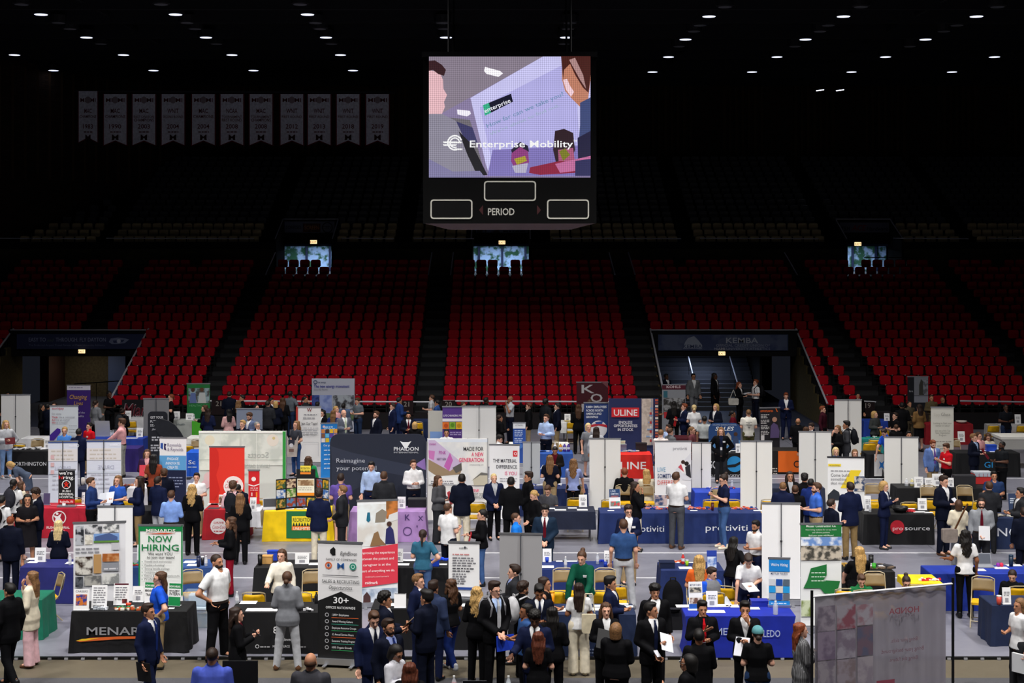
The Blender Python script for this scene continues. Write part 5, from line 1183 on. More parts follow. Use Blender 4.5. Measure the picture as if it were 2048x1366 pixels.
# --- front rows
banner('white banner with product photo tiles at the left end of the black lawn-store table', 149, 249, 1044, 28.3, '#e3e3e8', [
 ('ph', 153, 1051, 169, 1089, '#2b2d33', '#b9bcc4', 9), ('ph', 171, 1049, 204, 1067, '#4c4d52', '#d8d8dc', 6), ('ph', 206, 1048, 237, 1065, '#e4e4e4', '#6a6d70', 8), ('ph', 171, 1069, 186, 1088, '#c9c3b4', '#e8e4da', 14),
 ('r', 188, 1067, 237, 1085, '#7ea2d8'), ('p', [(190, 1083), (190, 1073), (218, 1066), (234, 1074), (234, 1080), (212, 1083)], '#4a5f92'), ('r', 188, 1081, 237, 1085, '#5f8a3c'),
 ('l', 153, 1098, 206, 2, 7, '#8d8d94', 3), ('r', 223, 1086, 237, 1100, '#c4c4ca'),
 ('ph', 153, 1112, 186, 1148, '#3a2a22', '#d8d4cc', 6), ('r', 188, 1108, 203, 1146, '#b88f5c'), ('ph', 205, 1107, 237, 1123, '#a85f2c', '#d2a070', 5), ('r', 205, 1125, 237, 1142, '#8e9098'), ('l', 208, 1139, 234, 1, 4, '#d4d4da', 3),
 ('ph', 153, 1152, 168, 1172, '#2d2f34', '#5c5f66', 9), ('ph', 170, 1150, 203, 1170, '#6a6a6a', '#b0aea8', 7), ('ph', 205, 1147, 237, 1168, '#d8d8d4', '#8a8c8c', 7)], yaw=8)
banner('blank white back of the tall banner behind the photo-tile banner', 196, 265, 1012, 29.9, W_, back=True, yaw=3)
banner('white and green NOW HIRING banner of the lawn store', 277, 366, 1050, 27.9, '#f0f2f0', [('r', 277, 1050, 366, 1062, '#118044'), ('r', 277, 1050, 280, 1190, '#118044'), ('r', 363, 1050, 366, 1190, '#118044'),
 ('t', 'MENARDS', 322, 1064.5, 7, '#f4f0e8', 'cb', 59), ('p', [(289, 1068), (330, 1065), (352, 1066), (330, 1068)], '#d8502a'), ('t', 'NOW', 321, 1084, 13, '#118044', 'cb', 48), ('t', 'HIRING', 321, 1101, 13, '#118044', 'cb', 75),
 ('t', 'We want YOU', 321, 1110, 6, '#202020', 'cm', 49), ('t', 'to join our team!', 322, 1117, 6, '#202020', 'cm', 56),
 ('t', 'Friendly work environment', 290, 1124.5, 4, '#505050', '', 54), ('t', 'Flexible scheduling!', 290, 1131.5, 4, '#505050', '', 40), ('t', 'Strong benefit package', 290, 1138.5, 4, '#505050', '', 50), ('t', 'Company discount', 290, 1145.5, 4, '#505050', '', 40), ('t', 'Extra $2.50 on weekends', 290, 1152.5, 4, '#505050', '', 70), ('t', 'Profit sharing', 290, 1159.5, 4, '#505050', '', 40)]
 +[('t', 'v', 284, 1124.5+7*k, 4, '#118044', 'm') for k in range(6)], yaw=-2)
banner('grey and black recruiting banner with three round logos and 30+ OFFICES', 635, 725, 1084, 25.95, '#e9e8ea', [('p', [(635, 1203), (682, 1183), (725, 1203), (725, 1340), (635, 1340)], '#151517'),
 ('p', [(660, 1100), (667, 1094), (671, 1098), (671, 1110), (665, 1111), (660, 1106)], '#151517'), ('t', 'EightEleven', 681, 1110, 8, '#303034', 'i', 34), ('t', 'FAMILY OF COMPANIES', 683, 1121, 4.5, '#303034', 'c', 62),
 ('g', 657, 1131, 7, .35, '#d8622c'), ('o', 657, 1131, 2.5, '#28407c'), ('t', 'M', 682, 1137, 12, '#2a5a9c', 'cm', 14), ('o', 707, 1132, 7, '#2c8f78'), ('g', 707, 1132, 4, .3, '#d8eee8'), ('r', 645, 1150, 718, 1151.3, '#303034'),
 ('t', 'SALES & RECRUITING', 682, 1166, 7, '#28282c', 'c', 76), ('t', 'Opportunities', 682, 1178, 8, '#28282c', 'ci', 48), ('t', '30+', 683, 1206, 13, '#f2f2f4', 'cb', 31), ('t', 'OFFICES NATIONWIDE', 682, 1217, 5, '#f2f2f4', 'cm', 60)]
 +[('t', t_, 665, 1231+13*k, 4.2, '#e0e0e4', 'm', w_) for k, (t_, w_) in enumerate((('1,800+ Employees', 34), ('Award Winning Culture', 42), ('Employee Resource Groups', 49), ('32 Annual Service Hours', 44), ('Extensive Training Program', 48), ('100% Organic Growth', 40)))]
 +[('r', 664, 1234+13*k, 719, 1235+13*k, c_) for k, c_ in enumerate(('#d8622c', '#38a088', '#2c9a5a', '#d8622c', '#38a088', '#2c9a5a'))]+[('g', 655, 1229+13*k, 4, .3, '#b8b8be') for k in range(6)], yaw=-10)
banner('white and red medical banner with dental photos leaning behind the recruiting banner', 715, 795, 1000, 30.4, '#eef0f2', [('ph', 716, 1008, 795, 1092, '#eaf0f2', '#d6d2cc', 1.5), ('ph', 772, 1000, 795, 1038, '#c87a3c', '#8a5a30', 4), ('p', [(750, 1045), (770, 1044), (774, 1024), (764, 1018), (752, 1026)], '#8c8274'), ('p', [(774, 1046), (795, 1040), (795, 1024), (778, 1030)], '#dcdcdc'), ('p', [(733, 1040), (737, 1044), (741, 1040), (740, 1024), (735, 1024)], '#1d6a86'),
 ('p', [(740, 1092), (748, 1066), (756, 1062), (760, 1076), (772, 1090)], '#8a6a48'), ('p', [(770, 1088), (772, 1058), (780, 1052), (786, 1060), (790, 1088)], '#2c2c60'), ('o', 778, 1048, 5, '#4a3028'), ('p', [(717, 1098), (795, 1088), (795, 1166), (717, 1174)], '#d63a4c'),
 ('t', 'improving the experience', 721, 1107, 5, '#f6e6e8', 'm', 68), ('t', 'between the patient and', 721, 1119, 5, '#f6e6e8', 'm', 66), ('t', 'a caregiver is at the', 721, 1131, 5, '#f6e6e8', 'm', 60), ('t', 'heart of everything we do.', 721, 1143, 5, '#f6e6e8', 'm', 68), ('t', 'midmark.com/careers', 731, 1154, 3.5, '#eec4c8', '', 46), ('t', 'midmark', 743, 1167, 6, '#ffffff', 'cm', 25), ('ph', 717, 1176, 795, 1215, '#d6dee8', '#8fa0b8', 3), ('p', [(726, 1214), (727, 1190), (734, 1182), (741, 1192), (742, 1214)], '#4a3030')], yaw=9)
banner('white notice banner with small print standing on the black table left of the grey banner', 897, 959, 1084, 28.3, '#f0f0f2', [('t', 'midmark', 927, 1098, 4.5, '#40404a', 'c', 17), ('o', 930, 1094.5, 2, '#404048'), ('l', 905, 1110, 944, 1, 5, '#c88a8a', 2.4), ('l', 905, 1117, 952, 4, 5, '#77777e', 2.4), ('l', 905, 1138, 950, 2, 5, '#55555c', 2.4), ('l', 905, 1149, 938, 5, 4.6, '#77777e', 2.2), ('r', 897, 1174, 959, 1179, '#2a4a9a')], kind='table', zb=.75, yaw=-6)
banner('plain grey back of a roll-up banner with a silver pole, in the front centre', 999, 1084, 1067, 27.3, '#9b9a9d', back=True, yaw=-5)
banner('blank white back of the tall banner beside the blue stretch-cloth table', 1524, 1600, 1006, 30.2, W_, back=True, yaw=-3)
banner('green and white construction banner with a building-site photo and green state maps', 1601, 1683, 1047, 28.1, '#e8eaea', [('r', 1601, 1047, 1683, 1073, '#1f7238'), ('t', 'Messer Construction Co.', 1642, 1054, 5, '#eef4ee', 'cm', 60), ('t', 'Now hiring students for co-op, intern', 1642, 1060.5, 3.2, '#d4e4d4', 'c', 62), ('t', 'and full-time positions.', 1642, 1066, 3.2, '#d4e4d4', 'c', 36), ('t', 'Build your career with Messer!', 1642, 1072, 3.4, '#e4f0e4', 'cm', 50),
 ('ph', 1601, 1074, 1683, 1091, '#6f94d0', '#eef2f8', 4), ('ph', 1601, 1091, 1683, 1120, '#4a4842', '#cabfae', 7), ('p', [(1621, 1136), (1653, 1128), (1653, 1150), (1646, 1160), (1680, 1162), (1676, 1176), (1666, 1188), (1648, 1186), (1640, 1176), (1606, 1176), (1614, 1160)], '#1f7238'), ('l', 1622, 1146, 1650, 3, 8, '#cfe4d2', 2), ('ph', 1602, 1200, 1626, 1232, '#7a8a4a', '#c8d2b0', 6)], yaw=2)
banner('blue and white WE ARE HIRING roll-up standing on the blue stretch-cloth table', 1538, 1579, 1116, 27.0, '#f2f4f6', [('r', 1538, 1117, 1579, 1143, '#1c86d4'), ('t', "We're Hiring", 1558.5, 1132, 6, '#f4f8fc', 'cb', 33), ('t', 'METTLER TOLEDO', 1558.5, 1149, 4.5, '#3a4a6a', 'cm', 33)]
 +[('r', 1538+14*i, 1158+14*j, 1551+14*i, 1171+14*j, ('#d4d8d8', '#1c50a8', '#5a6a78', '#28a0dc', '#e4dccc', '#28a0dc', '#a8b4bc', '#1c50a8', '#6a7078')[j*3+i]) for j in range(3) for i in range(3)]+[('r', 1538, 1201, 1579, 1222, '#1c86d4'), ('l', 1542, 1207, 1576, 3, 4, '#cfe6f8', 2)], kind='table', zb=.75, yaw=-6)
# Honda-style sheer drape on two black poles
dr = thing('sheer_drape', 'translucent grey drape with mirrored red print on black poles at lower right', 'drape', P(1765, 1366, 22.6)); dr.location.z = 0
A_ = np.array(P(1630, 1194, 22.25)); B_ = np.array(P(1892, 1168, 23.0)); base_ = np.array(dr.location)
hgt = A_[2]; n_ = 60; vs = []
for sd in (0, 1):
 for j in range(9):
  for i in range(n_+1):
   u = i/n_; q = A_+(B_-A_)*u; z = .03+(q[2]-.03)*j/8; f_ = .028*math.sin(u*52)+.016*math.sin(u*23+1)
   vs.append((q[0]-base_[0], q[1]-base_[1]+f_*(1.0 if j < 7 else .4)+.004*sd, z))
fs_ = [(j*(n_+1)+i, j*(n_+1)+i+1, (j+1)*(n_+1)+i+1, (j+1)*(n_+1)+i) for j in range(8) for i in range(n_)]
dm = MB().add(vs[:9*(n_+1)], fs_).build('drape_sheet', mat('#9d98a4', .8, 'sheer'), dr, True)
MB().path([(A_-base_)+np.array((-.04, -.02, .01)), (B_-base_)+np.array((.1, -.02, .01))], .018).build('cross_bar', mat('#d0d0d4', .5), dr)
for q, dx in ((A_, -.05), (B_, .1)): MB().tube((q[0]-base_[0]+dx, q[1]-base_[1]-.02, .01), (q[0]-base_[0]+dx, q[1]-base_[1]-.02, q[2]+.1), .022, 8).build('pole', mat('#0c0c0e', .5), dr); MB().box(q[0]-base_[0]+dx-.2, q[0]-base_[0]+dx+.2, q[1]-base_[1]-.22, q[1]-base_[1]+.18, 0, .012).build('pole_base', mat('#141416', .5), dr)
yaw_ = math.atan2(B_[1]-A_[1], B_[0]-A_[0]); pr = bpy.data.objects.new('printed_face', MB().add([(0, 0, 0), (.001, 0, 0), (0, 0, .001)], [(0, 1, 2)]).mesh('printed_face')); COL.objects.link(pr); pr.parent = dr; pr.data.materials.append(mat('#9d98a4', .8)); pr.location = tuple((A_-base_)*np.array((1, 1, 0))+np.array((0, -.05, 0))); pr.rotation_euler = (0, 0, yaw_)
sc_ = 22.6/F
gfx(pr, lambda px, py: ((px-1630)*sc_*1.0, Zp(py-(px-1630)*-.1*0, 22.4+.75*(px-1630)/262)), [('t', 'HONDA', 1832, 1217, 12, '#8a4a56', 'cbv', 70), ('t', 'The Power of Dreams', 1830, 1225, 5, '#7d6f78', 'civ', 55), ('t', 'Bring your skills.', 1863, 1270, 8, '#7a5864', 'v', 62), ('t', 'Bring your background.', 1878, 1288, 8, '#7a5864', 'v', 100), ('t', 'Bring the future.', 1863, 1307, 8, '#7a5864', 'v', 66)], 0, -.0005, .002)
gfx(pr, lambda px, py: ((px-1630)*sc_, Zp(py, 22.4+.75*(px-1630)/262)), [('ph', 1634, 1207, 1674, 1253, '#8f8692', '#6f6674', 6), ('ph', 1678, 1204, 1720, 1248, '#98929c', '#84505c', 4), ('ph', 1724, 1202, 1760, 1240, '#9c96a0', '#8d6c76', 5), ('ph', 1634, 1258, 1674, 1310, '#84788a', '#6c5f74', 5), ('ph', 1678, 1254, 1720, 1306, '#96909c', '#776c7c', 4), ('ph', 1724, 1246, 1760, 1300, '#6c5a68', '#5a5a70', 5), ('ph', 1634, 1316, 1674, 1364, '#8f8890', '#736a78', 5), ('ph', 1678, 1312, 1720, 1362, '#8f8690', '#7a6c70', 4), ('ph', 1724, 1306, 1760, 1356, '#9a929a', '#857c88', 4), ('r', 1768, 1352, 1810, 1366, '#8a4454')], 0, -.0003, .0005)
# --- second booth row
for xa, xb, yt_, tx, wh in ((97, 155, 882, 'Enroll', 'left'), (174, 242, 880, 'Drive', 'right')):
 D_ = 39.6; banner('pale see-through banner with mirrored print and thin pole, %s of the pair' % wh, xa, xb, yt_, D_, '#dfe5f4', [('r', xa, yt_, xb, yt_+4, '#3c5a9c'), ('t', 'Citizens', (xa+xb)/2+22, yt_+12, 6, '#f6f8ff', 'cmv', 20), ('r', xa, yt_+16, xb, yt_+40, '#e6e4e6'), ('l', xa+6, yt_+22, xb-8, 3, 8, '#cdc6be', 3), ('t', 'DRIVE' if wh == 'right' else 'ENROLL', xb-14, yt_+58, 8, '#b4b8cc', 'v', 32), ('l', xa+8, yt_+70, xb-10, 4, 9, '#c9cddc', 3), ('r', xa, yt_+62, xb, yt_+66, '#d4dcea')]+([('r', xa+5, yt_+28+j*15, xa+12, yt_+36+j*15, '#e2bcc0') for j in range(3)] if wh == 'left' else []), back=True, yaw=2)
banner('small black and red WE ARE HIRING hospital banner standing on the red table', 117, 150, 939, 37.1, '#17161a', [('t', "we're", 118, 949, 7, '#f2f2f2', 'b', 27), ('t', 'hi', 118, 958, 7, '#e02020', 'b', 9), ('t', 'ring.', 127, 958, 7, '#f2f2f2', 'b', 22), ('g', 133, 969, 9, .18, '#e8e8ea'), ('p', [(127, 965), (133, 968), (139, 965), (135, 970), (139, 976), (133, 972), (127, 976), (131, 970)], '#e03020'), ('o', 133, 965, 2, '#e03020'), ('t', 'RUSH', 133.5, 984, 4.5, '#f2f2f2', 'cb', 16), ('t', 'MEMORIAL', 133.5, 990, 4.5, '#f2f2f2', 'cb', 29), ('t', 'HOSPITAL', 133.5, 996, 4.5, '#f2f2f2', 'cb', 29), ('r', 117, 998, 150, 1007, '#c81c24'), ('t', 'Rushville, IN', 133.5, 1005, 4.5, '#f6e6e6', 'cb', 26)], kind='table', zb=.75)
banner('white, sky blue and navy banner reading ENGAGE INNOVATE CREATE', 319, 373, 875, 40.2, '#f1f1f4', [('p', [(321, 886), (326, 886), (326, 899), (321, 896)], '#2a52a8'), ('p', [(328, 887), (333, 888), (331, 893), (333, 901), (328, 899)], '#3a2c5c'), ('t', 'Reynolds', 335, 893, 7, '#7b6f8c', '', 28), ('t', '& Reynolds', 335, 902, 7, '#7b6f8c', '', 32), ('r', 319, 911, 373, 940, '#5fa4dc'), ('t', 'ENGAGE.', 346, 920, 5.5, '#f0f6fc', 'cbi', 24), ('t', 'INNOVATE.', 346, 929, 5.5, '#f0f6fc', 'cbi', 29), ('t', 'CREATE.', 346, 937, 5.5, '#f0f6fc', 'cbi', 22), ('r', 319, 940, 373, 1010, '#182040'), ('l', 338, 956, 366, 4, 6, '#8a94b4', 2)], yaw=-3)
sb_ = banner('large pale lawn-care backdrop with mirrored script and faint flowers', 398, 572, 862, 40.2, '#d7ddd6', [('r', 398, 862, 572, 866, '#f2f4f0'), ('ph', 400, 868, 480, 940, '#cfd8ce', '#e9efe4', 2), ('ph', 484, 868, 566, 930, '#ccd4cc', '#e4eae2', 2), ('o', 420, 880, 10, '#ece6cc'), ('o', 546, 880, 12, '#e9e2d6'), ('o', 548, 876, 3, '#d8c890'), ('o', 420, 955, 12, '#e4c4c4'), ('o', 412, 968, 9, '#e2bcc0'), ('t', 'Scotts', 538, 915, 12, '#b6beb8', 'bv', 42), ('t', 'LAWN & GARDEN', 540, 935, 7, '#bcc4be', 'bv', 56), ('l', 470, 948, 520, 1, 6, '#c2cac4', 3), ('r', 513, 866, 514, 1010, '#eef2ec'), ('r', 441, 866, 442, 1010, '#e8ece6'), ('r', 398, 918, 566, 919, '#c4ccc4'), ('r', 566, 862, 572, 1010, '#2f9a40')], kind='wall')
banner('tall red soft-drink banner with a white round badge in front of the lawn backdrop', 419, 489, 893, 38.2, '#e8372a', [('p', [(419, 893), (430, 893), (437, 905), (438, 930), (432, 950), (440, 980), (430, 1000), (419, 1000)], '#d42a22'), ('o', 467, 972, 20, '#f4ecec'), ('t', 'DRIVE', 466, 965, 4, '#c8202a', 'cb', 22), ('t', 'Coca-Cola', 466, 976, 8, '#c8202a', 'ci', 32), ('t', 'CONSOLIDATED', 466, 983, 3, '#c8202a', 'c', 24)])
banner('small red banner with a carton picture standing on the table before the lawn backdrop', 497, 519, 940, 37.6, '#cf2026', [('o', 507.5, 958, 4.5, '#f0e4e4'), ('p', [(497, 968), (508, 971), (519, 967), (519, 969), (508, 973), (497, 970)], '#f4ecec'), ('l', 501, 977, 516, 2, 4, '#eac4c4', 2), ('r', 501, 982, 511, 994, '#b81620'), ('r', 503, 985, 505, 992, '#f0dede'), ('r', 512, 984, 515, 994, '#e8862c')], kind='table', zb=.75)
banner('wide dark navy backdrop reading Reimagine your potential', 660, 852, 868, 39.3, '#232838', [('p', [(662, 892), (704, 905), (850, 936), (850, 960), (770, 944), (664, 920)], '#303648'), ('p', [(664, 920), (750, 960), (664, 1000)], '#2b3142'), ('p', [(830, 929), (850, 916), (852, 940), (846, 938)], '#8f70b4'), ('t', 'Reimagine', 673, 925, 9, '#b8bcc8', '', 57), ('t', 'your potential', 673, 940, 9, '#b8bcc8', '', 80), ('p', [(800, 882), (806, 884), (817, 884), (823, 882), (818, 889), (814, 896), (809, 896), (805, 889)], '#eceef2'), ('t', 'PHAIDON', 788, 901, 7.5, '#f0f2f6', 'm', 49), ('t', 'INTERNATIONAL', 788, 906, 3, '#d0d4dc', '', 49)], kind='round')
banner('white roofing backdrop reading MADE FOR A NEW GENERATION', 855, 975, 877, 39.0, '#e4e2e0', [('r', 855, 878, 975, 884, '#dfe6f0'), ('ph', 857, 884, 973, 970, '#d8dade', '#ebeae6', 1.5), ('p', [(857, 880), (870, 880), (924, 925), (902, 943), (858, 920)], '#c9b4d4'), ('p', [(857, 900), (870, 902), (868, 920), (858, 916)], '#c878b8'), ('p', [(900, 905), (906, 920), (898, 942), (888, 932)], '#c064b0'), ('p', [(857, 918), (900, 942), (922, 926), (924, 938), (920, 948), (874, 952), (857, 940)], '#9a8468'), ('p', [(905, 935), (923, 925), (924, 940), (912, 946)], '#5c5854'), ('t', 'OWENS', 859, 890, 4, '#b0409c', 'm', 13), ('t', 'PINK', 878, 908, 7, '#b0409c', 'm', 14), ('t', 'NEXT GEN', 874, 920, 5, '#5a4468', 'm', 18),
 ('t', 'MADE FOR', 967, 901, 8, '#2a2b30', 'eb', 40), ('t', 'A NEW', 967, 912, 8, '#e0386a', 'eb', 24), ('t', 'GENERATION', 967, 923, 8, '#e0386a', 'eb', 49), ('t', 'owenscorning.com', 967, 930, 3, '#84848a', 'e', 28), ('p', [(946, 958), (962, 944), (975, 948), (975, 970), (948, 970)], '#c4bca8'), ('p', [(942, 962), (963, 944), (975, 946), (975, 950), (960, 950)], '#6c6a66'), ('r', 858, 954, 916, 968, '#eeeeee'), ('l', 862, 963, 912, 2, 4, '#8a8a90', 2), ('t', 'PINK', 945, 983, 6, '#e0386a', 'm', 14), ('t', 'NEXT GEN', 945, 990, 5, '#2a2b30', 'm', 22), ('t', 'FIBERGLAS', 945, 996, 5, '#2a2b30', 'm', 22)], kind='wall')
banner('white banner reading THE MATERIAL DIFFERENCE IS YOU with a red square logo', 979, 1039, 889, 38.8, '#ededf0', [('r', 1026, 901, 1035, 913, '#d83038'), ('g', 1031, 907, 3, .4, '#f4e0e0'), ('t', 'THE MATERIAL', 1034, 925, 7.5, '#3a3a44', 'em', 48), ('t', 'DIFFERENCE', 1034, 937, 7.5, '#3a3a44', 'em', 41), ('t', 'IS YOU', 1034, 950, 7.5, '#d8507c', 'em', 24), ('l', 1000, 958, 1034, 2, 5, '#a0a0a8', 2)], yaw=-5)
banner('pale grey back of a roll-up banner beside the blue table in the second row', 1046, 1080, 884, 40.6, '#b9bcc0', back=True, yaw=-6)
banner('blank white back of a banner left of the red-clothed booth', 1179, 1241, 877, 40.0, '#e6e5e2', back=True, yaw=-3)
banner('white banner reading LIVE SOMETHING DIFFERENT with a couple photo', 1310, 1382, 882, 39.5, '#e8e8ec', [('t', 'protiviti', 1346, 900, 7, '#84848c', '', 28), ('p', [(1350, 940), (1382, 905), (1382, 960), (1366, 960)], '#dcdce4'), ('p', [(1358, 937), (1366, 920), (1372, 922), (1376, 934), (1380, 950), (1364, 946)], '#f0f0f2'), ('o', 1366, 924, 4, '#3a2420'), ('o', 1373, 927, 4.5, '#1c1414'), ('p', [(1370, 934), (1380, 928), (1382, 956), (1372, 950)], '#24242c'), ('p', [(1356, 934), (1362, 928), (1368, 944)], '#c84a58'), ('t', 'LIVE', 1315, 943, 9, '#5a9cc0', '', 16), ('t', 'SOMETHING', 1315, 956, 9, '#3a4a78', 'm', 44), ('t', 'DIFFERENT', 1315, 969, 9, '#d05048', '', 42), ('ph', 1310, 990, 1334, 1010, '#3a4a70', '#c8b4b4', 8), ('ph', 1366, 984, 1382, 1008, '#4a5a80', '#2a3450', 8)], yaw=0)
banner('blank white back of a banner right of the couple-photo banner', 1384, 1422, 885, 39.7, '#e4e3e0', back=True, yaw=-2)
banner('blank white back of a banner right of the logistics booth', 1481, 1544, 882, 39.7, '#e6e5e2', back=True, yaw=-2)
banner('blank white back of a wide banner left of the backpack man', 1598, 1662, 863, 41.3, '#e6e5e2', back=True, yaw=-2)
banner('white and yellow banner reading Come build something that matters', 1656, 1728, 914, 36.9, '#efeff0', [('r', 1657, 928, 1682, 933, '#ecd03c'), ('t', 'we are hiring', 1659, 932, 3, '#6a6434', '', 20), ('l', 1662, 943, 1704, 1, 3, '#8a8a8e', 2), ('p', [(1701, 940), (1722, 940), (1704, 976), (1681, 976)], '#f0d02c'), ('t', 'Come build', 1662, 953, 6, '#6c6c70', 'm', 36), ('t', 'something', 1662, 961, 6, '#6c6c70', '', 31), ('t', 'that matters.', 1662, 969, 6, '#6c6c70', '', 40), ('ph', 1708, 952, 1728, 982, '#3a4a6a', '#d8d0c8', 8), ('p', [(1656, 990), (1668, 978), (1678, 984), (1682, 1000), (1656, 1000)], '#2a3038'), ('r', 1656, 1040, 1728, 1088, '#f2f2f2'), ('o', 1718, 1072, 3, '#ecd03c')], yaw=-5, topcol='#26262a')
banner('blank white back of a banner left of the pale blue suit', 1769, 1836, 874, 40.5, '#e6e5e2', back=True, yaw=-3)
# --- third row
banner('white payments banner with purple corner and red words THINK ACT WIN', 100, 156, 811, 49.3, '#dfe6ee', [('t', 'worldpay', 104, 819, 5, '#c8506a', 'm', 24), ('t', 'Our values:', 104, 829, 3.5, '#8a8a94', '', 19), ('t', 'Think', 104, 836, 4, '#c03048', 'b', 12), ('t', 'like a customer', 118, 836, 4, '#8a8c98', '', 32), ('t', 'Act', 104, 841.5, 4, '#c03048', 'b', 7), ('t', 'like an owner', 112, 841.5, 4, '#8a8c98', '', 28), ('t', 'Win', 104, 847, 4, '#c03048', 'b', 8), ('t', 'as a team!', 113, 847, 4, '#8a8c98', '', 22), ('p', [(100, 870), (115, 856), (121, 858), (122, 864), (108, 881), (100, 881)], '#4a2a9c'), ('l', 138, 852, 154, 4, 7, '#9aa0a8', 1)], yaw=2)
banner('blank white back of a banner at the far left end', 3, 60, 789, 51.6, '#e2e2e2', back=True, yaw=4)
banner('purple banner with gold script Changing Lives', 134, 181, 770, 54.8, '#3a2070', [('r', 134, 770, 181, 780, '#c8c4d0'), ('l', 138, 776, 176, 1, 4, '#8a849c', 1.6), ('t', 'Changing', 157, 798, 9, '#c89a4a', 'ci', 35), ('t', 'Lives', 157, 810, 8, '#c89a4a', 'ci', 18), ('t', 'Start', 158, 820, 4, '#c4bcd8', 'e', 10), ('t', 'best of the', 170, 827, 4, '#c4bcd8', 'e', 24), ('t', 'benefits', 168, 834, 4, '#c4bcd8', 'e', 18)])
banner('plain dark grey back of a double banner behind the black rounded banner', 287, 338, 797, 50.3, '#77777a', back=True)
banner('black rounded fabric banner reading GET YOUR FUTURE STARTED', 296, 335, 823, 46.4, '#1d1f28', [('t', 'GET YOUR', 301, 837, 5, '#e6e6ec', 'b', 26), ('t', 'FUTURE', 301, 845, 5, '#e6e6ec', 'b', 22), ('t', 'STARTED', 301, 853, 5, '#e6e6ec', 'b', 26), ('t', 'jbm', 304, 860, 4, '#c8c8d0', 'bi', 9), ('l', 304, 876, 330, 2, 5, '#c8c8d0', 3), ('l', 302, 892, 330, 3, 5, '#b4b4bc', 3)], kind='round')
fb = thing('feather_flag', 'black curved flag sagging beside the rounded banner', 'flag', (Xp(340, 46.2), 46.2, 0))
m_ = MB(); pts = [Zp(840, 46.2)]
fx = lambda px, py: ((px-340)*46.2/F, Zp(py, 46.2))
MB().prism([fx(a, b) for a, b in ((306, 842), (322, 838), (338, 842), (350, 850), (360, 862), (368, 876), (366, 878), (352, 877), (340, 878), (322, 872), (312, 860))], -.03, -.015).build('flag_cloth', mat('#1f2129', .6, 'cloth'), fb)
MB().path([(fx(a, b)[0], -.02, fx(a, b)[1]) for a, b in ((322, 838), (338, 842), (350, 850), (360, 862), (368, 876), (371, 900))]+[(fx(371, 0)[0], -.02, .02)], .012).build('flag_pole', mat('#2a2a2e', .4), fb)
MB().box(fx(371, 0)[0]-.18, fx(371, 0)[0]+.18, -.2, .16, 0, .02).build('flag_base', DARK, fb)
banner('green health-care banner with a staff photo at the bowl wall', 374, 420, 767, 55.4, '#1c6a34', [('ph', 377, 776, 419, 806, '#8aa0a8', '#4a4a48', 5), ('o', 386, 780, 4, '#4a3024'), ('o', 404, 779, 4, '#5a3a28'), ('p', [(379, 806), (382, 786), (391, 786), (393, 806)], '#5a6a9c'), ('p', [(396, 806), (399, 785), (410, 785), (413, 806)], '#b4b8b8'), ('t', 'HEALTHCARE', 397, 813, 4, '#6aa878', 'c', 36)])
banner('plain blue-grey board behind the bearded man in the third row', 473, 525, 817, 49.6, '#7c8598', kind='roll')
banner('large white backdrop reading The new energy movement with photo strip', 624, 709, 757, 57.0, '#a8aab8', [('g', 631, 764, 4, .35, '#3a4a6a'), ('t', 'rps energy', 636, 766, 4, '#4a5470', 'm', 16), ('t', 'The new energy movement', 628, 775, 6, '#30348c', 'b', 71), ('t', 'SELECTED PROMO', 628, 781, 4, '#7a7a84', '', 28), ('ph', 624, 790, 639, 812, '#1c2a5c', '#3a4a8c', 5), ('ph', 640, 790, 664, 826, '#6a7ab4', '#8a98c4', 3), ('ph', 666, 790, 708, 818, '#3a3a40', '#9aa0a8', 4), ('ph', 624, 826, 708, 840, '#2f4a2c', '#5a6a48', 6), ('r', 666, 818, 700, 826, '#5a78b0')], kind='wall')
banner('white banner with a red winged W reading Join Our Team', 595, 642, 813, 48.8, '#e4e2e0', [('r', 592, 813, 596, 930, '#b83a30'), ('t', 'W', 619, 823, 7, '#8a2834', 'cb', 10), ('l', 608, 830, 634, 1, 4, '#9a9a9e', 2), ('l', 606, 837, 630, 1, 4, '#9a9a9e', 2), ('t', 'Join Our Team!', 619, 850, 6, '#3a3a3e', 'cm', 33), ('l', 602, 857, 637, 3, 5, '#b0b0b4', 2), ('t', 'CULTURE & COMMUNITY', 620, 872, 3.5, '#5a5a5e', 'c', 28), ('r', 606, 884, 637, 884.6, '#b4b4b8'), ('r', 636.4, 884, 637, 912, '#b4b4b8')], yaw=-3)
banner('bright blue youth-mentoring banner with small portraits, turned aside', 642, 674, 846, 45.6, '#2484d4', [('l', 648, 855, 670, 2, 4, '#d4e8f8', 2), ('o', 648, 853, 2.5, '#e8c8d0')]+[('r', 643+8*i, 858+9*j, 650+8*i, 866+9*j, c_) for j, rr in enumerate((('#d88a4a', '#4a3428', '#f0c02c', '#e8a84a'), ('#8a5a3c', '#6ac0e8', '#6a4a9c', '#c88a8a'), ('#e8e0dc', '#e0c02c', '#4aa0d8', '#8a6a4a'))) for i, c_ in enumerate(rr)]+[('t', 'Our goal', 647, 892, 4, '#e8f2fa', 'm', 16)]+[('l', 648, 901+9*k, 668, 1, 4, '#cfe4f6', 2) for k in range(5)], yaw=14)
banner('purple healthcare banner with three coloured portrait tiles', 885, 925, 813, 48.6, '#5a3a8c', [('t', 'LIFE CHANGING MEDICINE', 887, 833, 4, '#f0e8f6', 'b', 50), ('r', 885, 837, 925, 843, '#eeeaf2'), ('r', 885, 844, 898, 858, '#e87a2c'), ('r', 899, 844, 911, 858, '#8cb83c'), ('r', 912, 844, 925, 858, '#ecb42c'), ('o', 892, 851, 4, '#c8501c'), ('o', 905, 850, 4, '#5a8c20'), ('o', 918, 851, 4, '#c88c14'), ('l', 900, 866, 922, 2, 4, '#b4a0d0', 2)])
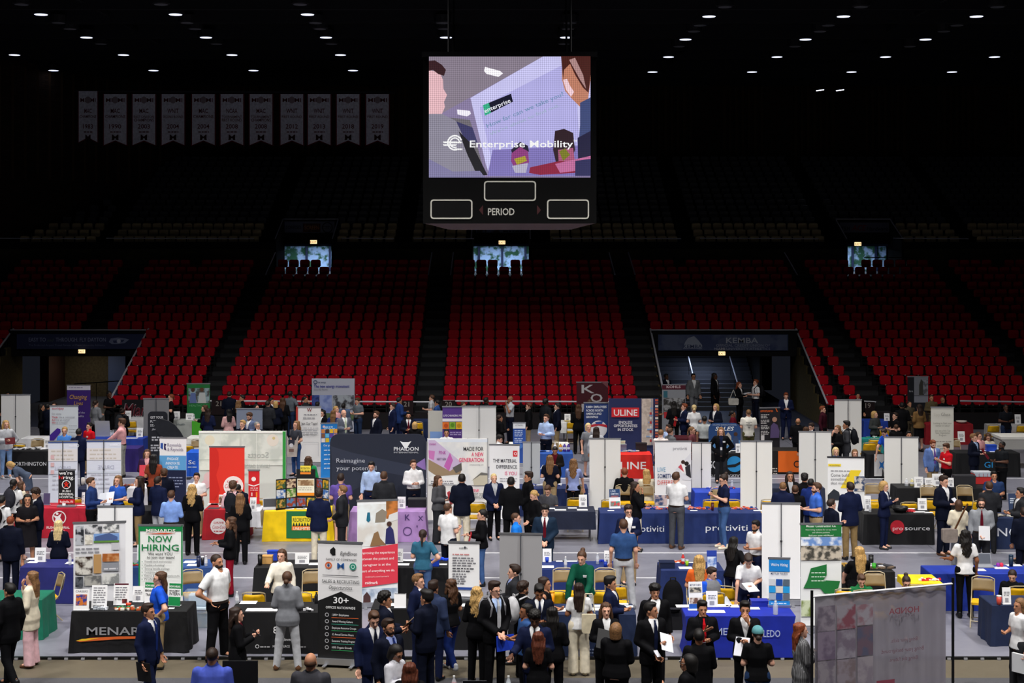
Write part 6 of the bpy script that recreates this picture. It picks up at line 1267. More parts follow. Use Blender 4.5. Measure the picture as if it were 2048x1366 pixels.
banner('blank white back of the tall banner behind the roofing backdrop', 924, 992, 812, 47.8, '#eae9e6', back=True)
banner('pale grey easel board with a blue lower edge behind the navy backdrop', 856, 885, 820, 48.9, '#c2c0b8', [('r', 860, 863, 885, 877, '#7da0d8')], kind='board', yb=878, yaw=-6)
banner('small blue and white roll-up behind the white table', 1026, 1051, 845, 47.0, '#2f56a8', [('r', 1026, 845, 1051, 857, '#eef0f2'), ('t', 'LYONDELL', 1039, 852, 3, '#6a7078', 'c', 16), ('l', 1029, 862, 1047, 4, 3.5, '#b8c8e8', 1.8), ('l', 1029, 878, 1047, 3, 3.5, '#b8c8e8', 1.8), ('o', 1040, 892, 5, '#4a7cc8')], zb=.3)
banner('maroon banner with big grey letters K and O', 1153, 1216, 764, 56.4, '#3c0a16', [('t', 'K', 1163, 786, 17, '#a8a4a8', 'b', 26), ('t', 'O', 1181, 804, 17, '#a8a4a8', 'b', 24), ('t', 'H', 1163, 824, 17, '#a8a4a8', 'b', 24), ('p', [(1202, 764), (1216, 764), (1216, 776)], '#6a3a40')])
banner('navy banner reading 9,000+ employees across North America with a flag globe', 1168, 1218, 805, 49.2, '#23386e', [('t', '9,000+ EMPLOYEES', 1172, 816, 4.5, '#e8ecf2', 'b', 41), ('t', 'ACROSS NORTH', 1172, 823, 4.5, '#e8ecf2', 'b', 34), ('t', 'AMERICA AND', 1172, 829.5, 4.5, '#e8ecf2', 'b', 31), ('t', 'GROWING!', 1172, 836, 4.5, '#e8ecf2', 'b', 24), ('o', 1197, 858, 17, '#dcdce0'), ('p', [(1180, 850), (1197, 846), (1214, 850), (1214, 855), (1197, 851), (1180, 855)], '#b82c38'), ('p', [(1190, 844), (1206, 842), (1204, 848), (1192, 848)], '#2a4a90')])
banner('tall navy backdrop with red sign reading ENDLESS OPPORTUNITIES IN STOCK', 1218, 1316, 797, 48.8, '#262d58', [('r', 1223, 815, 1278, 834, '#d42a32'), ('t', 'ULINE', 1251, 831, 12.5, '#f2eeee', 'cb', 47), ('t', 'ENDLESS', 1251, 847, 5.5, '#e8e6ec', 'cb', 27), ('t', 'OPPORTUNITIES', 1251, 854, 5.5, '#e8e6ec', 'cb', 47), ('t', 'IN STOCK', 1251, 861.5, 5.5, '#e8e6ec', 'cb', 31), ('ph', 1283, 797, 1306, 890, '#cfc0b4', '#b8a89c', 8)]
 +[('r', 1300-2*k, 815+14*k, 1306, 818+14*k, '#8aa4c8') for k in range(5)]+[('r', 1303+0*k, 798, 1304, 890, '#5a78a8') for k in range(1)]+[('r', 1310, 798+6*k, 1316, 802+6*k, ('#b8503c', '#8c3a2c', '#d8d0c8', '#c46a4c')[k % 4]) for k in range(15)]+[('r', 1299, 824+9*k, 1303, 829+9*k, ('#b43a34', '#d8d4d0')[k % 2]) for k in range(7)], kind='wall')
banner('dark banner with a maroon header above a group photo', 1324, 1371, 769, 56.2, '#7e8086', [('r', 1324, 769, 1371, 779, '#471020'), ('t', 'KOHLS', 1347, 776, 5, '#c8b8bc', 'cb', 28), ('r', 1327, 782, 1335, 795, '#2a5a68'), ('ph', 1327, 796, 1370, 830, '#8a8a8c', '#2a2826', 5), ('r', 1328, 824, 1336, 836, '#a8242c')])
banner('blue rounded banner with white word SALES behind the woman in a black cardigan', 1417, 1481, 846, 47.75, '#24467c', [('t', 'UNCAPPED EARNING POTENTIAL', 1449, 851, 3.2, '#b8c8dc', 'c', 48), ('t', 'SALES', 1449, 861, 8, '#f0f4f8', 'cbi', 38), ('r', 1418, 880, 1480, 905, '#5a90c8'), ('p', [(1464, 905), (1465, 880), (1471, 868), (1477, 880), (1478, 905)], '#3a4a6c'), ('o', 1471, 868, 4, '#4a3024'), ('p', [(1448, 890), (1450, 872), (1456, 864), (1462, 872), (1463, 890)], '#b8b0a8')], kind='round')
banner('black tilted banner with orange stripe and a man in a purple shirt', 1519, 1560, 815, 47.8, '#1e1c22', [('t', 'OPPORTUNITIES', 1520, 824, 4, '#e0641c', 'b', 26), ('p', [(1550, 815), (1552, 815), (1556, 824), (1554, 824)], '#e0641c')]+[('l', 1521, 830+11*k, 1538, 3, 3, '#c4c0c0', 1.6) for k in range(4)]+[('p', [(1540, 876), (1541, 852), (1547, 845), (1555, 850), (1559, 862), (1558, 876)], '#5a4a74'), ('o', 1549, 839, 5, '#b88a74'), ('r', 1521, 870, 1528, 880, '#d8d4d4')], yaw=9)
banner('blank white back of the tallest banner below the right block of seats', 1669, 1723, 799, 49.8, '#e6e5e2', back=True)
banner('cream banner of a glass company with small centred print', 1862, 1907, 814, 47.6, '#dedbd0', [('t', 'Spy', 1868, 832, 6, '#cfccc0', '', 12), ('t', 'Glass', 1882, 832, 7, '#9a9890', '', 18), ('t', 'Looking to Start your', 1885, 848, 3.6, '#8f8d84', 'c', 36), ('t', 'career in sales?', 1885, 853, 3.6, '#8f8d84', 'c', 28), ('t', 'Join one of the Top', 1885, 863, 3.6, '#8f8d84', 'c', 30), ('t', 'Sales Organization', 1885, 867.5, 3.6, '#8f8d84', 'c', 28), ('t', 'Program', 1885, 872, 3.6, '#8f8d84', 'c', 14), ('l', 1872, 884, 1902, 1, 4, '#a4a29a', 2), ('l', 1874, 893, 1900, 2, 5, '#b4b2aa', 2)], yaw=-2)
banner('dark recruiting banner with a soldier photo before the right red seats', 1815, 1856, 753, 57.6, '#15171f', [('r', 1828, 754, 1856, 791, '#7b7d86'), ('p', [(1838, 790), (1838, 770), (1842, 758), (1847, 764), (1848, 790)], '#3a3a34'), ('ph', 1846, 760, 1856, 788, '#5a5c62', '#888a92', 6), ('r', 1828, 792, 1856, 805, '#8a8c98'), ('t', 'Run to.', 1818, 784, 4, '#b0b2ba', 'm', 8)])
mi = banner('black panel with large maroon script on the bowl wall at left', 244, 290, 798, 58.14, '#121014', [('t', 'Miami', 246, 832, 26, '#b8aab0', 'ib', 62), ('t', 'Miami', 247, 831, 24, '#5a1220', 'ib', 60)], kind='board', yb=838, cat='sign')
from mathutils import Vector
# ---------------- chairs
for a in ((92, 29.0, -60, 'b', 'beige-backed folding chair with yellow seat beside the teal table'), (388, 29.2, 20, 'b', 'beige folding chair with yellow seat right of the NOW HIRING banner'), (513, 27.9, 180, 'y', 'yellow-backed chair left of the white cardigan woman'), (608, 27.9, 175, 'y', 'yellow-backed chair right of the white cardigan woman'), (625, 29.2, 5, 'b', 'beige-backed chair behind the recruiting banner'),
          (1128, 29.3, 0, 'b', 'beige folding chair left of the green sweater woman'), (1212, 29.3, 0, 'b', 'beige folding chair right of the green sweater woman'), (1108, 28.0, 180, 'y', 'yellow-backed chair behind the orange bottle'), (1205, 28.0, 180, 'y', 'yellow-backed chair right of the green sweater woman'), (1235, 28.2, 170, 'y', 'yellow chair behind the blue suit man at the navy table'),
          (1398, 28.7, 0, 'b', 'beige-backed chair of the orange shirt woman'), (1455, 28.4, 160, 'y', 'yellow chair behind the raglan shirt man'), (1755, 29.0, 0, 'b', 'beige-backed chair right of the blonde at the black table'), (1686, 28.2, 180, 'y', 'yellow-backed chair left of the green polo man'), (1782, 28.1, 180, 'y', 'yellow-backed chair between the seated green and black shirts'), (1750, 28.0, 180, 'y', 'yellow-backed chair right of the green polo man'), (1822, 28.2, 180, 'y', 'yellow chair of the woman with the pink scarf'),
          (1965, 28.6, -20, 'b', 'beige folding chair with yellow seat under the curly-haired woman hand'), (2030, 28.4, 180, 'y', 'yellow chair of the seated woman at the right edge'), (1722, 28.1, 180, 'y', 'chair of the seated man in the green polo'), (1422, 28.1, 180, 'y', 'chair of the raglan shirt man'),
          (155, 37.8, 180, 'y', 'yellow-backed chair right of the small hospital banner'), (255, 37.8, 180, 'y', 'yellow-backed chair behind the blue polo woman'), (525, 37.9, 180, 'y', 'yellow-backed chair left of the recreation table'), (955, 37.4, 180, 'y', 'yellow-backed chair before the roofing backdrop'), (1150, 38.0, 180, 'y', 'yellow-backed chair behind the folding navy table'), (1152, 39.5, 0, 'b', 'beige folding chair behind the yellow one at the folding navy table'), (1218, 37.8, 180, 'y', 'yellow-backed chair below the white banner back'),
          (1249, 39.4, 0, 'b', 'beige chair of the seated red-haired man'), (1293, 39.4, 0, 'b', 'beige chair of the seated long-haired blonde'), (1420, 37.8, 180, 'y', 'yellow-backed chair left of the navy polo woman'), (1462, 37.8, 175, 'y', 'yellow-backed chair right of the navy polo woman'), (1535, 37.8, 180, 'y', 'yellow-backed chair at the right end of the twin tables'), (1440, 39.2, 0, 'b', 'beige chair behind the twin tables'),
          (1745, 37.5, 180, 'y', 'yellow-backed chair right of the yellow slash banner'), (1812, 37.4, 180, 'y', 'yellow-backed chair at the black ball-logo table'), (1858, 37.9, 180, 'y', 'half-hidden yellow chair left of the navy suit man'), (1750, 39.6, 0, 'b', 'beige chair behind the phone-holding woman'), (1862, 39.3, 0, 'b', 'beige chair before the tool-case table, left'), (1935, 39.3, 0, 'b', 'beige chair before the tool-case table, right'), (1955, 37.6, 180, 'y', 'yellow-backed chair behind the grey shirt man'),
          (44, 48.0, 180, 'y', 'yellow-backed chair behind the black cloth at far left'), (70, 48.6, 0, 'b', 'brown-backed chair behind the black cloth at far left'), (378, 47.8, 180, 'y', 'yellow-backed chair right of the striped banner'), (392, 48.5, 0, 'b', 'brown-backed chair right of the striped banner'), (835, 53.8, 180, 'y', 'yellow-backed chair at the far blue table'), (1746, 49.4, 180, 'y', 'yellow-backed chair before the teal table'), (1735, 48.3, 180, 'y', 'yellow chair below the teal table'), (1145, 53.9, 180, 'y', 'yellow-backed chair at the far white table'), (1762, 51.7, 180, 'y', 'yellow-backed chair of the blonde in grey'),
          (1982, 53.6, 180, 'y', 'yellow-backed chair with a red coat at the far right'), (2040, 53.4, 180, 'y', 'yellow-backed chair at the right edge of the far row'), (1912, 48.6, 0, 'b', 'beige chair right of the cream banner'), (1105, 48.2, 0, 'b', 'beige chair behind the light blue shirt man'), (265, 54.2, 180, 'y', 'yellow-backed chair under the maroon script panel'),
          (672, 29.9, 30, 'b', 'beige chair at the end of the rear black table')):
 chair(*a)
# ---------------- on the tables
T1 = 'the black lawn-store table'
stand_sign(162, 1182, 1223, 31, 'white leaning poster of overlapping hands at the left end of '+T1, [('t', 'CAREERS', 162, 1188, 4, '#5a5a60', 'c', 24), ('ph', 151, 1192, 173, 1213, '#c8702c', '#2a3c8c', 14)])
stand_sign(198, 1172, 1216, 31, 'white price-list poster in the middle of '+T1, [('l', 186, 1178, 210, 7, 4.6, '#85858c', 2), ('t', 'MIDWEST', 186, 1214, 4, '#3a3a40', 'b', 22)]); stand_sign(242, 1168, 1210, 31, 'white list poster with a maroon heading on '+T1, [('r', 228, 1168, 256, 1171, '#5a1c2c'), ('l', 230, 1177, 254, 6, 4.6, '#85858c', 2), ('ph', 244, 1198, 254, 1206, '#4a1c1c', '#8a3a3a', 16)])
stand_sign(276, 1172, 1203, 22, 'acrylic notice beside the list poster on '+T1); stand_sign(300, 1166, 1206, 24, 'green and white NOW HIRING MANAGER leaflet on '+T1, [('r', 288, 1166, 312, 1176, '#118044'), ('t', 'NOW HIRING', 300, 1174, 4, '#f0f0f0', 'cb', 22), ('t', 'MANAGER', 300, 1184, 5, '#202020', 'cb', 22), ('t', 'TRAINEE', 300, 1192, 5, '#202020', 'cb', 20)], rz=-8)
stand_sign(348, 1168, 1212, 25, 'green and white INTERN leaflet on '+T1, [('r', 336, 1168, 361, 1178, '#118044'), ('t', 'NOW HIRING', 348, 1176, 4, '#f0f0f0', 'cb', 23), ('t', 'MANAGEMENT', 348, 1184, 3.6, '#202020', 'cb', 22), ('t', 'INTERN', 348, 1191, 6, '#202020', 'cb', 22), ('r', 336, 1194, 361, 1212, '#118044')], rz=-10)
heap(262, 1221, 'row of pens and keyrings on '+T1, ['#c8582c', '#e8e0d4', '#2c7a4c'], 14, .3, .1); heap(202, 1220, 'clear badge sleeves on '+T1, ['#c8ccd4', '#9aa0a8'], 8, .16, .06); bowl(257, 1213, 'small red bowl on '+T1, '#c83a1c', .05, .06); stack_of([(342, 1218, .1, .08), (285, 1221, .22, .14, '#1f6a48')], 'small leaflet', T1)
T2 = 'the black logo table'
stack_of([(495, 1208, .3, .22), (506, 1223, .28, .22), (538, 1223, .28, .22)], 'white sheet', T2); heap(610, 1224, 'white tags and black pens on '+T2, ['#e4e4e8', '#16161a'], 8, .14, .08); bottle(468, 1207, 'water bottle at the left corner of '+T2); bottle(633, 1205, 'black tumbler bottle on '+T2, '#18181c', '#18181c', .2, .04, kind='', lab=None)
stand_sign(800, 1190, 1218, 24, 'framed white notice with small print on the black notice table', [('r', 789, 1190, 811, 1191, '#1a1a1e')]); stack_of([(925, 1213, .3, .2), (792, 1212, .26, .2), (945, 1214, .2, .16)], 'white sheet', 'the black notice table')
T3 = 'the front navy table'
stack_of([(1120, 1223, .3, .24), (1150, 1221, .3, .24), (1190, 1221, .26, .2), (1200, 1214, .2, .16), (1240, 1222, .2, .2), (1258, 1215, .16, .14), (1246, 1209, .2, .12), (1222, 1226, .22, .2)], 'white leaflet', T3); tumbler(1104, 1206, 'orange sports bottle on '+T3, '#f0940c', .26, .045, lid='#f0a020')
T4 = 'the blue stretch-cloth table'
stand_sign(1392, 1165, 1218, 28, 'white and blue photo poster at the left end of '+T4, [('t', 'METTLER TOLEDO', 1392, 1173, 3.6, '#2a3c6c', 'cm', 22), ('ph', 1380, 1176, 1404, 1186, '#4a4a4c', '#c8c0b0', 12), ('ph', 1380, 1196, 1404, 1207, '#6a4a40', '#d0c4bc', 12), ('r', 1378, 1208, 1406, 1218, '#1c50a8')], rz=6)
stand_sign(1424, 1183, 1214, 23, 'white acrylic notice in the middle of '+T4); stack_of([(1372, 1215, .34, .2), (1388, 1221, .2, .12), (1432, 1226, .34, .2, '#dfe8e4'), (1458, 1213, .1, .08), (1470, 1215, .16, .2), (1508, 1219, .22, .16), (1445, 1214, .24, .2)], 'white brochure', T4); bottle(1551, 1229, 'clear round-shouldered bottle at the right of '+T4, '#dfe4ea', '#e8e8ec', .24, .045, lab=None); carton(1520, 1212, .3, .2, .1, '#1c2c9c', 'blue fabric bag lying on '+T4, 'fabric_bag', cat='bag')
stand_sign(2014, 1186, 1219, 17, 'white acrylic sign on the corner navy cloth'); tumbler(1998, 1215, 'striped paper cup on the corner navy cloth', '#c84a3c', .17, .045, lid='#ece8e4', cat='cup')
# rear tables of the front island
stand_sign(80, 1096, 1124, 22, 'acrylic notice on the indigo table'); stack_of([(54, 1118, .24, .2), (64, 1126, .2, .16), (140, 1128, .22, .2)], 'white paper', 'the indigo table'); bottle(140, 1130, 'water bottle on the indigo table behind the blonde')
stack_of([(378, 1126, .24, .2), (384, 1132, .22, .18)], 'white paper', 'the denim blue table'); tumbler(397, 1133, 'navy tumbler on the denim blue table', '#1a2448', .22, .04, lid='#1a2448'); bottle(412, 1132, 'clear water bottle at the right of the denim blue table'); tumbler(405, 1130, 'small black tumbler on the denim blue table', '#1c1c22', .18, .035, lid='#d8d8dc'); stand_sign(270, 1090, 1120, 14, 'small white notice behind the NOW HIRING banner'); heap(272, 1132, 'pens scattered on the denim blue table', ['#e8c030', '#c83a3a', '#3a8a4c'], 6, .14, .08)
carton(534, 1128, .2, .16, .16, '#c89a5c', 'woven straw basket on the rear black table', 'basket', cat='basket'); carton(545, 1119, .22, .12, .2, '#2344b8', 'blue gift bag behind the straw basket', 'gift_bag', cat='bag'); tumbler(520, 1130, 'black tumbler on the rear black table', '#141416', .22, .045, lid='#1c1c1e'); stand_sign(604, 1107, 1128, 28, 'white acrylic notice on the rear black table'); stack_of([(632, 1130, .3, .2)], 'white sheet', 'the rear black table')
stand_sign(797, 1098, 1124, 18, 'white notice with blue drawing on the teal-shirt table'); carton(871, 1133, .14, .12, .13, '#1c44c0', 'blue cup set on the teal-shirt table', 'cup_box', cat='box'); heap(887, 1120, 'blue giveaways on the teal-shirt table', ['#1c44d0', '#2c58e0'], 10, .12, .08); stack_of([(806, 1131, .24, .2), (884, 1130, .2, .12), (816, 1122, .3, .14)], 'white paper', 'the teal-shirt table')
stack_of([(1095, 1136, .26, .22), (1140, 1123, .3, .1), (1122, 1123, .2, .1)], 'leaflet', 'the rear navy table', z=.752); bottle(1131, 1135, 'clear water bottle on the rear navy table'); bottle(1195, 1128, 'tall water bottle right of the green sweater'); tumbler(1211, 1133, 'short blue cup on the rear navy table', '#1f44c0', .1, .035, lid='#1f44c0'); tumbler(1094, 1124, 'small blue cup by the grey banner', '#1f44c0', .1, .035, lid='#1f44c0'); stand_sign(1214, 1102, 1130, 11, 'white notice at the right end of the rear navy table'); stand_sign(1094, 1096, 1122, 18, 'grey acrylic notice beside the teal suit man'); heap(1205, 1124, 'blue bags on the rear navy table', ['#1c34a8'], 9, .12, .06)
carton(1335, 1137, .3, .25, .12, '#16203c', 'navy padded case on the rear table beside the orange shirt', 'padded_case', cat='case'); bottle(1366, 1128, 'red soda bottle on the table beside the orange shirt', '#c82c2c', '#d8d8d8', .22, .035, kind=''); tumbler(1374, 1132, 'green drink can on the table beside the orange shirt', '#8ab81c', .13, .033, lid='#c8ccd0', cat='can'); stand_sign(1424, 1102, 1138, 20, 'tall blue and white info box on the rear navy table', [('r', 1414, 1102, 1434, 1112, '#1f3c9c'), ('ph', 1415, 1114, 1433, 1136, '#c8d4e8', '#5a7cc0', 6)], col='#24409c'); stack_of([(1356, 1124, .3, .2), (1372, 1138, .26, .2), (1385, 1114, .5, .05, '#e4e2dc')], 'white sheet', 'the rear table beside the orange shirt'); heap(1352, 1119, 'orange snacks on the rear navy table', ['#d86a2c', '#c84a20'], 8, .14, .06)
heap(1745, 1138, 'dark brochures covering the rear black table', ['#3a3a40', '#b8b8bc', '#6a5a4c'], 16, .4, .2, sz=.12); tumbler(1742, 1122, 'black travel mug on the rear black table', '#141416', .2, .05, lid='#141416'); tumbler(1748, 1138, 'green cup beside the blonde ponytail', '#3aa82c', .12, .04, lid='#3aa82c'); heap(1690, 1133, 'gold pens on the rear black table', ['#c8a050'], 8, .1, .1)
heap(1862, 1162, 'red and white sweets on the yellow table', ['#d82c3c', '#f0f0f0'], 12, .2, .08)
laptop(1974, 1136, 'open grey laptop on the right royal blue table', 0, '#8d9098', '#5a5e68'); tumbler(2022, 1132, 'dark blue travel mug on the right royal blue table', '#1a2c40', .24, .045, lid='#22384c'); stack_of([(1958, 1142, .3, .2), (2005, 1138, .28, .2), (2030, 1127, .3, .16)], 'white sheet', 'the right royal blue table')
for i_, (x_, c_, n_) in enumerate(((1996, '#8a2c9c', 'purple'), (2003, '#d82c4c', 'pink'))):
 o = tag(MB().lathe([(.004, 0), (.03, .012), (.042, .045), (.03, .078), (.004, .09)], 10).build('stress_ball', mat(c_, .5), None, True), n_+' ball on the right royal blue table', 'ball'); o.location = onz(x_, 1134)
# second row
stack_of([(108, 1012, .2, .14, '#c84a5a'), (160, 1012, .2, .14, '#e8c8cc')], 'small card', 'the red hospital table'); tumbler(128, 1014, 'white mug on the red hospital table', '#e8e8ea', .1, .045, lid='#e8e8ea', cat='mug'); stand_sign(93, 987, 1010, 13, 'blue and purple notice left of the hospital banner', [('r', 87, 987, 99, 1010, '#4a4468')], col='#4a4468'); stand_sign(166, 985, 1008, 6, 'narrow notice at the right end of the red hospital table')
heap(30, 1000, 'papers on the black left table', ['#d8d8dc', '#8a7a3c'], 10, .4, .2, sz=.14)
stack_of([(426, 1018, .28, .2, '#3a3a40'), (425, 1009, .26, .18), (430, 1003, .24, .16, '#b0b0b4')], 'tray or folder', 'the dark red table'); stand_sign(442, 990, 1013, 9, 'framed photo on the dark red table', [('ph', 438, 992, 446, 1010, '#5a3a34', '#c8a890', 14)]); stand_sign(506, 996, 1022, 13, 'white card on the white end table')
laptop(540, 1020, 'dark-screened laptop on the yellow and green table', 10, '#b8b8bc', '#161a24'); stack_of([(579, 1019, .2, .16), (590, 1013, .2, .12), (600, 1019, .2, .16, '#c8ccc0'), (613, 1018, .2, .16), (606, 1011, .24, .1)], 'leaflet', 'the yellow and green table'); tumbler(605, 1013, 'white cup on the yellow and green table', '#ececee', .06, .04, lid='#ececee', cat='cup')
tri = thing('display_board', 'black three-panel board of camp photos with a sunset header', 'display board', onz(606, 1017))
def trip(nm, xs, col, z0=0, z1=.98, yy=(0, 0)):
 return MB().add([(xs[0], yy[0], z0), (xs[1], yy[1], z0), (xs[1], yy[1], z1), (xs[0], yy[0], z1), (xs[0], yy[0]+.02, z0), (xs[1], yy[1]+.02, z0), (xs[1], yy[1]+.02, z1), (xs[0], yy[0]+.02, z1)], [(0, 1, 2, 3), (7, 6, 5, 4), (3, 2, 6, 7), (0, 3, 7, 4), (1, 5, 6, 2)]).build(nm, mat(col, .6), tri)
D_ = tri.location.y; s_ = D_/F; cxp = 606
for nm, xa, xb, ya, yb_, zt_ in (('board_panel', 555, 592, -.25, .05, 61), ('board_panel', 592, 632, .05, .05, 61), ('board_panel', 632, 660, .05, -.25, 61)):
 b_ = trip(nm, ((xa-cxp)*s_, (xb-cxp)*s_), '#141416', 0, zt_*s_, (ya, yb_))
 cols = [('#5a8c3c', '#d8d0b0'), ('#2c4a2c', '#c89a50'), ('#8c3a2c', '#4a7cb0'), ('#d0a02c', '#3a5c3c'), ('#4a2c2c', '#d8c0a0'), ('#3c6cb0', '#d8dce0')]
 for j in range(3):
  for i in range(2):
   if xa == 592 and j < 2: continue
   u0, u1 = i/2+.03, (i+1)/2-.03; z1_, z0_ = (zt_-2-j*19)*s_, (zt_-19-j*19)*s_
   X = lambda u: (xa+(xb-xa)*u-cxp)*s_; Yv = lambda u: ya+(yb_-ya)*u-.004
   c1, c2 = cols[(i+j*2+int(xa)) % 6]; MB().add([(X(u0), Yv(u0), z0_), (X(u1), Yv(u1), z0_), (X(u1), Yv(u1), z1_), (X(u0), Yv(u0), z1_)], [(0, 1, 2, 3)]).build('photo_print', mat(c1, .5, 'blotch', scale=12, hex2=c2), b_)
 if xa == 592:
  gfx(b_, lambda px, py: ((px-cxp)*s_, (1017-py)*s_), [('r', 594, 958, 628, 992, '#ecead8'), ('ph', 595, 960, 627, 972, '#8a6a4c', '#c8b08c', 8), ('l', 596, 977, 624, 2, 4, '#a8a49c', 1.6), ('r', 594, 986, 628, 992, '#e8902c')], .05)
hd = MB().box((592-cxp)*s_, (630-cxp)*s_, .05, .07, 61*s_, 78*s_).build('board_header', mat('#141416', .6), tri)
gfx(hd, lambda px, py: ((px-cxp)*s_, (1017-py)*s_), [('r', 600, 932, 621, 949, '#f0d84c'), ('t', 'RECREATION', 610, 939, 4, '#2a2a1c', 'cb', 18), ('p', [(600, 945)]+[(600+i*1.5, 940 if i % 2 else 945) for i in range(1, 14)]+[(621, 945)], '#20261c'), ('r', 600, 945, 621, 949, '#e8862c')], .05)
stand_sign(803, 994, 1017, 16, 'white acrylic notice on the lilac table'); carton(834, 1015, .45, .3, .2, '#15161a', 'black speaker box on the lilac table', 'speaker_box', cat='speaker', lidc='#1c1d22')
stand_sign(1166, 990, 1014, 16, 'white acrylic notice on the folding navy table'); stack_of([(1121, 1021, .28, .16), (1145, 1017, .22, .14), (1165, 1021, .26, .18), (1102, 1018, .2, .14)], 'white leaflet', 'the folding navy table')
stand_sign(1230, 979, 1017, 23, 'white and navy poster at the left end of the twin tables', [('r', 1219, 979, 1241, 995, '#20406c'), ('t', 'LIVE', 1222, 985, 4, '#d8e4f0', 'm', 10), ('t', 'SOMETHING', 1222, 990, 3.4, '#d8e4f0', 'm', 16), ('t', 'DIFFERENT', 1222, 995, 3.4, '#e88a70', 'm', 16), ('ph', 1221, 1003, 1240, 1012, '#c84a4a', '#3a9a8c', 16)], rz=8); stack_of([(1222, 1022, .16, .1), (1388, 1022, .18, .1), (1516, 1022, .2, .12)], 'white card', 'the navy twin tables')
for x_, w_ in ((1316, 'left navy twin table'), (1402, 'right navy twin table, left heap'), (1490, 'right navy twin table, right heap')): heap(x_, 1019, 'heap of orange and blue giveaways on the '+w_, ['#e8643c', '#e8a090', '#24489c'], 14, .3, .12)
tumbler(1425, 1021, 'dark red bottle on the right navy twin table', '#4a1420', .2, .035, lid='#4a1420')
bowl(1800, 1024, 'black bowl on the ball-logo table', '#141416', .2, .13); heap(1820, 1024, 'red giveaways beside the black bowl', ['#c82c3c', '#d84a50'], 12, .18, .1); stand_sign(1845, 997, 1020, 18, 'white acrylic notice on the ball-logo table'); stack_of([(1840, 1025, .3, .14), (1858, 1026, .22, .12), (1815, 1017, .4, .1)], 'white sheet', 'the ball-logo table'); stand_sign(1736, 992, 1022, 13, 'patterned info card at the left end of the ball-logo table'); bottle(1740, 1024, 'water bottle beside the patterned info card')
stand_sign(2028, 984, 1022, 20, 'dark poster with small print on the right navy table', [('r', 2018, 984, 2038, 1022, '#2a3a5a'), ('l', 2021, 995, 2034, 3, 4, '#c8d0dc', 2)], col='#2a3a5a'); heap(2010, 1033, 'magazines on the right navy table', ['#8a7a64', '#c8c4bc', '#4a4a4c'], 8, .2, .1, sz=.14)
# rear tables of the second island
for x_, c_, n_ in ((1813, '#dfe4ee', 'clear'), (1824, '#e8d87c', 'yellow')): bottle(x_, 972, n_+' bottle on the tool-case table', c_, '#f0f0f0', .2, .05)
for i_, (x_, a_, b_, w_) in enumerate(((1838, 954, 975, 18), (1858, 956, 975, 16), (1876, 948, 972, 22), (1902, 956, 974, 12))): stand_sign(x_, a_, b_, w_, '%s white card standing on the tool-case table' % ('leftmost', 'second', 'third', 'rightmost')[i_])
carton(1931, 974, .55, .3, .3, '#26262a', 'dark hard tool case on the tool-case table', 'tool_case', cat='case', lidc='#2c2c30')
tb = carton(1966, 962, .48, .3, .32, '#c02c2c', 'red and clear parts organiser stack at the right of the tool case', 'parts_organiser', cat='organiser', lidc='#b8bcc4')
for k in range(4): MB().box(-.22+k*.115, -.12+k*.115, -.02, .0, .20, .30).build('drawer', mat('#aab2c0', .2, spec=.6), tb)
heap(1090, 972, 'papers on the navy table behind the grey t-shirt', ['#e4e4e8', '#3a4a8c'], 8, .5, .14, sz=.14); heap(1440, 978, 'red and white giveaways on the bright blue table', ['#c83c3c', '#e4e4ec', '#2a4ac0'], 10, .4, .14); bottle(1464, 972, 'water bottle on the bright blue table'); heap(262, 972, 'sweets on the white table behind the blue polo', ['#c87a4c', '#d8d4d0', '#8a3a3a'], 8, .3, .12)
# third row
heap(50, 899, 'white cards fanned over the black far-left table', ['#e8e8ec', '#d0d0d4', '#3a3a3e'], 14, .6, .18, sz=.13); stand_sign(93, 876, 898, 10, 'white acrylic notice on the black far-left table'); tumbler(165, 955, 'white paper cup on the dark navy rear table', '#e4d8d0', .2, .05, lid='#f0f0f0', cat='cup')
stand_sign(206, 836, 868, 30, 'large blank grey tilted card on the royal blue table', [], col='#d0cfca', lean=-14); bottle(222, 874, 'clear water bottle left of the pink shirt'); bottle(226, 873, 'second water bottle left of the pink shirt'); heap(205, 872, 'snack packs on the royal blue table', ['#d8d0b8', '#c8b890'], 8, .25, .08); stand_sign(279, 856, 874, 13, 'white carton notice on the royal blue table'); stack_of([(262, 877, .4, .2)], 'white sheet', 'the royal blue table')
heap(1250, 904, 'cartons and bags on the bright red table', ['#2a4ab0', '#8a8c98', '#c8c8cc'], 7, .4, .1, sz=.16); carton(1246, 902, .22, .18, .22, '#6a7088', 'grey-blue carton on the bright red table', 'carton', cat='box'); carton(1283, 902, .34, .2, .26, '#1c1c20', 'black duffel bag on the bright red table', 'duffel_bag', cat='bag'); GC = [o for o in bpy.data.objects if o.get('label') == 'grey-blue carton on the bright red table'][0]; q_ = carton(1247, 893, .14, .1, .1, '#c8d4b8', 'small pale box on top of the grey-blue carton', 'small_box', z=.97); q_.location = GC.location+Vector((0, .03, .2205))
for i_, (x_, c_, n_) in enumerate(((1121, '#c88414', 'amber'), (1129, '#4a2c8c', 'left purple'), (1137, '#4a2c8c', 'right purple'), (1110, '#e4e4ec', 'white'))): bottle(x_, 903, n_+' drink bottle on the medium blue table', c_, '#f0f0f4', .26, .05, kind='')
heap(1090, 904, 'flat giveaways on the medium blue table', ['#16346c', '#e4e4e8'], 6, .4, .1, sz=.1); stand_sign(1476, 888, 906, 9, 'white acrylic notice beside the SALES banner'); stack_of([(1465, 902, .3, .12), (1455, 904, .2, .1)], 'white sheet', 'the black logistics table')
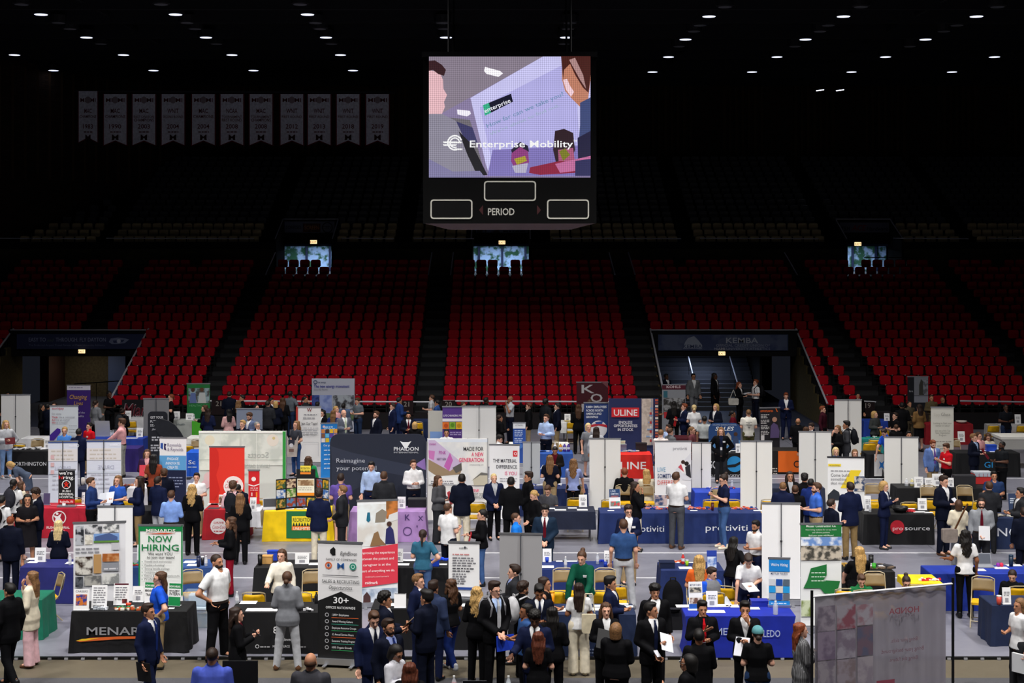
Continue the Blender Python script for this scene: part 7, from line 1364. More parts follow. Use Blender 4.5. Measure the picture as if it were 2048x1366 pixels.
carton(1984, 903, .3, .2, .2, '#1f4ac0', 'blue box on the black two-letter table', 'blue_box', cat='box'); stack_of([(1970, 902, .3, .14), (1990, 904, .3, .12)], 'white sheet', 'the black two-letter table'); stand_sign(1923, 863, 884, 14, 'blank white card behind the navy suit man'); bottle(1996, 904, 'water bottle right of the blue box')
wb_ = thing('storage_bin', 'large white plastic bin with a lid at the right edge', 'bin', (Xp(2045, 48.2), 48.2, 0)); MB().add([(-.62, 0, .62), (.75, 0, .62), (.75, .8, .62), (-.62, .8, .62), (-.68, -.05, .95), (.8, -.05, .95), (.8, .85, .95), (-.68, .85, .95)], [(0, 3, 2, 1), (0, 1, 5, 4), (1, 2, 6, 5), (2, 3, 7, 6), (3, 0, 4, 7)]).build('bin_body', mat('#d8d6d0', .5), wb_); MB().box(-.72, .84, -.08, .88, .95, 1.03).build('bin_lid', mat('#e6e4de', .5), wb_)
for sx in (-.5, .6):
 for sy in (.1, .7): MB().tube((sx, sy, 0), (sx, sy, .62), .03).build('trestle_leg', mat('#3a3a3e', .5), wb_)
stand_sign(352, 823, 839, 15, 'white notice on the health table, left'); stand_sign(379, 827, 840, 15, 'white notice on the health table, right'); bottle(388, 840, 'water bottle on the health table'); stand_sign(229, 822, 838, 12, 'white notice on the far table left of the maroon script panel'); stand_sign(1135, 828, 842, 12, 'white notice on the far white table'); heap(1146, 843, 'silver bag on the far white table', ['#9a9a9c', '#c8b060'], 5, .2, .1, sz=.2); heap(1750, 876, 'green goods on the teal table', ['#3a9a7c', '#d8e0dc'], 8, .3, .12); stand_sign(1780, 828, 843, 11, 'white notice on the far royal blue table'); bowl(1923, 846, 'white bowl on the far red table', '#c8c0b8', .2, .08)
stand_sign(2036, 829, 848, 12, 'white notice on the far right white table'); tag(carton(1840, 840, .5, .3, .3, '#241c18', 'dark crates stacked on the far red table', 'crate', cat='crate'))
# ---------------- floor things in the front island
rb = thing('clear_tote', 'clear plastic storage tote on the floor right of the black lawn-store table', 'storage tote', (Xp(395, 28.4), 28.4, 0)); MB().add([(-.24, 0, 0), (.24, 0, 0), (.24, .35, 0), (-.24, .35, 0), (-.29, -.03, .36), (.29, -.03, .36), (.29, .39, .36), (-.29, .39, .36)], [(0, 3, 2, 1), (0, 1, 5, 4), (1, 2, 6, 5), (2, 3, 7, 6), (3, 0, 4, 7)]).build('tote_body', mat('#b4c4d4', .2, 'glass', spec=.6), rb)
MB().box(-.31, .31, -.05, .41, .36, .39).build('tote_rim', mat('#c8d8e4', .3, spec=.5), rb); MB().box(-.18, .2, .05, .3, .01, .2).build('contents', mat('#8a9098', .6, 'blotch', scale=9, hex2='#c8b8a0'), rb)
rb2 = thing('clear_tote', 'second clear tote standing inside the first one, with white bags', 'storage tote', (Xp(393, 28.4), 28.45, .4)); MB().add([(-.22, 0, 0), (.22, 0, 0), (.22, .3, 0), (-.22, .3, 0), (-.26, -.02, .26), (.26, -.02, .26), (.26, .33, .26), (-.26, .33, .26)], [(0, 3, 2, 1), (0, 1, 5, 4), (1, 2, 6, 5), (2, 3, 7, 6), (3, 0, 4, 7)]).build('tote_body', mat('#b4c8dc', .2, 'glass', spec=.6), rb2); MB().box(-.17, .17, .04, .26, .01, .2).build('plastic_bags', mat('#d4dce4', .4), rb2)
bp = thing('backpack', 'large black backpack standing on cases beside the orange shirt woman', 'backpack', (Xp(1346, 28.3), 28.3, .32))
g_ = Grid((-.24, -.16, -.02), (.24, .2, .66), .02); d_ = np.maximum(smin(g_.ell((0, .03, .28), (.2, .13, .34)), g_.ell((0, -.08, .2), (.15, .07, .16)), .03), -g_.Z); v_, f_ = g_.mesh(d_); me_ = to_mesh('pack', [(v_, f_, 0)], 1); o_ = obj('pack', me_, None, bp); slot(o_, 0, pm('bk')); MB().box(-.12, .12, -.17, -.15, .1, .13).build('zip', mat('#3a3a40', .4), bp); MB().path([(-.05, 0, .6), (-.05, 0, .66), (.05, 0, .66), (.05, 0, .6)], .012).build('grab_handle', BLK, bp)
carton(1348, 1238, .55, .35, .32, '#0f0f12', 'black equipment case under the backpack', 'equipment_case', z=0.0, cat='case').location.y = 28.25
mo = thing('monitor', 'black monitor seen from behind at the bottom edge left', 'monitor', (Xp(480, 21.3), 21.3, .75)); MB().box(-.25, .25, 0, .04, .1, .62).build('screen_back', mat('#121316', .5), mo); MB().box(-.04, .04, .04, .08, 0, .35).build('stand', DARK, mo); MB().box(-.12, .12, -.08, .14, 0, .015).build('stand_foot', DARK, mo)
table('near1', 'dark cloth of the check-in table at the bottom edge, left', 320, 560, 0, '#1a1a1e', D=21.0); table('near2', 'dark cloth of the check-in table at the bottom edge, centre', 840, 1080, 0, '#1a1a1e', D=21.4)
lp = laptop(355, 1500, 'silver laptop lid at the bottom edge left', 180, '#a8acb4'); lp.location = (Xp(362, 21.3), 21.6, .748); lp2 = laptop(950, 1500, 'dark laptop lid at the bottom edge centre', 180, '#3a3b40'); lp2.location = (Xp(950, 21.8), 22.0, .748)
for x_, n_, lb_ in ((908, 'left', '#c83a3a'), (1017, 'right', '#dcdce2')): b_ = bottle(x_, 1400, n_+' water bottle at the bottom edge', '#dfe6ee', '#f4f4f4', .24, .036, lab=lb_); b_.location = (Xp(x_, 21.9), 21.9, .748)
# ================================================================ people (photo column, hair-top row, distance, facing, ...)
p_ = person
SUITN, SUITB = 'jacket:nv:wh:dn trousers:nv', 'jacket:bk:wh:ch trousers:bk'
# ---- nearest, along the bottom edge
p_(18, 1157, 24.7, -120, 'm', 'short:bk', 'm', 'jacket:bk:wh trousers:bk', 'down', 'walk', 'man in a black suit walking off at the lower left edge')
a = p_(62, 1133, 26.0, -95, 'f', 'longback:lb', 'l', 'cardigan:cr:wh wide:pp shoes:br', 'face/front', 'stand', 'woman in a cream cable cardigan and pink trousers by the teal table')
a = p_(298, 1197, 23.4, 70, 'm', 'short:db', 'm', 'jacket:nv:wh:nb trousers:nv', 'down', 'walk', 'man in a navy suit striding right past the lawn-store table'); held(a, 0, 'folder', 'black folder in the hand of the striding navy suit man', 'folder', '#141416', .24, .31, .015, (80, 0, 90), (0, -.02, -.16))
p_(318, 1134, 25.9, -75, 'f', 'longback:br', 'l', 'tee:rb trousers:kh shoes:ch', 'hip', 'stand', 'woman in a royal blue shirt, hand on hip, before the NOW HIRING banner', extra='glasses', fat=.8)
p_(425, 1282, 20.7, 180, 'm', 'crop:db', 'm', 'polo:#4a5ab8 trousers:bk', 'front', 'stand', 'man in a periwinkle polo with his back turned at the bottom edge', fat=.7)
p_(622, 1293, 20.5, 172, 'm', 'bald:br', 'm', 'sweater:#3a3a40 trousers:bk', 'front', 'stand', 'bald man in a dark jacket with his back turned at the bottom edge', fat=.5)
p_(435, 1099, 26.4, 62, 'm', 'crop:db', 'm', 'polo:wh trousers:bk', 'hip', 'wide', 'bearded man in a white polo, hands on hips, left of the logo table', extra='beard', fat=.7)
a = p_(475, 1204, 23.6, 100, 'f', 'long:db', 'l', 'blazer:bk:mr trousers:bk', 'phone', 'rest', 'woman in a black blazer over a maroon top looking at her phone'); held(a, 0, 'phone', 'black phone held by the woman in the maroon top', 'phone', '#15151a', .075, .15, .01, (40, 0, 0), (0, -.05, .06))
p_(575, 1133, 25.8, 178, 'f', 'lowbun:br', 'l', 'jacket:gy:wh trousers:lg shoes:br', 'front', 'wide', 'woman in a grey trouser suit seen from behind at the logo table')
p_(563, 1095, 27.9, 15, 'f', 'longback:br', 'l', 'sweater:#e8e2d4 trousers:bk', 'out/down', 'stand', 'woman in a cream knit jacket gesturing behind the logo table', turn=-25)
# ---- cluster in the lower centre
p_(747, 1210, 22.9, 20, 'm', 'short:br', 'l', 'jacket:nv:wh:dn trousers:nv', 'down', 'stand', 'man in a navy suit looking down beside the recruiting banner', nod=22)
p_(771, 1175, 24.1, 95, 'm', 'curly:bk', 'm', 'jacket:dn:wh trousers:dn', 'front', 'stand', 'dark curly-haired man in a navy suit turned right before the medical banner')
p_(778, 1227, 22.3, 45, 'm', 'short:db', 'm', 'jacket:dn:lv:nb trousers:dn', 'down', 'stand', 'bearded man with glasses in a dark suit and lilac shirt', extra='glasses beard')
p_(790, 1277, 21.5, 55, 'f', 'bob:bk', 'm', 'shirt:#c8c8d0 trousers:bk', 'phone', 'stand', 'woman in a pale grey blouse looking down at the bottom edge', nod=25, extra='glasses')
p_(820, 1312, 20.4, 180, 'f', 'long:au', 'm', 'sweater:bk trousers:bk', 'front', 'stand', 'long brown-haired woman from behind at the bottom edge')
a = p_(852, 1171, 24.1, -125, 'm', 'quiff:bk', 'm', 'jacket:dn:wh trousers:dn', 'reach/front', 'stand', 'dark-haired man in a navy suit reaching left, back to the camera'); held(a, 1, 'folder', 'brown folder held by the reaching navy suit man', 'folder', '#7a6450', .24, .31, .012, (40, 20, 0), (0, -.06, .04))
p_(868, 1153, 25.2, 150, 'm', 'quiff:db', 'm', 'jacket:#2a3450:wh trousers:nv', 'down', 'stand', 'man in a slate blue suit, arm hanging, behind the reaching man')
p_(838, 1139, 25.6, 65, 'm', 'short:lb', 'l', 'jacket:nv:wh trousers:nv', 'down', 'stand', 'light brown-haired man in a navy suit under the teal shirt woman')
p_(900, 1148, 25.7, -140, 'f', 'wavy:br', 'm', 'tee:bk trousers:nb shoes:lg', 'front', 'walk', 'curly-haired woman in black t-shirt and jeans with grey sneakers', fat=.5)
p_(955, 1163, 25.0, 160, 'f', 'wavy:bl', 'l', 'blazer:bk:bk trousers:bk', 'front', 'stand', 'woman with wavy blonde hair in black beside the tall suited man')
a = p_(990, 1155, 24.7, 28, 'm', 'quiff:db', 'l', 'jacket:bk:lb:lg trousers:bk', 'low', 'stand', 'tall man in a black suit and silver tie with backpack straps', extra='glasses', turn=12); worn_backpack(a, '#8a8a90', 'grey backpack of the tall man with the silver tie')
held(a, 1, 'folder', 'blue folder below the hands of the tall man', 'folder', '#1c3cb8', .32, .25, .012, (85, 0, 0), (.02, -.02, -.16))
p_(1027, 1120, 26.2, -85, 'm', 'short:db', 'l', 'jacket:ch:lv trousers:ch', 'front', 'stand', 'man in a charcoal jacket and lilac shirt in profile before the grey banner')
a = p_(1047, 1155, 25.3, 125, 'm', 'mop:db', 'm', 'jacket:bk:wh trousers:bk', 'front', 'stand', 'bushy-haired man in black turned away, wearing a light backpack', extra='beard'); worn_backpack(a, '#b8b8bc', 'light grey backpack of the bushy-haired man'); held(a, 0, 'folder', 'maroon folder under the bushy-haired man arm', 'folder', '#5a1420', .26, .32, .014, (70, 0, 20), (0, -.05, -.05))
p_(1078, 1160, 24.95, 5, 'm', 'quiff:bk', 't', 'jacket:dn:wh:nv trousers:dn', 'front', 'stand', 'man in a navy suit and blue tie looking down behind the front row', nod=20)
p_(1050, 1198, 23.9, -70, 'f', 'longback:bk', 't', 'tee:bb slim:bk', 'front', 'stand', 'black-haired woman in profile between the suited men')
p_(1070, 1210, 23.0, -5, 'm', 'curly:bk', 'd', 'jacket:nv:wh:ch trousers:nv', 'out/front', 'stand', 'man in a blue suit holding out his open hand', nod=18, extra='badge')
p_(1077, 1252, 22.0, 178, 'f', 'long:au', 'l', 'tee:bk slim:bk', 'front', 'stand', 'woman with long auburn hair seen from behind at the bottom')
p_(1105, 1203, 23.6, 176, 'f', 'longback:bk', 'm', 'blazer:bk:bk trousers:bk', 'front', 'stand', 'woman with straight black hair in black, back to the camera')
p_(1091, 1145, 25.8, 75, 'f', 'longback:db', 'm', 'tank:bk trousers:bk', 'front', 'stand', 'brown-haired woman in a sleeveless black top left of the orange bottle')
a = p_(1158, 1156, 25.5, 178, 'f', 'longback:db', 't', 'tee:wh wide:cr shoes:cr', 'front', 'stand', 'woman in a cream top and wide cream trousers from behind')
tb_ = thing('tote_bag', 'cream canvas tote hanging beside the wide cream trousers', 'bag', (Xp(1177, 25.4), 25.3, .72)); MB().prism(rrect(-.12, .12, 0, .32, .02, .05), -.03, .03).build('bag_body', pm('#d4c8ac'), tb_); MB().path([(-.1, 0, .35), (-.06, 0, .66), (.06, 0, .66), (.1, 0, .35)], .012).build('strap', pm('#d4c8ac'), tb_)
p_(1168, 1096, 27.9, -20, 'f', 'bun:br', 'l', 'sweater:gr trousers:wh', 'lean/reach', 'stand', 'woman in a dark green sweater with a bun leaning on the navy table', lean=14, extra='badge')
a = p_(1212, 1196, 23.8, 5, 'f', 'long:br', 'l', 'blazer:bk:wh trousers:bk', 'front/low', 'stand', 'smiling brown-haired woman in a black blazer and white top', extra='badge'); held(a, 0, 'folder', 'black open folder of the smiling woman', 'folder', '#121214', .25, .32, .014, (55, 15, 0), (0, -.05, .05))
p_(1222, 1145, 25.7, 75, 'm', 'quiff:bk', 'm', 'jacket:nv:wh trousers:nv', 'front', 'stand', 'young man in a blue suit turned right at the navy table')
a = p_(1233, 1234, 22.6, 160, 'f', 'bob:lb', 'l', 'sweater:bk trousers:bk', 'phone', 'stand', 'woman with a short blonde bob in black, back to the camera', fat=.8); held(a, 1, 'phone', 'phone in the hand of the blonde bob woman', 'phone', '#1a1a20', .08, .15, .01, (60, 0, 0), (0, -.05, .05))
p_(1310, 1160, 24.9, 8, 'm', 'mop:bk', 'm', 'jacket:bk:wh trousers:bk', 'down', 'stand', 'mop-haired man in a black suit facing the camera')
a = p_(1303, 1195, 23.5, 25, 'm', 'short:bk', 'm', 'jacket:bk:wh:nv trousers:bk', 'low/front', 'stand', 'man in a black suit and patterned tie turning right, papers in hand', turn=40); held(a, 1, 'paper_sheets', 'white papers held by the black suit man with patterned tie', 'paper', '#e6e8f0', .22, .3, .005, (50, 20, 0), (.02, -.06, .02)); held(a, 0, 'phone', 'phone held low by the black suit man', 'phone', '#c8c8d0', .07, .14, .01, (30, 0, 0), (0, -.06, .03))
p_(1405, 1194, 23.9, 5, 'm', 'quiff:bk', 'm', 'jacket:bk:bk:rd trousers:bk', 'chest/front', 'stand', 'man in black with a red tie, hand on his chest')
a = p_(1398, 1248, 22.3, 175, 'm', 'short:bk', 't', 'sweater:bk trousers:#a8998c', 'phone/front', 'stand', 'man in a black sweater and tan trousers from behind'); held(a, 0, 'phone', 'raised phone of the black sweater man', 'phone', '#4a4e58', .08, .16, .01, (70, 0, 0), (0, -.05, .12)); held(a, 1, 'paper_sheet', 'white sheet held by the black sweater man', 'paper', '#e6e8ec', .22, .28, .004, (60, 30, 0), (.08, -.05, -.05))
p_(1375, 1296, 20.8, -110, 'f', 'bob:bk', 'm', 'jacket:bk:bk trousers:bk', 'front', 'stand', 'dark-haired person in a black jacket at the bottom edge right', extra='glasses')
a = p_(1490, 1195, 23.8, -5, 'm', 'quiff:bk', 'm', 'jacket:bk:wh trousers:bk', 'front/face', 'stand', 'man in a black suit with his hand over his mouth'); held(a, 0, 'folder', 'black folder with papers held by the hand-on-mouth man', 'folder', '#17171b', .24, .31, .012, (60, 0, -20), (0, -.04, -.08), col2='#d8d8e0')
p_(1515, 1241, 22.4, 178, 'f', 'cap:db', 'l', 'tee:bk slim:#24385c', 'front', 'stand', 'woman in a teal cap, black t-shirt and jeans from behind', extra='cap=#5f9aa0', fat=.3)
p_(1603, 1235, 22.7, 95, 'f', 'longback:rd', 'l', 'coat:#5a5a5c* trousers:bk', 'phone', 'stand', 'woman in a grey plaid blazer left of the sheer drape')
a = p_(2038, 1187, 24.2, -70, 'f', 'bob:lb', 'm', 'tee:wh wide:ch', 'front/down', 'stand', 'woman in a white top and grey trousers at the lower right edge'); held(a, 1, 'paper_bag', 'white paper bag held by the woman at the right edge', 'bag', '#dcdee2', .38, .3, .05, (90, 0, 20), (0, -.05, -.22))
# ---- behind the front tables
a = p_(1497, 1100, 27.95, -10, 'm', 'quiff:db', 'l', 'polo:wh trousers:nv', 'lean/front', 'stand', 'man in a white polo bending over the blue stretch-cloth table', lean=16, nod=25); held(a, 1, 'paper_sheets', 'white papers in the hands of the bending polo man', 'paper', '#e8e8ee', .22, .3, .005, (20, 0, 30), (-.02, -.1, .0))
a = p_(1422, 1130, 28.1, 30, 'm', 'short:db', 'l', 'sweater:rb trousers:ch', 'lap', 'sit', 'seated man in a blue and grey raglan shirt reading a leaflet', nod=15, turn=20, extra='front=gy'); held(a, 1, 'leaflet', 'leaflet read by the seated raglan shirt man', 'paper', '#c8ccd4', .2, .26, .005, (45, 0, 10), (0, -.06, .06))
p_(1398, 1105, 28.9, 180, 'f', 'long:bl', 'l', 'tee:or slim:je', 'lap', 'sit', 'seated woman in an orange t-shirt with long blonde hair from behind')
p_(1465, 1071, 29.2, 145, 'f', 'longback:bk', 't', 'tee:bk slim:nv', 'hip/lean', 'stand', 'woman with long black hair, hand on hip, beside the orange shirt', lean=8)
p_(1512, 1037, 30.7, -50, 'm', 'short:bk', 'm', 'polo:wh trousers:nv', 'front', 'stand', 'bearded man in a white polo behind the bending man', extra='beard', nod=12)
p_(1247, 1035, 30.0, 178, 'm', 'short:br', 'l', 'polo:bb trousers:lg shoes:gy', 'down', 'wide', 'man in a slate blue polo and light grey trousers from behind')
p_(1257, 1008, 32.0, 8, 'm', 'curly:db', 'l', 'jacket:nv:wh trousers:kh', 'front', 'stand', 'curly-haired man with glasses in a navy suit facing the camera', extra='glasses badge')
p_(1033, 1022, 31.6, 85, 'm', 'crop:br', 'l', 'polo:#1f7ae0 trousers:ch', 'front', 'stand', 'man in a bright blue polo half hidden behind the grey banner')
p_(1090, 1007, 32.1, -5, 'm', 'mop:bk', 'l', 'jacket:dt:wh:mr trousers:dt', 'low', 'stand', 'man in a dark teal suit and maroon tie with clasped hands')
p_(897, 1002, 32.1, 140, 'm', 'crop:br', 'l', 'tee:wh trousers:dn', 'front', 'stand', 'man in a white t-shirt and navy trousers turned away', fat=.3)
a = p_(963, 1015, 31.9, -85, 'f', 'lowbun:bk', 'l', 'sweater:bk slim:je', 'out/front', 'stand', 'woman in a black sweater and jeans gesturing left'); held(a, 1, 'folder', 'red folder held by the black sweater woman', 'folder', '#b01c28', .24, .31, .012, (75, 0, 0), (0, -.04, -.08))
p_(846, 1055, 29.9, 175, 'f', 'pony:db', 'l', 'tee:te slim:#4a6490', 'hip/front', 'stand', 'woman in a teal t-shirt and jeans with a ponytail from behind', fat=.5)
p_(460, 1030, 31.0, -80, 'f', 'wavy:br', 'm', 'blazer:bk:bk trousers:#8c1428', 'out/front', 'stand', 'curly-haired woman in black blazer and red trousers gesturing')
p_(118, 1037, 30.8, 180, 'f', 'longback:pb', 'l', 'jacket:dn:wh trousers:dn', 'front', 'stand', 'blonde woman in a navy trouser suit from behind at the indigo table')
p_(22, 1028, 31.0, 175, 'm', 'crop:rd', 'l', 'jacket:dn:wh trousers:dn', 'down', 'stand', 'sandy-haired man in a navy suit from behind at the left edge')
p_(1722, 1143, 27.9, 0, 'm', 'short:br', 'l', 'polo:eg trousers:kh', 'lap', 'sit', 'seated man in a dark green polo looking down', nod=28)
p_(1812, 1147, 27.9, 0, 'f', 'bun:db', 'l', 'sweater:bk trousers:bk', 'lap', 'sit', 'seated woman in black with glasses and a pink scarf', nod=26, extra='glasses scarf=#c83a6c')
p_(1718, 1088, 29.6, 185, 'f', 'longback:bl', 'l', 'tee:bk slim:bk', 'lean', 'sit', 'woman with straight blonde hair in a black t-shirt from behind')
p_(1930, 1055, 29.2, 180, 'f', 'wavy:bk', 't', 'tee:wh slim:bk', 'down/out', 'stand', 'woman with long curly black hair and white blouse from behind')
p_(2025, 1135, 28.3, -25, 'f', 'pony:db', 'l', 'sweater:bk slim:bk', 'lap', 'sit', 'seated woman in a black top looking down at the right edge', nod=22, fat=.6)
# ---- second aisle
a = p_(74, 973, 34.2, -55, 'm', 'curly:db', 'm', 'jacket:dn:wh trousers:dn', 'phone', 'stand', 'curly-haired man in a dark suit left of the red hospital table', nod=20); held(a, 0, 'phone', 'phone of the curly-haired man in the dark suit', 'phone', '#141418', .08, .15, .01, (40, 0, 0), (0, -.05, .05))
p_(55, 985, 33.6, 20, 'f', 'long:bk', 'm', 'dress:#1a181c', 'front', 'stand', 'dark-haired woman in a black dotted dress left of the suit man')
a = p_(28, 955, 36.0, 170, 'f', 'lowbun:bk', 't', 'tee:wh slim:bk', 'front', 'stand', 'woman in a white t-shirt wearing a dark backpack at left'); worn_backpack(a, '#2c2c34', 'dark backpack on the white t-shirt woman')
p_(44, 960, 36.6, 120, 'f', 'long:br', 'l', 'blazer:cr:wh slim:bk', 'front', 'stand', 'brown-haired woman in cream behind the backpack woman')
a = p_(5, 990, 34.2, 160, 'm', 'short:bk', 'm', 'tee:wh trousers:bk', 'front', 'stand', 'person in white cut off by the left edge'); worn_backpack(a, '#1c1618', 'black and red backpack at the left edge')
p_(55, 925, 41.5, -80, 'f', 'bob:bl', 'l', 'dress:#4a5468', 'lean', 'stand', 'woman in a blue-grey dress bending far over the table', lean=58)
a = p_(183, 952, 35.6, 85, 'm', 'short:br', 'l', 'shirt:#24386c trousers:bk', 'front', 'stand', 'man in a dark blue shirt talking to the blue polo woman')
a = p_(235, 948, 36.4, -15, 'f', 'long:lb', 'l', 'polo:bl trousers:bk', 'front', 'stand', 'woman in a royal blue polo showing brochures'); held(a, 0, 'brochure', 'white and blue brochure shown by the royal blue polo woman', 'brochure', '#e8ecf2', .4, .3, .01, (55, -10, 0), (-.08, -.06, .05), col2='#d8dce6')
p_(277, 949, 36.0, -80, 'f', 'long:db', 'l', 'jacket:nv:wh trousers:tn', 'front', 'stand', 'long-haired woman in a navy blazer and khaki trousers listening')
p_(317, 950, 36.0, 150, 'm', 'short:db', 'm', 'jacket:nv:wh trousers:lg', 'front', 'stand', 'man in a navy jacket turned away, left of the light blue shirt')
p_(343, 978, 34.1, 178, 'm', 'short:br', 'l', 'shirt:pb trousers:ch', 'front', 'stand', 'man in a light blue shirt seen from behind')
p_(385, 965, 35.0, 175, 'f', 'wavy:bl', 'l', 'blazer:bk:wh trousers:bk', 'front', 'stand', 'woman with wavy blonde hair in a black suit from behind')
p_(393, 943, 37.2, 5, 'm', 'short:db', 'l', 'polo:wh trousers:kh', 'front', 'stand', 'dark-haired man in a white polo facing the blonde')
p_(328, 936, 37.6, -160, 'm', 'curly:br', 'm', 'jacket:dn:wh trousers:dn', 'front', 'stand', 'curly-haired man in navy before the striped banner')
a = p_(294, 896, 40.6, 10, 'f', 'long:br', 'l', 'blazer:#3a2440:pk trousers:bk', 'front', 'stand', 'brown-haired woman with a pink top holding a red folder'); held(a, 0, 'folder', 'red folder held by the pink top woman', 'folder', '#c01c34', .24, .31, .012, (70, 0, 0), (0, -.05, .02))
p_(308, 905, 40.0, 178, 'f', 'longback:bk', 'm', 'tee:ru slim:bk', 'front', 'stand', 'woman with long dark hair in a rust top from behind')
a = p_(466, 960, 35.2, 178, 'm', 'curly:br', 'l', 'shirt:pp trousers:ch', 'front', 'stand', 'curly-haired man in a pink shirt at the dark red table'); worn_backpack(a, '#1a1c22', 'black backpack on the pink shirt man')
p_(481, 983, 34.0, 180, 'f', 'long:lb', 'l', 'blazer:bk:bk trousers:bk', 'front', 'stand', 'woman with long light brown hair in black from behind')
p_(489, 963, 36.5, -30, 'm', 'short:bk', 'm', 'sweater:dn trousers:bk', 'lean', 'stand', 'dark-haired man leaning over the white end table', lean=22, nod=25)
p_(638, 975, 34.0, 178, 'm', 'curly:db', 'm', 'jacket:nv:wh trousers:cr', 'front', 'stand', 'curly-haired man in a navy jacket and cream trousers from behind')
p_(684, 968, 34.6, -95, 'm', 'short:lb', 'l', 'jacket:ch:wh trousers:ch', 'low', 'stand', 'fair-haired man in a charcoal suit in profile')
p_(682, 944, 36.1, 180, 'm', 'short:db', 'l', 'tee:pu shorts:kh', 'front', 'stand', 'man in a purple t-shirt and shorts from behind', fat=.4)
p_(743, 920, 38.3, -5, 'm', 'short:bk', 'l', 'shirt:lb trousers:nv', 'down', 'stand', 'dark-haired man in a light blue shirt before the navy backdrop', nod=12)
p_(768, 940, 36.3, 178, 'm', 'short:br', 'l', 'jacket:ch:wh trousers:ch', 'front', 'stand', 'man in a charcoal suit from behind at the lilac table')
p_(827, 917, 38.5, 15, 'm', 'short:br', 'l', 'shirt:wh trousers:dn', 'front', 'stand', 'man in a white shirt with raised hands before the navy backdrop')
a = p_(878, 948, 36.3, 60, 'f', 'long:br', 'l', 'sweater:#4a4a4e wide:ch', 'front', 'stand', 'woman in a grey sweater with a red folder at the roofing backdrop', fat=.5); held(a, 1, 'folder', 'bright red folder held by the grey sweater woman', 'folder', '#d02034', .25, .32, .012, (75, 0, 20), (0, -.05, .03))
p_(924, 945, 35.8, 178, 'm', 'short:bk', 'm', 'jacket:dn:wh trousers:cr', 'low', 'stand', 'man in a navy jacket and cream trousers at the roofing backdrop')
p_(988, 944, 36.8, 15, 'm', 'crop:pb', 'l', 'jacket:nv:lg trousers:bk', 'low', 'stand', 'blond man in a navy and grey zip jacket facing the camera')
p_(1022, 951, 35.3, 178, 'm', 'short:bk', 'm', 'jacket:bk:wh trousers:bk', 'front', 'stand', 'man in a black suit from behind at the material banner')
p_(1056, 941, 36.6, -75, 'm', 'quiff:db', 'm', 'jacket:bk:bk trousers:bk', 'low', 'stand', 'man in a black jacket in profile before the grey roll-up')
p_(1069, 977, 34.6, -60, 'f', 'lowbun:bl', 'l', 'sweater:bk slim:bk', 'low', 'stand', 'blonde woman in black looking down left of the folding table', nod=20)
p_(1098, 965, 37.6, -20, 'm', 'short:br', 'l', 'tee:#4c4c52 trousers:je', 'lap', 'sit', 'seated man in a grey t-shirt at the folding navy table', nod=28, lean=6)
p_(1272, 960, 35.4, 80, 'f', 'longback:db', 'm', 'blazer:bk:bk skirt:cr', 'face/front', 'stand', 'woman in a black blazer and cream skirt at the left twin table')
a = p_(1353, 941, 35.7, 150, 'm', 'short:br', 'l', 'polo:wh trousers:#4a4c52 shoes:br', 'phone', 'stand', 'man in a white polo and grey trousers between the twin tables'); held(a, 1, 'phone', 'phone of the white polo man at the twin tables', 'phone', '#1a1a20', .08, .15, .01, (40, 0, 0), (0, -.05, .05))
a = p_(1448, 945, 35.8, -75, 'f', 'bun:db', 'l', 'polo:nv slim:je shoes:cr', 'phone', 'rest', 'woman in a navy polo and blue jeans with glasses at the right twin table', extra='glasses', nod=15); held(a, 0, 'phone', 'phone held by the navy polo woman', 'phone', '#22242c', .08, .15, .01, (40, 0, 0), (0, -.05, .05))
p_(1249, 933, 39.9, 180, 'm', 'short:rd', 'l', 'sweater:bk trousers:bk', 'lap', 'sit', 'seated red-haired man in black from behind')
p_(1293, 935, 39.9, 180, 'f', 'longback:bl', 'l', 'sweater:cr slim:je', 'lap', 'sit', 'seated woman with very long blonde hair from behind')
p_(1580, 940, 39.2, 0, 'f', 'long:db', 'm', 'blazer:bk:lg trousers:bk', 'lap', 'sit', 'dark-haired woman in black facing the camera among the seated group')
p_(1566, 960, 35.0, 165, 'm', 'crop:lb', 'l', 'jacket:nv:wh trousers:nv', 'front', 'stand', 'fair-haired man in navy from behind right of the twin tables')
p_(1590, 968, 35.0, 175, 'm', 'short:br', 'l', 'jacket:bk:wh trousers:bk', 'front', 'stand', 'brown-haired man in a dark suit from behind')
p_(1609, 945, 36.6, 170, 'm', 'curly:bk', 'm', 'jacket:bk:wh trousers:bk', 'front', 'stand', 'black curly-haired man in black from behind')
p_(1632, 962, 34.5, -85, 'm', 'short:br', 'l', 'polo:#3f6ac8 trousers:kh', 'front', 'stand', 'bearded man in a cornflower blue polo in profile', extra='beard', fat=.3)
p_(1622, 955, 36.4, 160, 'm', 'short:bk', 'm', 'jacket:nb:wh trousers:nv', 'front', 'stand', 'dark-haired man in a blue suit behind the blue polo')
p_(1664, 995, 33.2, 110, 'm', 'short:db', 'l', 'jacket:dn:wh trousers:dn', 'front', 'stand', 'man in a dark navy suit behind the green construction banner')
p_(1700, 961, 34.5, -165, 'm', 'short:db', 'l', 'jacket:nv:wh trousers:tn', 'front', 'stand', 'man in a blue jacket and khaki trousers from behind')
a = p_(1768, 959, 35.7, 55, 'f', 'bob:bl', 'l', 'blazer:nv:wh slim:nv shoes:ch', 'phone', 'stand', 'woman with a blonde bob in a navy blazer holding a phone', nod=12, extra='badge'); held(a, 1, 'phone', 'phone of the blonde bob woman in navy', 'phone', '#1a1a20', .08, .15, .01, (40, 0, 0), (0, -.05, .05))
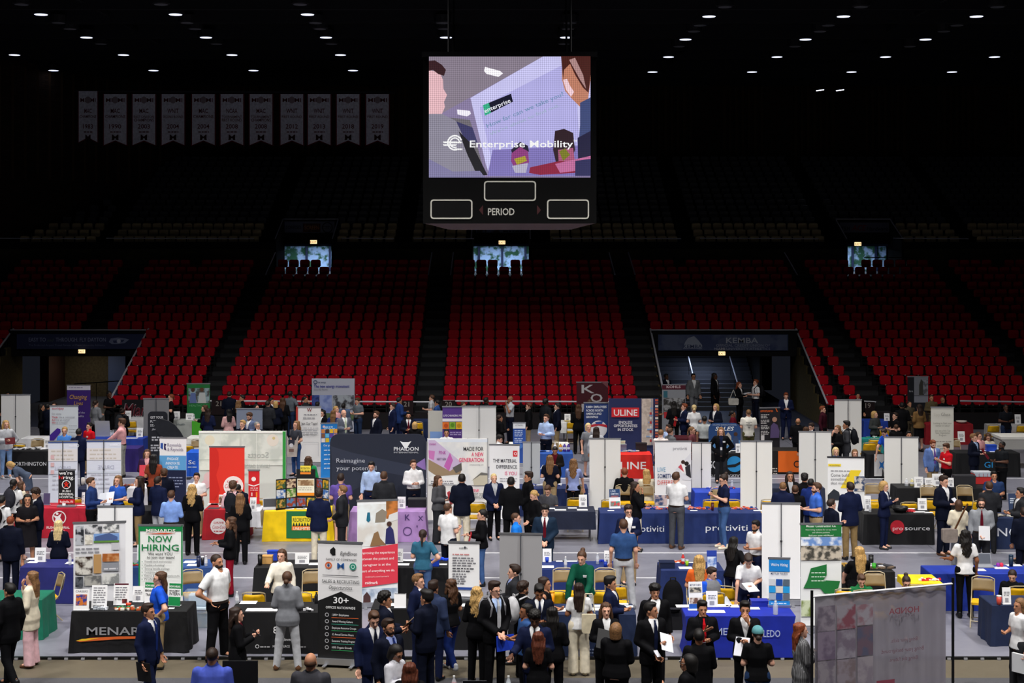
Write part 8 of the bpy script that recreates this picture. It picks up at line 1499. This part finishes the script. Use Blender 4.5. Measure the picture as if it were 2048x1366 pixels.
a = p_(1887, 947, 35.0, 35, 'm', 'short:db', 'l', 'jacket:dn:wh trousers:dn shoes:br', 'front', 'stand', 'tall man in a navy suit with an open white collar at the ball-logo table', nod=12); held(a, 1, 'paper_sheets', 'papers held by the tall navy suit man', 'paper', '#d8dae4', .22, .3, .01, (45, 0, 20), (0, -.06, .02))
a = p_(1917, 996, 33.6, 170, 'f', 'bob:br', 'l', 'blazer:cr:wh trousers:gy', 'front', 'stand', 'person in a cream jacket with a brown shoulder strap from behind')
sb2 = thing('shoulder_bag', 'grey shoulder bag with a brown strap on the cream jacket', 'bag', (Xp(1899, 33.4), 33.4, .62)); MB().prism(rrect(-.17, .17, 0, .3, .03, .06), -.06, .06).build('bag_body', pm('#8a7f78'), sb2); MB().path([(.12, 0, .28), (.26, -.06, .62), (.4, -.02, .86)], .02).build('strap', pm('br'), sb2)
a = p_(1963, 993, 33.0, -15, 'm', 'bob:db', 'l', 'shirt:#8f9298 trousers:ch', 'down/low', 'stand', 'bearded long-haired man in a grey shirt and burgundy tie', extra='beard glasses tie=mr', fat=.5); held(a, 1, 'folder', 'black folder with white papers held by the grey shirt man', 'folder', '#131316', .25, .32, .015, (75, 0, 0), (0, -.05, .02), col2='#d8d8dc')
p_(1978, 960, 35.2, 175, 'm', 'short:br', 'l', 'jacket:ch:wh trousers:ch', 'front', 'stand', 'man in a charcoal suit from behind at the right navy table')
p_(1988, 940, 37.3, -5, 'm', 'short:bk', 'm', 'polo:#24365c trousers:bk', 'out/front', 'stand', 'man in a navy polo gesturing behind the right navy table', fat=.5)
p_(2040, 972, 34.2, -90, 'm', 'short:bk', 'm', 'jacket:ch:wh trousers:bk', 'front', 'stand', 'man in a dark suit in profile at the right edge')
p_(2048, 1012, 32.2, 170, 'm', 'short:db', 'm', 'jacket:dn:wh trousers:dn', 'down', 'stand', 'man in navy cut off by the right edge')
# ---- third aisle and third row
a = p_(12, 838, 46.3, 35, 'f', 'long:bl', 'l', 'sweater:lg slim:lj shoes:wh', 'front/hip', 'stand', 'blonde woman in a pale grey sweater and light jeans at the far left'); held(a, 0, 'clutch', 'maroon pouch held by the pale grey sweater woman', 'bag', '#5a1018', .3, .2, .04, (70, 0, 0), (.1, -.05, 0))
p_(129, 851, 48.4, 5, 'f', 'lowbun:bl', 'l', 'polo:sb slim:bk', 'lap', 'sit', 'woman in a sky blue polo before the purple-corner banner', extra='badge')
p_(158, 855, 44.8, 178, 'm', 'short:bk', 'm', 'jacket:nv:wh trousers:nv', 'front', 'stand', 'dark-haired man in navy from behind between the see-through banners')
p_(178, 843, 46.9, -35, 'm', 'short:bk', 'l', 'polo:rd trousers:kh', 'front', 'stand', 'dark-haired man in a red polo smiling left', extra='badge')
p_(188, 876, 43.0, 175, 'm', 'short:bk', 'm', 'jacket:bk:wh trousers:bk', 'front', 'stand', 'person in black of whom only the hair tops the right see-through banner')
p_(243, 835, 46.4, -95, 'm', 'quiff:br', 'l', 'shirt:pk trousers:#9a9a92', 'reach', 'stand', 'man in a salmon pink shirt and grey trousers in profile')
p_(192, 798, 53.0, 150, 'f', 'lowbun:db', 'l', 'sweater:gy trousers:bk', 'front', 'stand', 'woman in a grey top from behind, right of the gold script banner')
a = p_(245, 814, 50.5, 170, 'f', 'bun:db', 'm', 'jacket:bk:wh trousers:bk', 'front', 'stand', 'woman in black with a backpack behind the pink shirt man'); worn_backpack(a, '#26282c', 'black backpack behind the pink shirt man')
p_(219, 780, 55.8, 50, 'f', 'lowbun:bk', 'd', 'tee:bk trousers:bk', 'front', 'stand', 'dark-clothed person at the foot of the portal rail')
p_(341, 786, 55.0, -60, 'f', 'lowbun:rd', 'l', 'tee:bk slim:bk', 'phone', 'stand', 'red-haired woman in black behind the dark grey banner back')
p_(408, 808, 52.2, -80, 'f', 'longback:br', 'l', 'sweater:bk slim:bk', 'front', 'stand', 'brown-haired woman in black at the health table')
p_(417, 814, 51.0, 170, 'f', 'longback:db', 'm', 'blazer:nv:wh trousers:nv', 'front', 'stand', 'dark long-haired woman in a navy blazer from behind')
p_(457, 816, 51.0, -150, 'f', 'longback:bk', 'm', 'sweater:#c89c9c slim:bk', 'front', 'stand', 'black long-haired woman in a dusty pink sweater')
p_(459, 781, 55.6, 175, 'm', 'short:db', 'l', 'jacket:dn:wh trousers:dn', 'front', 'stand', 'man in dark navy from behind at the number 21')
p_(477, 799, 54.0, 180, 'f', 'wavy:lb', 'l', 'sweater:bk slim:bk', 'front', 'stand', 'woman with light curly hair from behind near the number 21')
p_(484, 788, 55.4, -70, 'm', 'short:bk', 'm', 'tee:bk trousers:bk', 'front', 'stand', 'dark-haired man in black looking left near the number 21')
p_(513, 806, 52.6, 60, 'f', 'longback:bk', 'l', 'blazer:bk:wh trousers:bk', 'front', 'stand', 'dark-haired woman behind the blue-grey board')
p_(536, 799, 52.4, 165, 'm', 'short:db', 'l', 'jacket:ch:wh trousers:ch', 'front', 'stand', 'man in a charcoal suit right of the blue-grey board')
p_(543, 794, 54.2, 70, 'm', 'short:bk', 'm', 'jacket:dn:wh trousers:dn', 'front', 'stand', 'dark-haired man in navy behind the charcoal suit')
p_(552, 800, 53.5, 178, 'f', 'bob:bl', 'l', 'blazer:dn:wh trousers:bk', 'front', 'stand', 'blonde woman in navy between the dark suits')
p_(566, 793, 53.6, 170, 'f', 'long:br', 'm', 'blazer:bk:bk trousers:bk', 'front', 'stand', 'woman with long wavy brown hair in black from behind')
p_(581, 780, 55.8, 160, 'm', 'short:bk', 'd', 'polo:#5a6068 trousers:#22304c', 'hip', 'stand', 'tall man in a grey polo, hand on hip, below the red seats')
p_(611, 791, 55.4, 75, 'f', 'pony:bk', 'm', 'sweater:ch slim:bk', 'face/front', 'stand', 'dark-haired woman left of the energy backdrop')
p_(485, 838, 46.9, -10, 'm', 'short:bl', 'l', 'tee:dn trousers:ch', 'front', 'stand', 'young blond man in a navy t-shirt above the lawn backdrop', turn=-20)
p_(500, 822, 48.4, -35, 'm', 'short:br', 'l', 'jacket:#5a6684:wh trousers:gy', 'front', 'stand', 'bearded man in a blue-grey suit looking down', extra='beard', nod=20)
p_(515, 841, 46.8, 50, 'm', 'crop:gy', 'l', 'jacket:dn:wh trousers:ch', 'front', 'stand', 'grey-haired man with glasses above the lawn backdrop', extra='glasses')
a = p_(592, 839, 46.7, -40, 'f', 'long:lb', 'l', 'tee:#3a3c44 slim:#2c4878 shoes:bk', 'low', 'stand', 'long-haired woman in dark t-shirt and jeans holding a printed tote')
tb3 = thing('tote_bag', 'white printed tote bag held open by the long-haired woman', 'bag', (Xp(584, 46.3), 46.3, .66)); bb_ = MB().prism([(-.17, 0), (.15, 0), (.2, .66), (.12, .5), (-.1, .52), (-.19, .72)], -.03, .03).build('bag_body', mat('#b8aca4', .7, 'cloth'), tb3)
gfx(bb_, lambda x, y: ((x-584)*.0155, .62-(y-868)*.0155), [('p', [(577, 874), (590, 874), (589, 884), (583, 888), (577, 884)], '#2a2838'), ('o', 583, 885, 4, '#d8d4d8'), ('r', 578, 892, 588, 898, '#7a5c54')], -.03)
p_(617, 909, 42.2, 178, 'f', 'wavy:br', 'l', 'sweater:#1f8a4c slim:bk', 'front', 'sit', 'woman with brown hair in a green sweater above the photo board')
p_(688, 817, 49.2, 30, 'm', 'none:br', 'l', 'jacket:#5a5f6c:wh:#c8d4b8 trousers:gy', 'front', 'stand', 'bald man in a grey suit and pale tie above the navy backdrop')
p_(716, 793, 54.0, -40, 'm', 'short:br', 'l', 'polo:#5d646c trousers:#22304c', 'front', 'stand', 'man in a grey polo and jeans right of the energy backdrop', nod=20)
p_(752, 820, 49.6, -50, 'm', 'short:br', 'l', 'jacket:dn:wh trousers:dn', 'down', 'stand', 'bearded man in a navy jacket and white shirt looking left', extra='beard')
p_(785, 804, 52.0, -70, 'm', 'short:db', 'l', 'jacket:nv:wh trousers:nv', 'down', 'stand', 'man in a navy suit looking left before the bowl rail')
p_(799, 793, 54.2, 120, 'm', 'short:bk', 'm', 'jacket:#22386c:wh trousers:nv', 'front', 'stand', 'man in a bright navy suit facing right below the number 21')
p_(817, 822, 49.5, 5, 'm', 'short:bk', 'm', 'jacket:dn:wh:mr trousers:dn', 'front', 'stand', 'dark-bearded man in a navy suit facing the camera', extra='beard')
p_(830, 841, 48.0, 175, 'f', 'bob:bl', 'l', 'sweater:bk trousers:bk', 'front', 'stand', 'blonde woman in black from behind at the navy backdrop')
p_(708, 865, 47.2, 180, 'm', 'bald:lb', 'l', 'shirt:lb trousers:ch', 'lap', 'sit', 'bald head just showing over the left of the navy backdrop'); p_(812, 864, 47.2, 180, 'm', 'bald:br', 'l', 'shirt:wh trousers:ch', 'lap', 'sit', 'bald head just showing over the right of the navy backdrop')
p_(673, 810, 52.2, 60, 'f', 'lowbun:bl', 'l', 'sweater:pk slim:bk', 'front', 'stand', 'blonde woman in pink before the energy backdrop'); p_(667, 818, 50.8, 175, 'f', 'longback:lb', 'l', 'tee:nb slim:bk', 'front', 'stand', 'light brown-haired woman in blue from behind left of the bald man')
p_(687, 805, 53.4, 175, 'm', 'short:bk', 'd', 'jacket:#4a566c:wh trousers:ch', 'front', 'stand', 'black-haired man from behind over the bald man'); p_(645, 818, 51.2, -40, 'f', 'longback:bk', 'l', 'blazer:bk:wh trousers:bk', 'front', 'stand', 'dark-haired woman in black right of the Join Our Team banner'); p_(635, 803, 54.2, 178, 'm', 'curly:bk', 'd', 'sweater:bk trousers:bk', 'front', 'stand', 'black curly-haired person before the energy backdrop')
p_(863, 788, 55.4, -95, 'm', 'short:br', 'l', 'polo:lg trousers:bk', 'front', 'walk', 'man in a pale shirt walking left at the aisle steps'); p_(874, 798, 54.2, -100, 'm', 'short:bk', 'm', 'jacket:#2c4a84:wh trousers:nv', 'front', 'walk', 'man in a blue jacket walking left at the aisle steps')
p_(893, 856, 48.3, 0, 'f', 'lowbun:bk', 'm', 'sweater:wh slim:bk', 'lap', 'sit', 'seated woman in white before the purple healthcare banner')
p_(927, 802, 54.4, 60, 'f', 'lowbun:br', 'm', 'sweater:ch slim:bk', 'front', 'stand', 'brown-haired person behind the left of the white banner'); p_(973, 793, 54.6, 120, 'm', 'short:bk', 'd', 'jacket:bk:wh trousers:bk', 'front', 'stand', 'black-haired man behind the right of the white banner')
p_(1020, 790, 54.0, -60, 'm', 'none:bk', 't', 'polo:lg trousers:dn', 'chest/face', 'stand', 'bald man in a pale grey polo with hands raised to his chin')
p_(1000, 827, 49.6, 110, 'f', 'lowbun:db', 'm', 'coat:bk:or trousers:bk', 'front', 'stand', 'woman in a long black jacket with an orange scarf')
p_(998, 868, 47.0, 70, 'm', 'curly:bk', 'l', 'shirt:wh trousers:bk', 'lap', 'sit', 'seated dark-haired young man over the material banner', nod=15)
p_(1057, 804, 52.4, -90, 'm', 'short:au', 'l', 'jacket:bk:wh trousers:kh', 'down', 'stand', 'auburn-haired man in black facing left at the bowl rail')
p_(1092, 796, 52.5, 130, 'm', 'curly:bk', 'd', 'jacket:#1a1d22:wh trousers:ch', 'down', 'stand', 'tall dark man in a charcoal suit turned right at the bowl rail')
p_(1114, 804, 52.0, -85, 'm', 'short:bk', 'l', 'jacket:dn:wh trousers:kh', 'down', 'stand', 'man in a navy jacket and khaki trousers facing left')
p_(1092, 826, 48.4, -30, 'm', 'short:br', 'l', 'shirt:lb trousers:dn', 'front', 'stand', 'brown-haired man in a pale blue shirt before the long white cloth')
p_(1157, 806, 51.5, 178, 'f', 'long:br', 'l', 'blazer:bk:bk trousers:bk', 'front', 'stand', 'tall woman in black from behind left of the navy flag-globe banner')
p_(1177, 844, 46.6, 15, 'f', 'bob:pb', 'l', 'dress:gy', 'down', 'stand', 'blonde woman in a grey dress before the flag-globe banner')
a = p_(1193, 851, 45.6, 170, 'f', 'longback:db', 'm', 'sweater:lg slim:bk', 'down', 'stand', 'dark curly-haired woman in pale grey from behind')
p_(1110, 890, 42.3, -5, 'm', 'short:bk', 'm', 'jacket:#1c1816:mr trousers:bk', 'front', 'stand', 'dark-haired man in a black jacket and maroon shirt looking down', nod=25)
p_(1100, 907, 39.9, 175, 'f', 'longback:lb', 'l', 'tee:dn trousers:kh', 'front', 'stand', 'woman in a navy t-shirt and khaki trousers from behind')
p_(1147, 914, 39.6, 170, 'f', 'wavy:lb', 'l', 'tee:lv slim:bk', 'lean', 'stand', 'woman with long wavy hair in a lavender top from behind')
p_(1442, 852, 45.4, -5, 'f', 'long:lb', 'l', 'cardigan:bk:nv trousers:ch', 'hip', 'rest', 'woman in a black cardigan with hands on hips before the logistics cloth', extra='lanyard badge', fat=.4)
p_(1409, 830, 48.4, 170, 'm', 'short:bk', 'm', 'polo:#b0b4b4 trousers:bk', 'down', 'stand', 'man in a pale grey polo from behind')
p_(1385, 851, 48.8, 60, 'f', 'pony:lb', 'l', 'sweater:#6a3a40 slim:bk', 'lap', 'sit', 'woman in a dusty maroon sweater with a ponytail turned right', extra='badge')
p_(1321, 858, 45.0, 165, 'm', 'short:lb', 'l', 'shirt:#e8d8d4 trousers:ch', 'lean', 'stand', 'fair-haired man in a pale pink shirt at the bright red table', lean=8)
p_(1341, 854, 45.6, 120, 'm', 'short:br', 'l', 'jacket:#5a5c60:wh trousers:ch', 'front', 'stand', 'man in a grey jacket right of the pale pink shirt'); p_(1336, 847, 47.2, -60, 'm', 'short:db', 'm', 'shirt:lb trousers:ch', 'front', 'stand', 'man in a light blue shirt facing the grey jacket')
a = p_(1368, 805, 52.0, -80, 'm', 'short:rd', 'l', 'jacket:nv:wh trousers:nv', 'front', 'stand', 'red-haired man in a navy suit with a red folder'); held(a, 0, 'folder', 'red folder held by the red-haired man', 'folder', '#c02024', .24, .32, .012, (80, 0, 0), (0, -.05, -.05))
p_(1388, 807, 51.5, 178, 'f', 'lowbun:pb', 'l', 'tee:wh slim:bk', 'front', 'stand', 'blonde woman in a white t-shirt from behind'); p_(1348, 800, 52.6, 178, 'f', 'longback:bk', 'm', 'sweater:bk slim:bk', 'front', 'stand', 'black long-haired woman in black before the group-photo banner')
p_(1431, 805, 51.6, -45, 'f', 'bob:bl', 'l', 'jacket:dn:wh trousers:dn', 'front', 'stand', 'blonde person in a navy suit and white collar'); p_(1466, 819, 50.6, 80, 'f', 'lowbun:bk', 't', 'sweater:mr slim:bk', 'front', 'stand', 'dark-haired woman with glasses in a maroon top', extra='glasses')
p_(1497, 816, 49.6, 178, 'm', 'crop:lb', 'l', 'tee:#e6e2d8 trousers:ol', 'front', 'stand', 'man in a cream t-shirt with back print and olive trousers', fat=.4, extra='backprint')
p_(1387, 745, 62.0, 10, 'm', 'short:bk', 'm', 'jacket:#6a6c70:wh trousers:gy', 'down', 'walk', 'man in a grey suit walking out of the right portal', extra='glasses'); p_(1430, 744, 62.0, 60, 'f', 'longback:bk', 'd', 'coat:bk:wh trousers:bk', 'down', 'stand', 'person in a long black coat in the right portal')
a = p_(1479, 762, 60.0, 50, 'f', 'longback:rd', 'l', 'jacket:bk:wh trousers:bk', 'front', 'stand', 'woman in black with a white handbag in the right portal'); hb = thing('handbag', 'white handbag of the woman in the right portal', 'bag', (Xp(1466, 59.9), 59.8, .78)); MB().prism(rrect(-.2, .2, 0, .26, .04, .05), -.06, .06).build('bag_body', pm('#c8c4bc'), hb); MB().path([(-.14, 0, .24), (0, 0, .6), (.14, 0, .24)], .014).build('strap', pm('#c8c4bc'), hb)
a = p_(1511, 757, 60.0, -70, 'm', 'short:rd', 'l', 'polo:wh trousers:dn', 'front', 'stand', 'man in a white polo with a backpack holding a pad'); worn_backpack(a, '#141418', 'black backpack of the white polo man in the portal'); held(a, 0, 'notepad', 'white pad held out by the white polo man in the portal', 'paper', '#dcdce2', .22, .3, .012, (10, 0, 0), (0, -.1, .05))
p_(1333, 746, 63.0, 40, 'm', 'short:bk', 'd', 'jacket:dn:wh trousers:dn', 'down', 'stand', 'shadowy man in navy at the left edge of the right portal')
p_(1572, 783, 55.2, -5, 'm', 'short:rd', 'l', 'jacket:nv:wh trousers:nv', 'front', 'rest', 'man in a navy suit looking at his hands right of the portal', nod=18)
p_(1596, 834, 48.6, 170, 'm', 'bald:lb', 'm', 'sweater:bk trousers:bk', 'front', 'stand', 'bald man in a black sweater from behind', fat=.5); p_(1624, 843, 47.0, -60, 'm', 'short:db', 'l', 'jacket:dn:wh trousers:dn', 'front', 'stand', 'young man in a dark suit looking down left', nod=20)
p_(1612, 851, 46.0, 172, 'f', 'longback:br', 'l', 'blazer:bk:bk skirt:bk', 'down', 'stand', 'woman in a black skirt suit with bare legs from behind')
p_(1646, 810, 51.2, 60, 'm', 'short:rd', 'l', 'shirt:#3c1420 trousers:bk', 'down', 'stand', 'man in a maroon shirt standing in the dark left of the tallest banner')
a = p_(1692, 840, 46.5, -95, 'm', 'quiff:bk', 'm', 'jacket:#3e3f44:wh trousers:#3e3f44', 'front', 'stand', 'man in a dark grey suit wearing a backpack in profile'); worn_backpack(a, '#1a1b20', 'black backpack on the dark grey suit'); p_(1674, 848, 46.4, -60, 'f', 'longback:lb', 'l', 'blazer:bk:bk trousers:bk', 'face/front', 'stand', 'woman in black with a hand to her mouth beside the backpack man')
p_(1672, 892, 44.0, 0, 'f', 'bob:pb', 'l', 'sweater:bb slim:bk', 'lap', 'sit', 'smiling blonde woman behind the yellow slash banner, left'); p_(1710, 896, 43.9, -5, 'f', 'bob:lb', 'l', 'sweater:ch slim:bk', 'lap', 'sit', 'smiling dark blonde woman behind the yellow slash banner, right')
p_(1750, 820, 50.0, 30, 'f', 'bob:bl', 'l', 'sweater:#3a3c3c trousers:bk', 'front', 'stand', 'blonde woman in a dark grey sweater right of the tallest banner', turn=20); p_(1790, 823, 50.0, -70, 'm', 'short:db', 'l', 'tee:bk trousers:bk', 'front', 'stand', 'dark-haired man in black facing the blonde in grey'); p_(1804, 803, 52.2, 170, 'm', 'short:bk', 'm', 'jacket:bk:wh trousers:bk', 'front', 'stand', 'man in a black suit from behind below the soldier banner')
p_(1819, 800, 54.0, 20, 'm', 'crop:db', 'm', 'shirt:#4a4234 trousers:#4a4234', 'front', 'stand', 'person in camouflage left of the khaki top woman'); p_(1838, 806, 52.0, -160, 'f', 'longback:db', 'l', 'sweater:#7a5c38 skirt:bk', 'low', 'stand', 'woman in a khaki brown top and black skirt from behind', fat=.4)
p_(1863, 788, 55.4, 5, 'm', 'crop:br', 'm', 'shirt:#5a4e38 trousers:#5a4e38', 'front', 'stand', 'man in camouflage uniform facing the camera'); p_(1886, 793, 55.4, 20, 'm', 'bald:bk', 't', 'sweater:bk trousers:bk', 'front', 'stand', 'bald man in black right of the camouflage uniform')
p_(1778, 854, 45.8, -60, 'm', 'short:db', 'l', 'polo:#1f4ec0 shorts:bk', 'lean', 'stand', 'man in a royal blue polo bending over the star cloth', lean=16, nod=20); p_(1792, 846, 47.6, 175, 'm', 'crop:br', 'l', 'tee:bk trousers:bk', 'front', 'stand', 'man in a black t-shirt from behind the blue polo'); p_(1818, 860, 44.8, 0, 'm', 'short:bk', 'm', 'tee:ch trousers:bk', 'front', 'stand', 'dark-haired man peering over the white banner back')
p_(1865, 877, 43.0, 15, 'm', 'short:rd', 'l', 'jacket:#5f7ab4:wh:#6a4a9c trousers:kh', 'down/front', 'stand', 'man in a light blue suit and purple tie looking down', nod=20, extra='beard'); a = p_(1893, 885, 42.3, -70, 'm', 'quiff:br', 'l', 'polo:rd trousers:bk', 'phone', 'stand', 'man in a red polo showing his phone to the blue suit', nod=12, extra='badge', fat=.3); held(a, 0, 'phone', 'phone held between the blue suit and the red polo', 'phone', '#1c1c22', .08, .15, .01, (40, 0, 0), (0, -.05, .05))
a = p_(1948, 865, 44.0, 45, 'm', 'short:lb', 'l', 'jacket:dn:lb trousers:dn', 'front', 'stand', 'fair-haired man in a navy jacket and pale blue shirt with a maroon folder'); held(a, 1, 'folder', 'maroon folder held by the fair-haired man in navy', 'folder', '#6a1020', .25, .34, .02, (55, 0, 20), (0, -.08, 0))
p_(1958, 862, 47.2, 30, 'f', 'longback:br', 'l', 'sweater:pk slim:bk', 'lap', 'sit', 'seated brown-haired woman behind the fair-haired man'); p_(1976, 864, 47.3, 0, 'f', 'long:br', 'l', 'sweater:cr slim:bk', 'lap', 'sit', 'seated woman in a cream top at the black two-letter table', nod=20)
p_(2003, 880, 42.5, -70, 'm', 'crop:bk', 'd', 'polo:#1a1c20 trousers:bk', 'front', 'stand', 'bearded man in a black polo looking left near the right edge', extra='beard', fat=.6); p_(2012, 806, 51.6, 5, 'm', 'crop:bk', 'd', 'tee:#14161c trousers:#22304c', 'front', 'stand', 'man in a black t-shirt and jeans at the far right white table')
p_(1716, 784, 57.0, 0, 'm', 'crop:bk', 'm', 'jacket:bk:wh trousers:bk', 'down', 'stand', 'man whose face shows over the tallest white banner'); p_(16, 782, 57.0, 10, 'm', 'short:bk', 'm', 'jacket:bk:wh trousers:bk', 'down', 'stand', 'person whose face shows over the far left white banner')
p_(97, 805, 52.0, 150, 'm', 'short:bk', 'm', 'jacket:dn:wh trousers:dn', 'front', 'stand', 'man in dark navy left of the purple-corner banner'); p_(84, 806, 52.6, 100, 'f', 'longback:bk', 'm', 'blazer:bk:bk trousers:bk', 'front', 'stand', 'dark-haired woman in black beside the dark navy man'); p_(108, 803, 54.0, 0, 'f', 'long:db', 'l', 'sweater:bk trousers:bk', 'front', 'stand', 'dark-haired woman facing the camera over the purple-corner banner'); p_(139, 808, 53.0, 20, 'm', 'short:db', 'l', 'jacket:dn:wh trousers:dn', 'front', 'stand', 'man half hidden below the gold script banner')
p_(1310, 797, 54.5, 60, 'f', 'longback:br', 'm', 'sweater:#4a3a2c trousers:bk', 'front', 'stand', 'brown-haired woman right of the stock backdrop'); p_(1180, 797, 54.4, 150, 'm', 'short:br', 'm', 'jacket:bk:wh trousers:bk', 'front', 'stand', 'man before the maroon K and O banner')
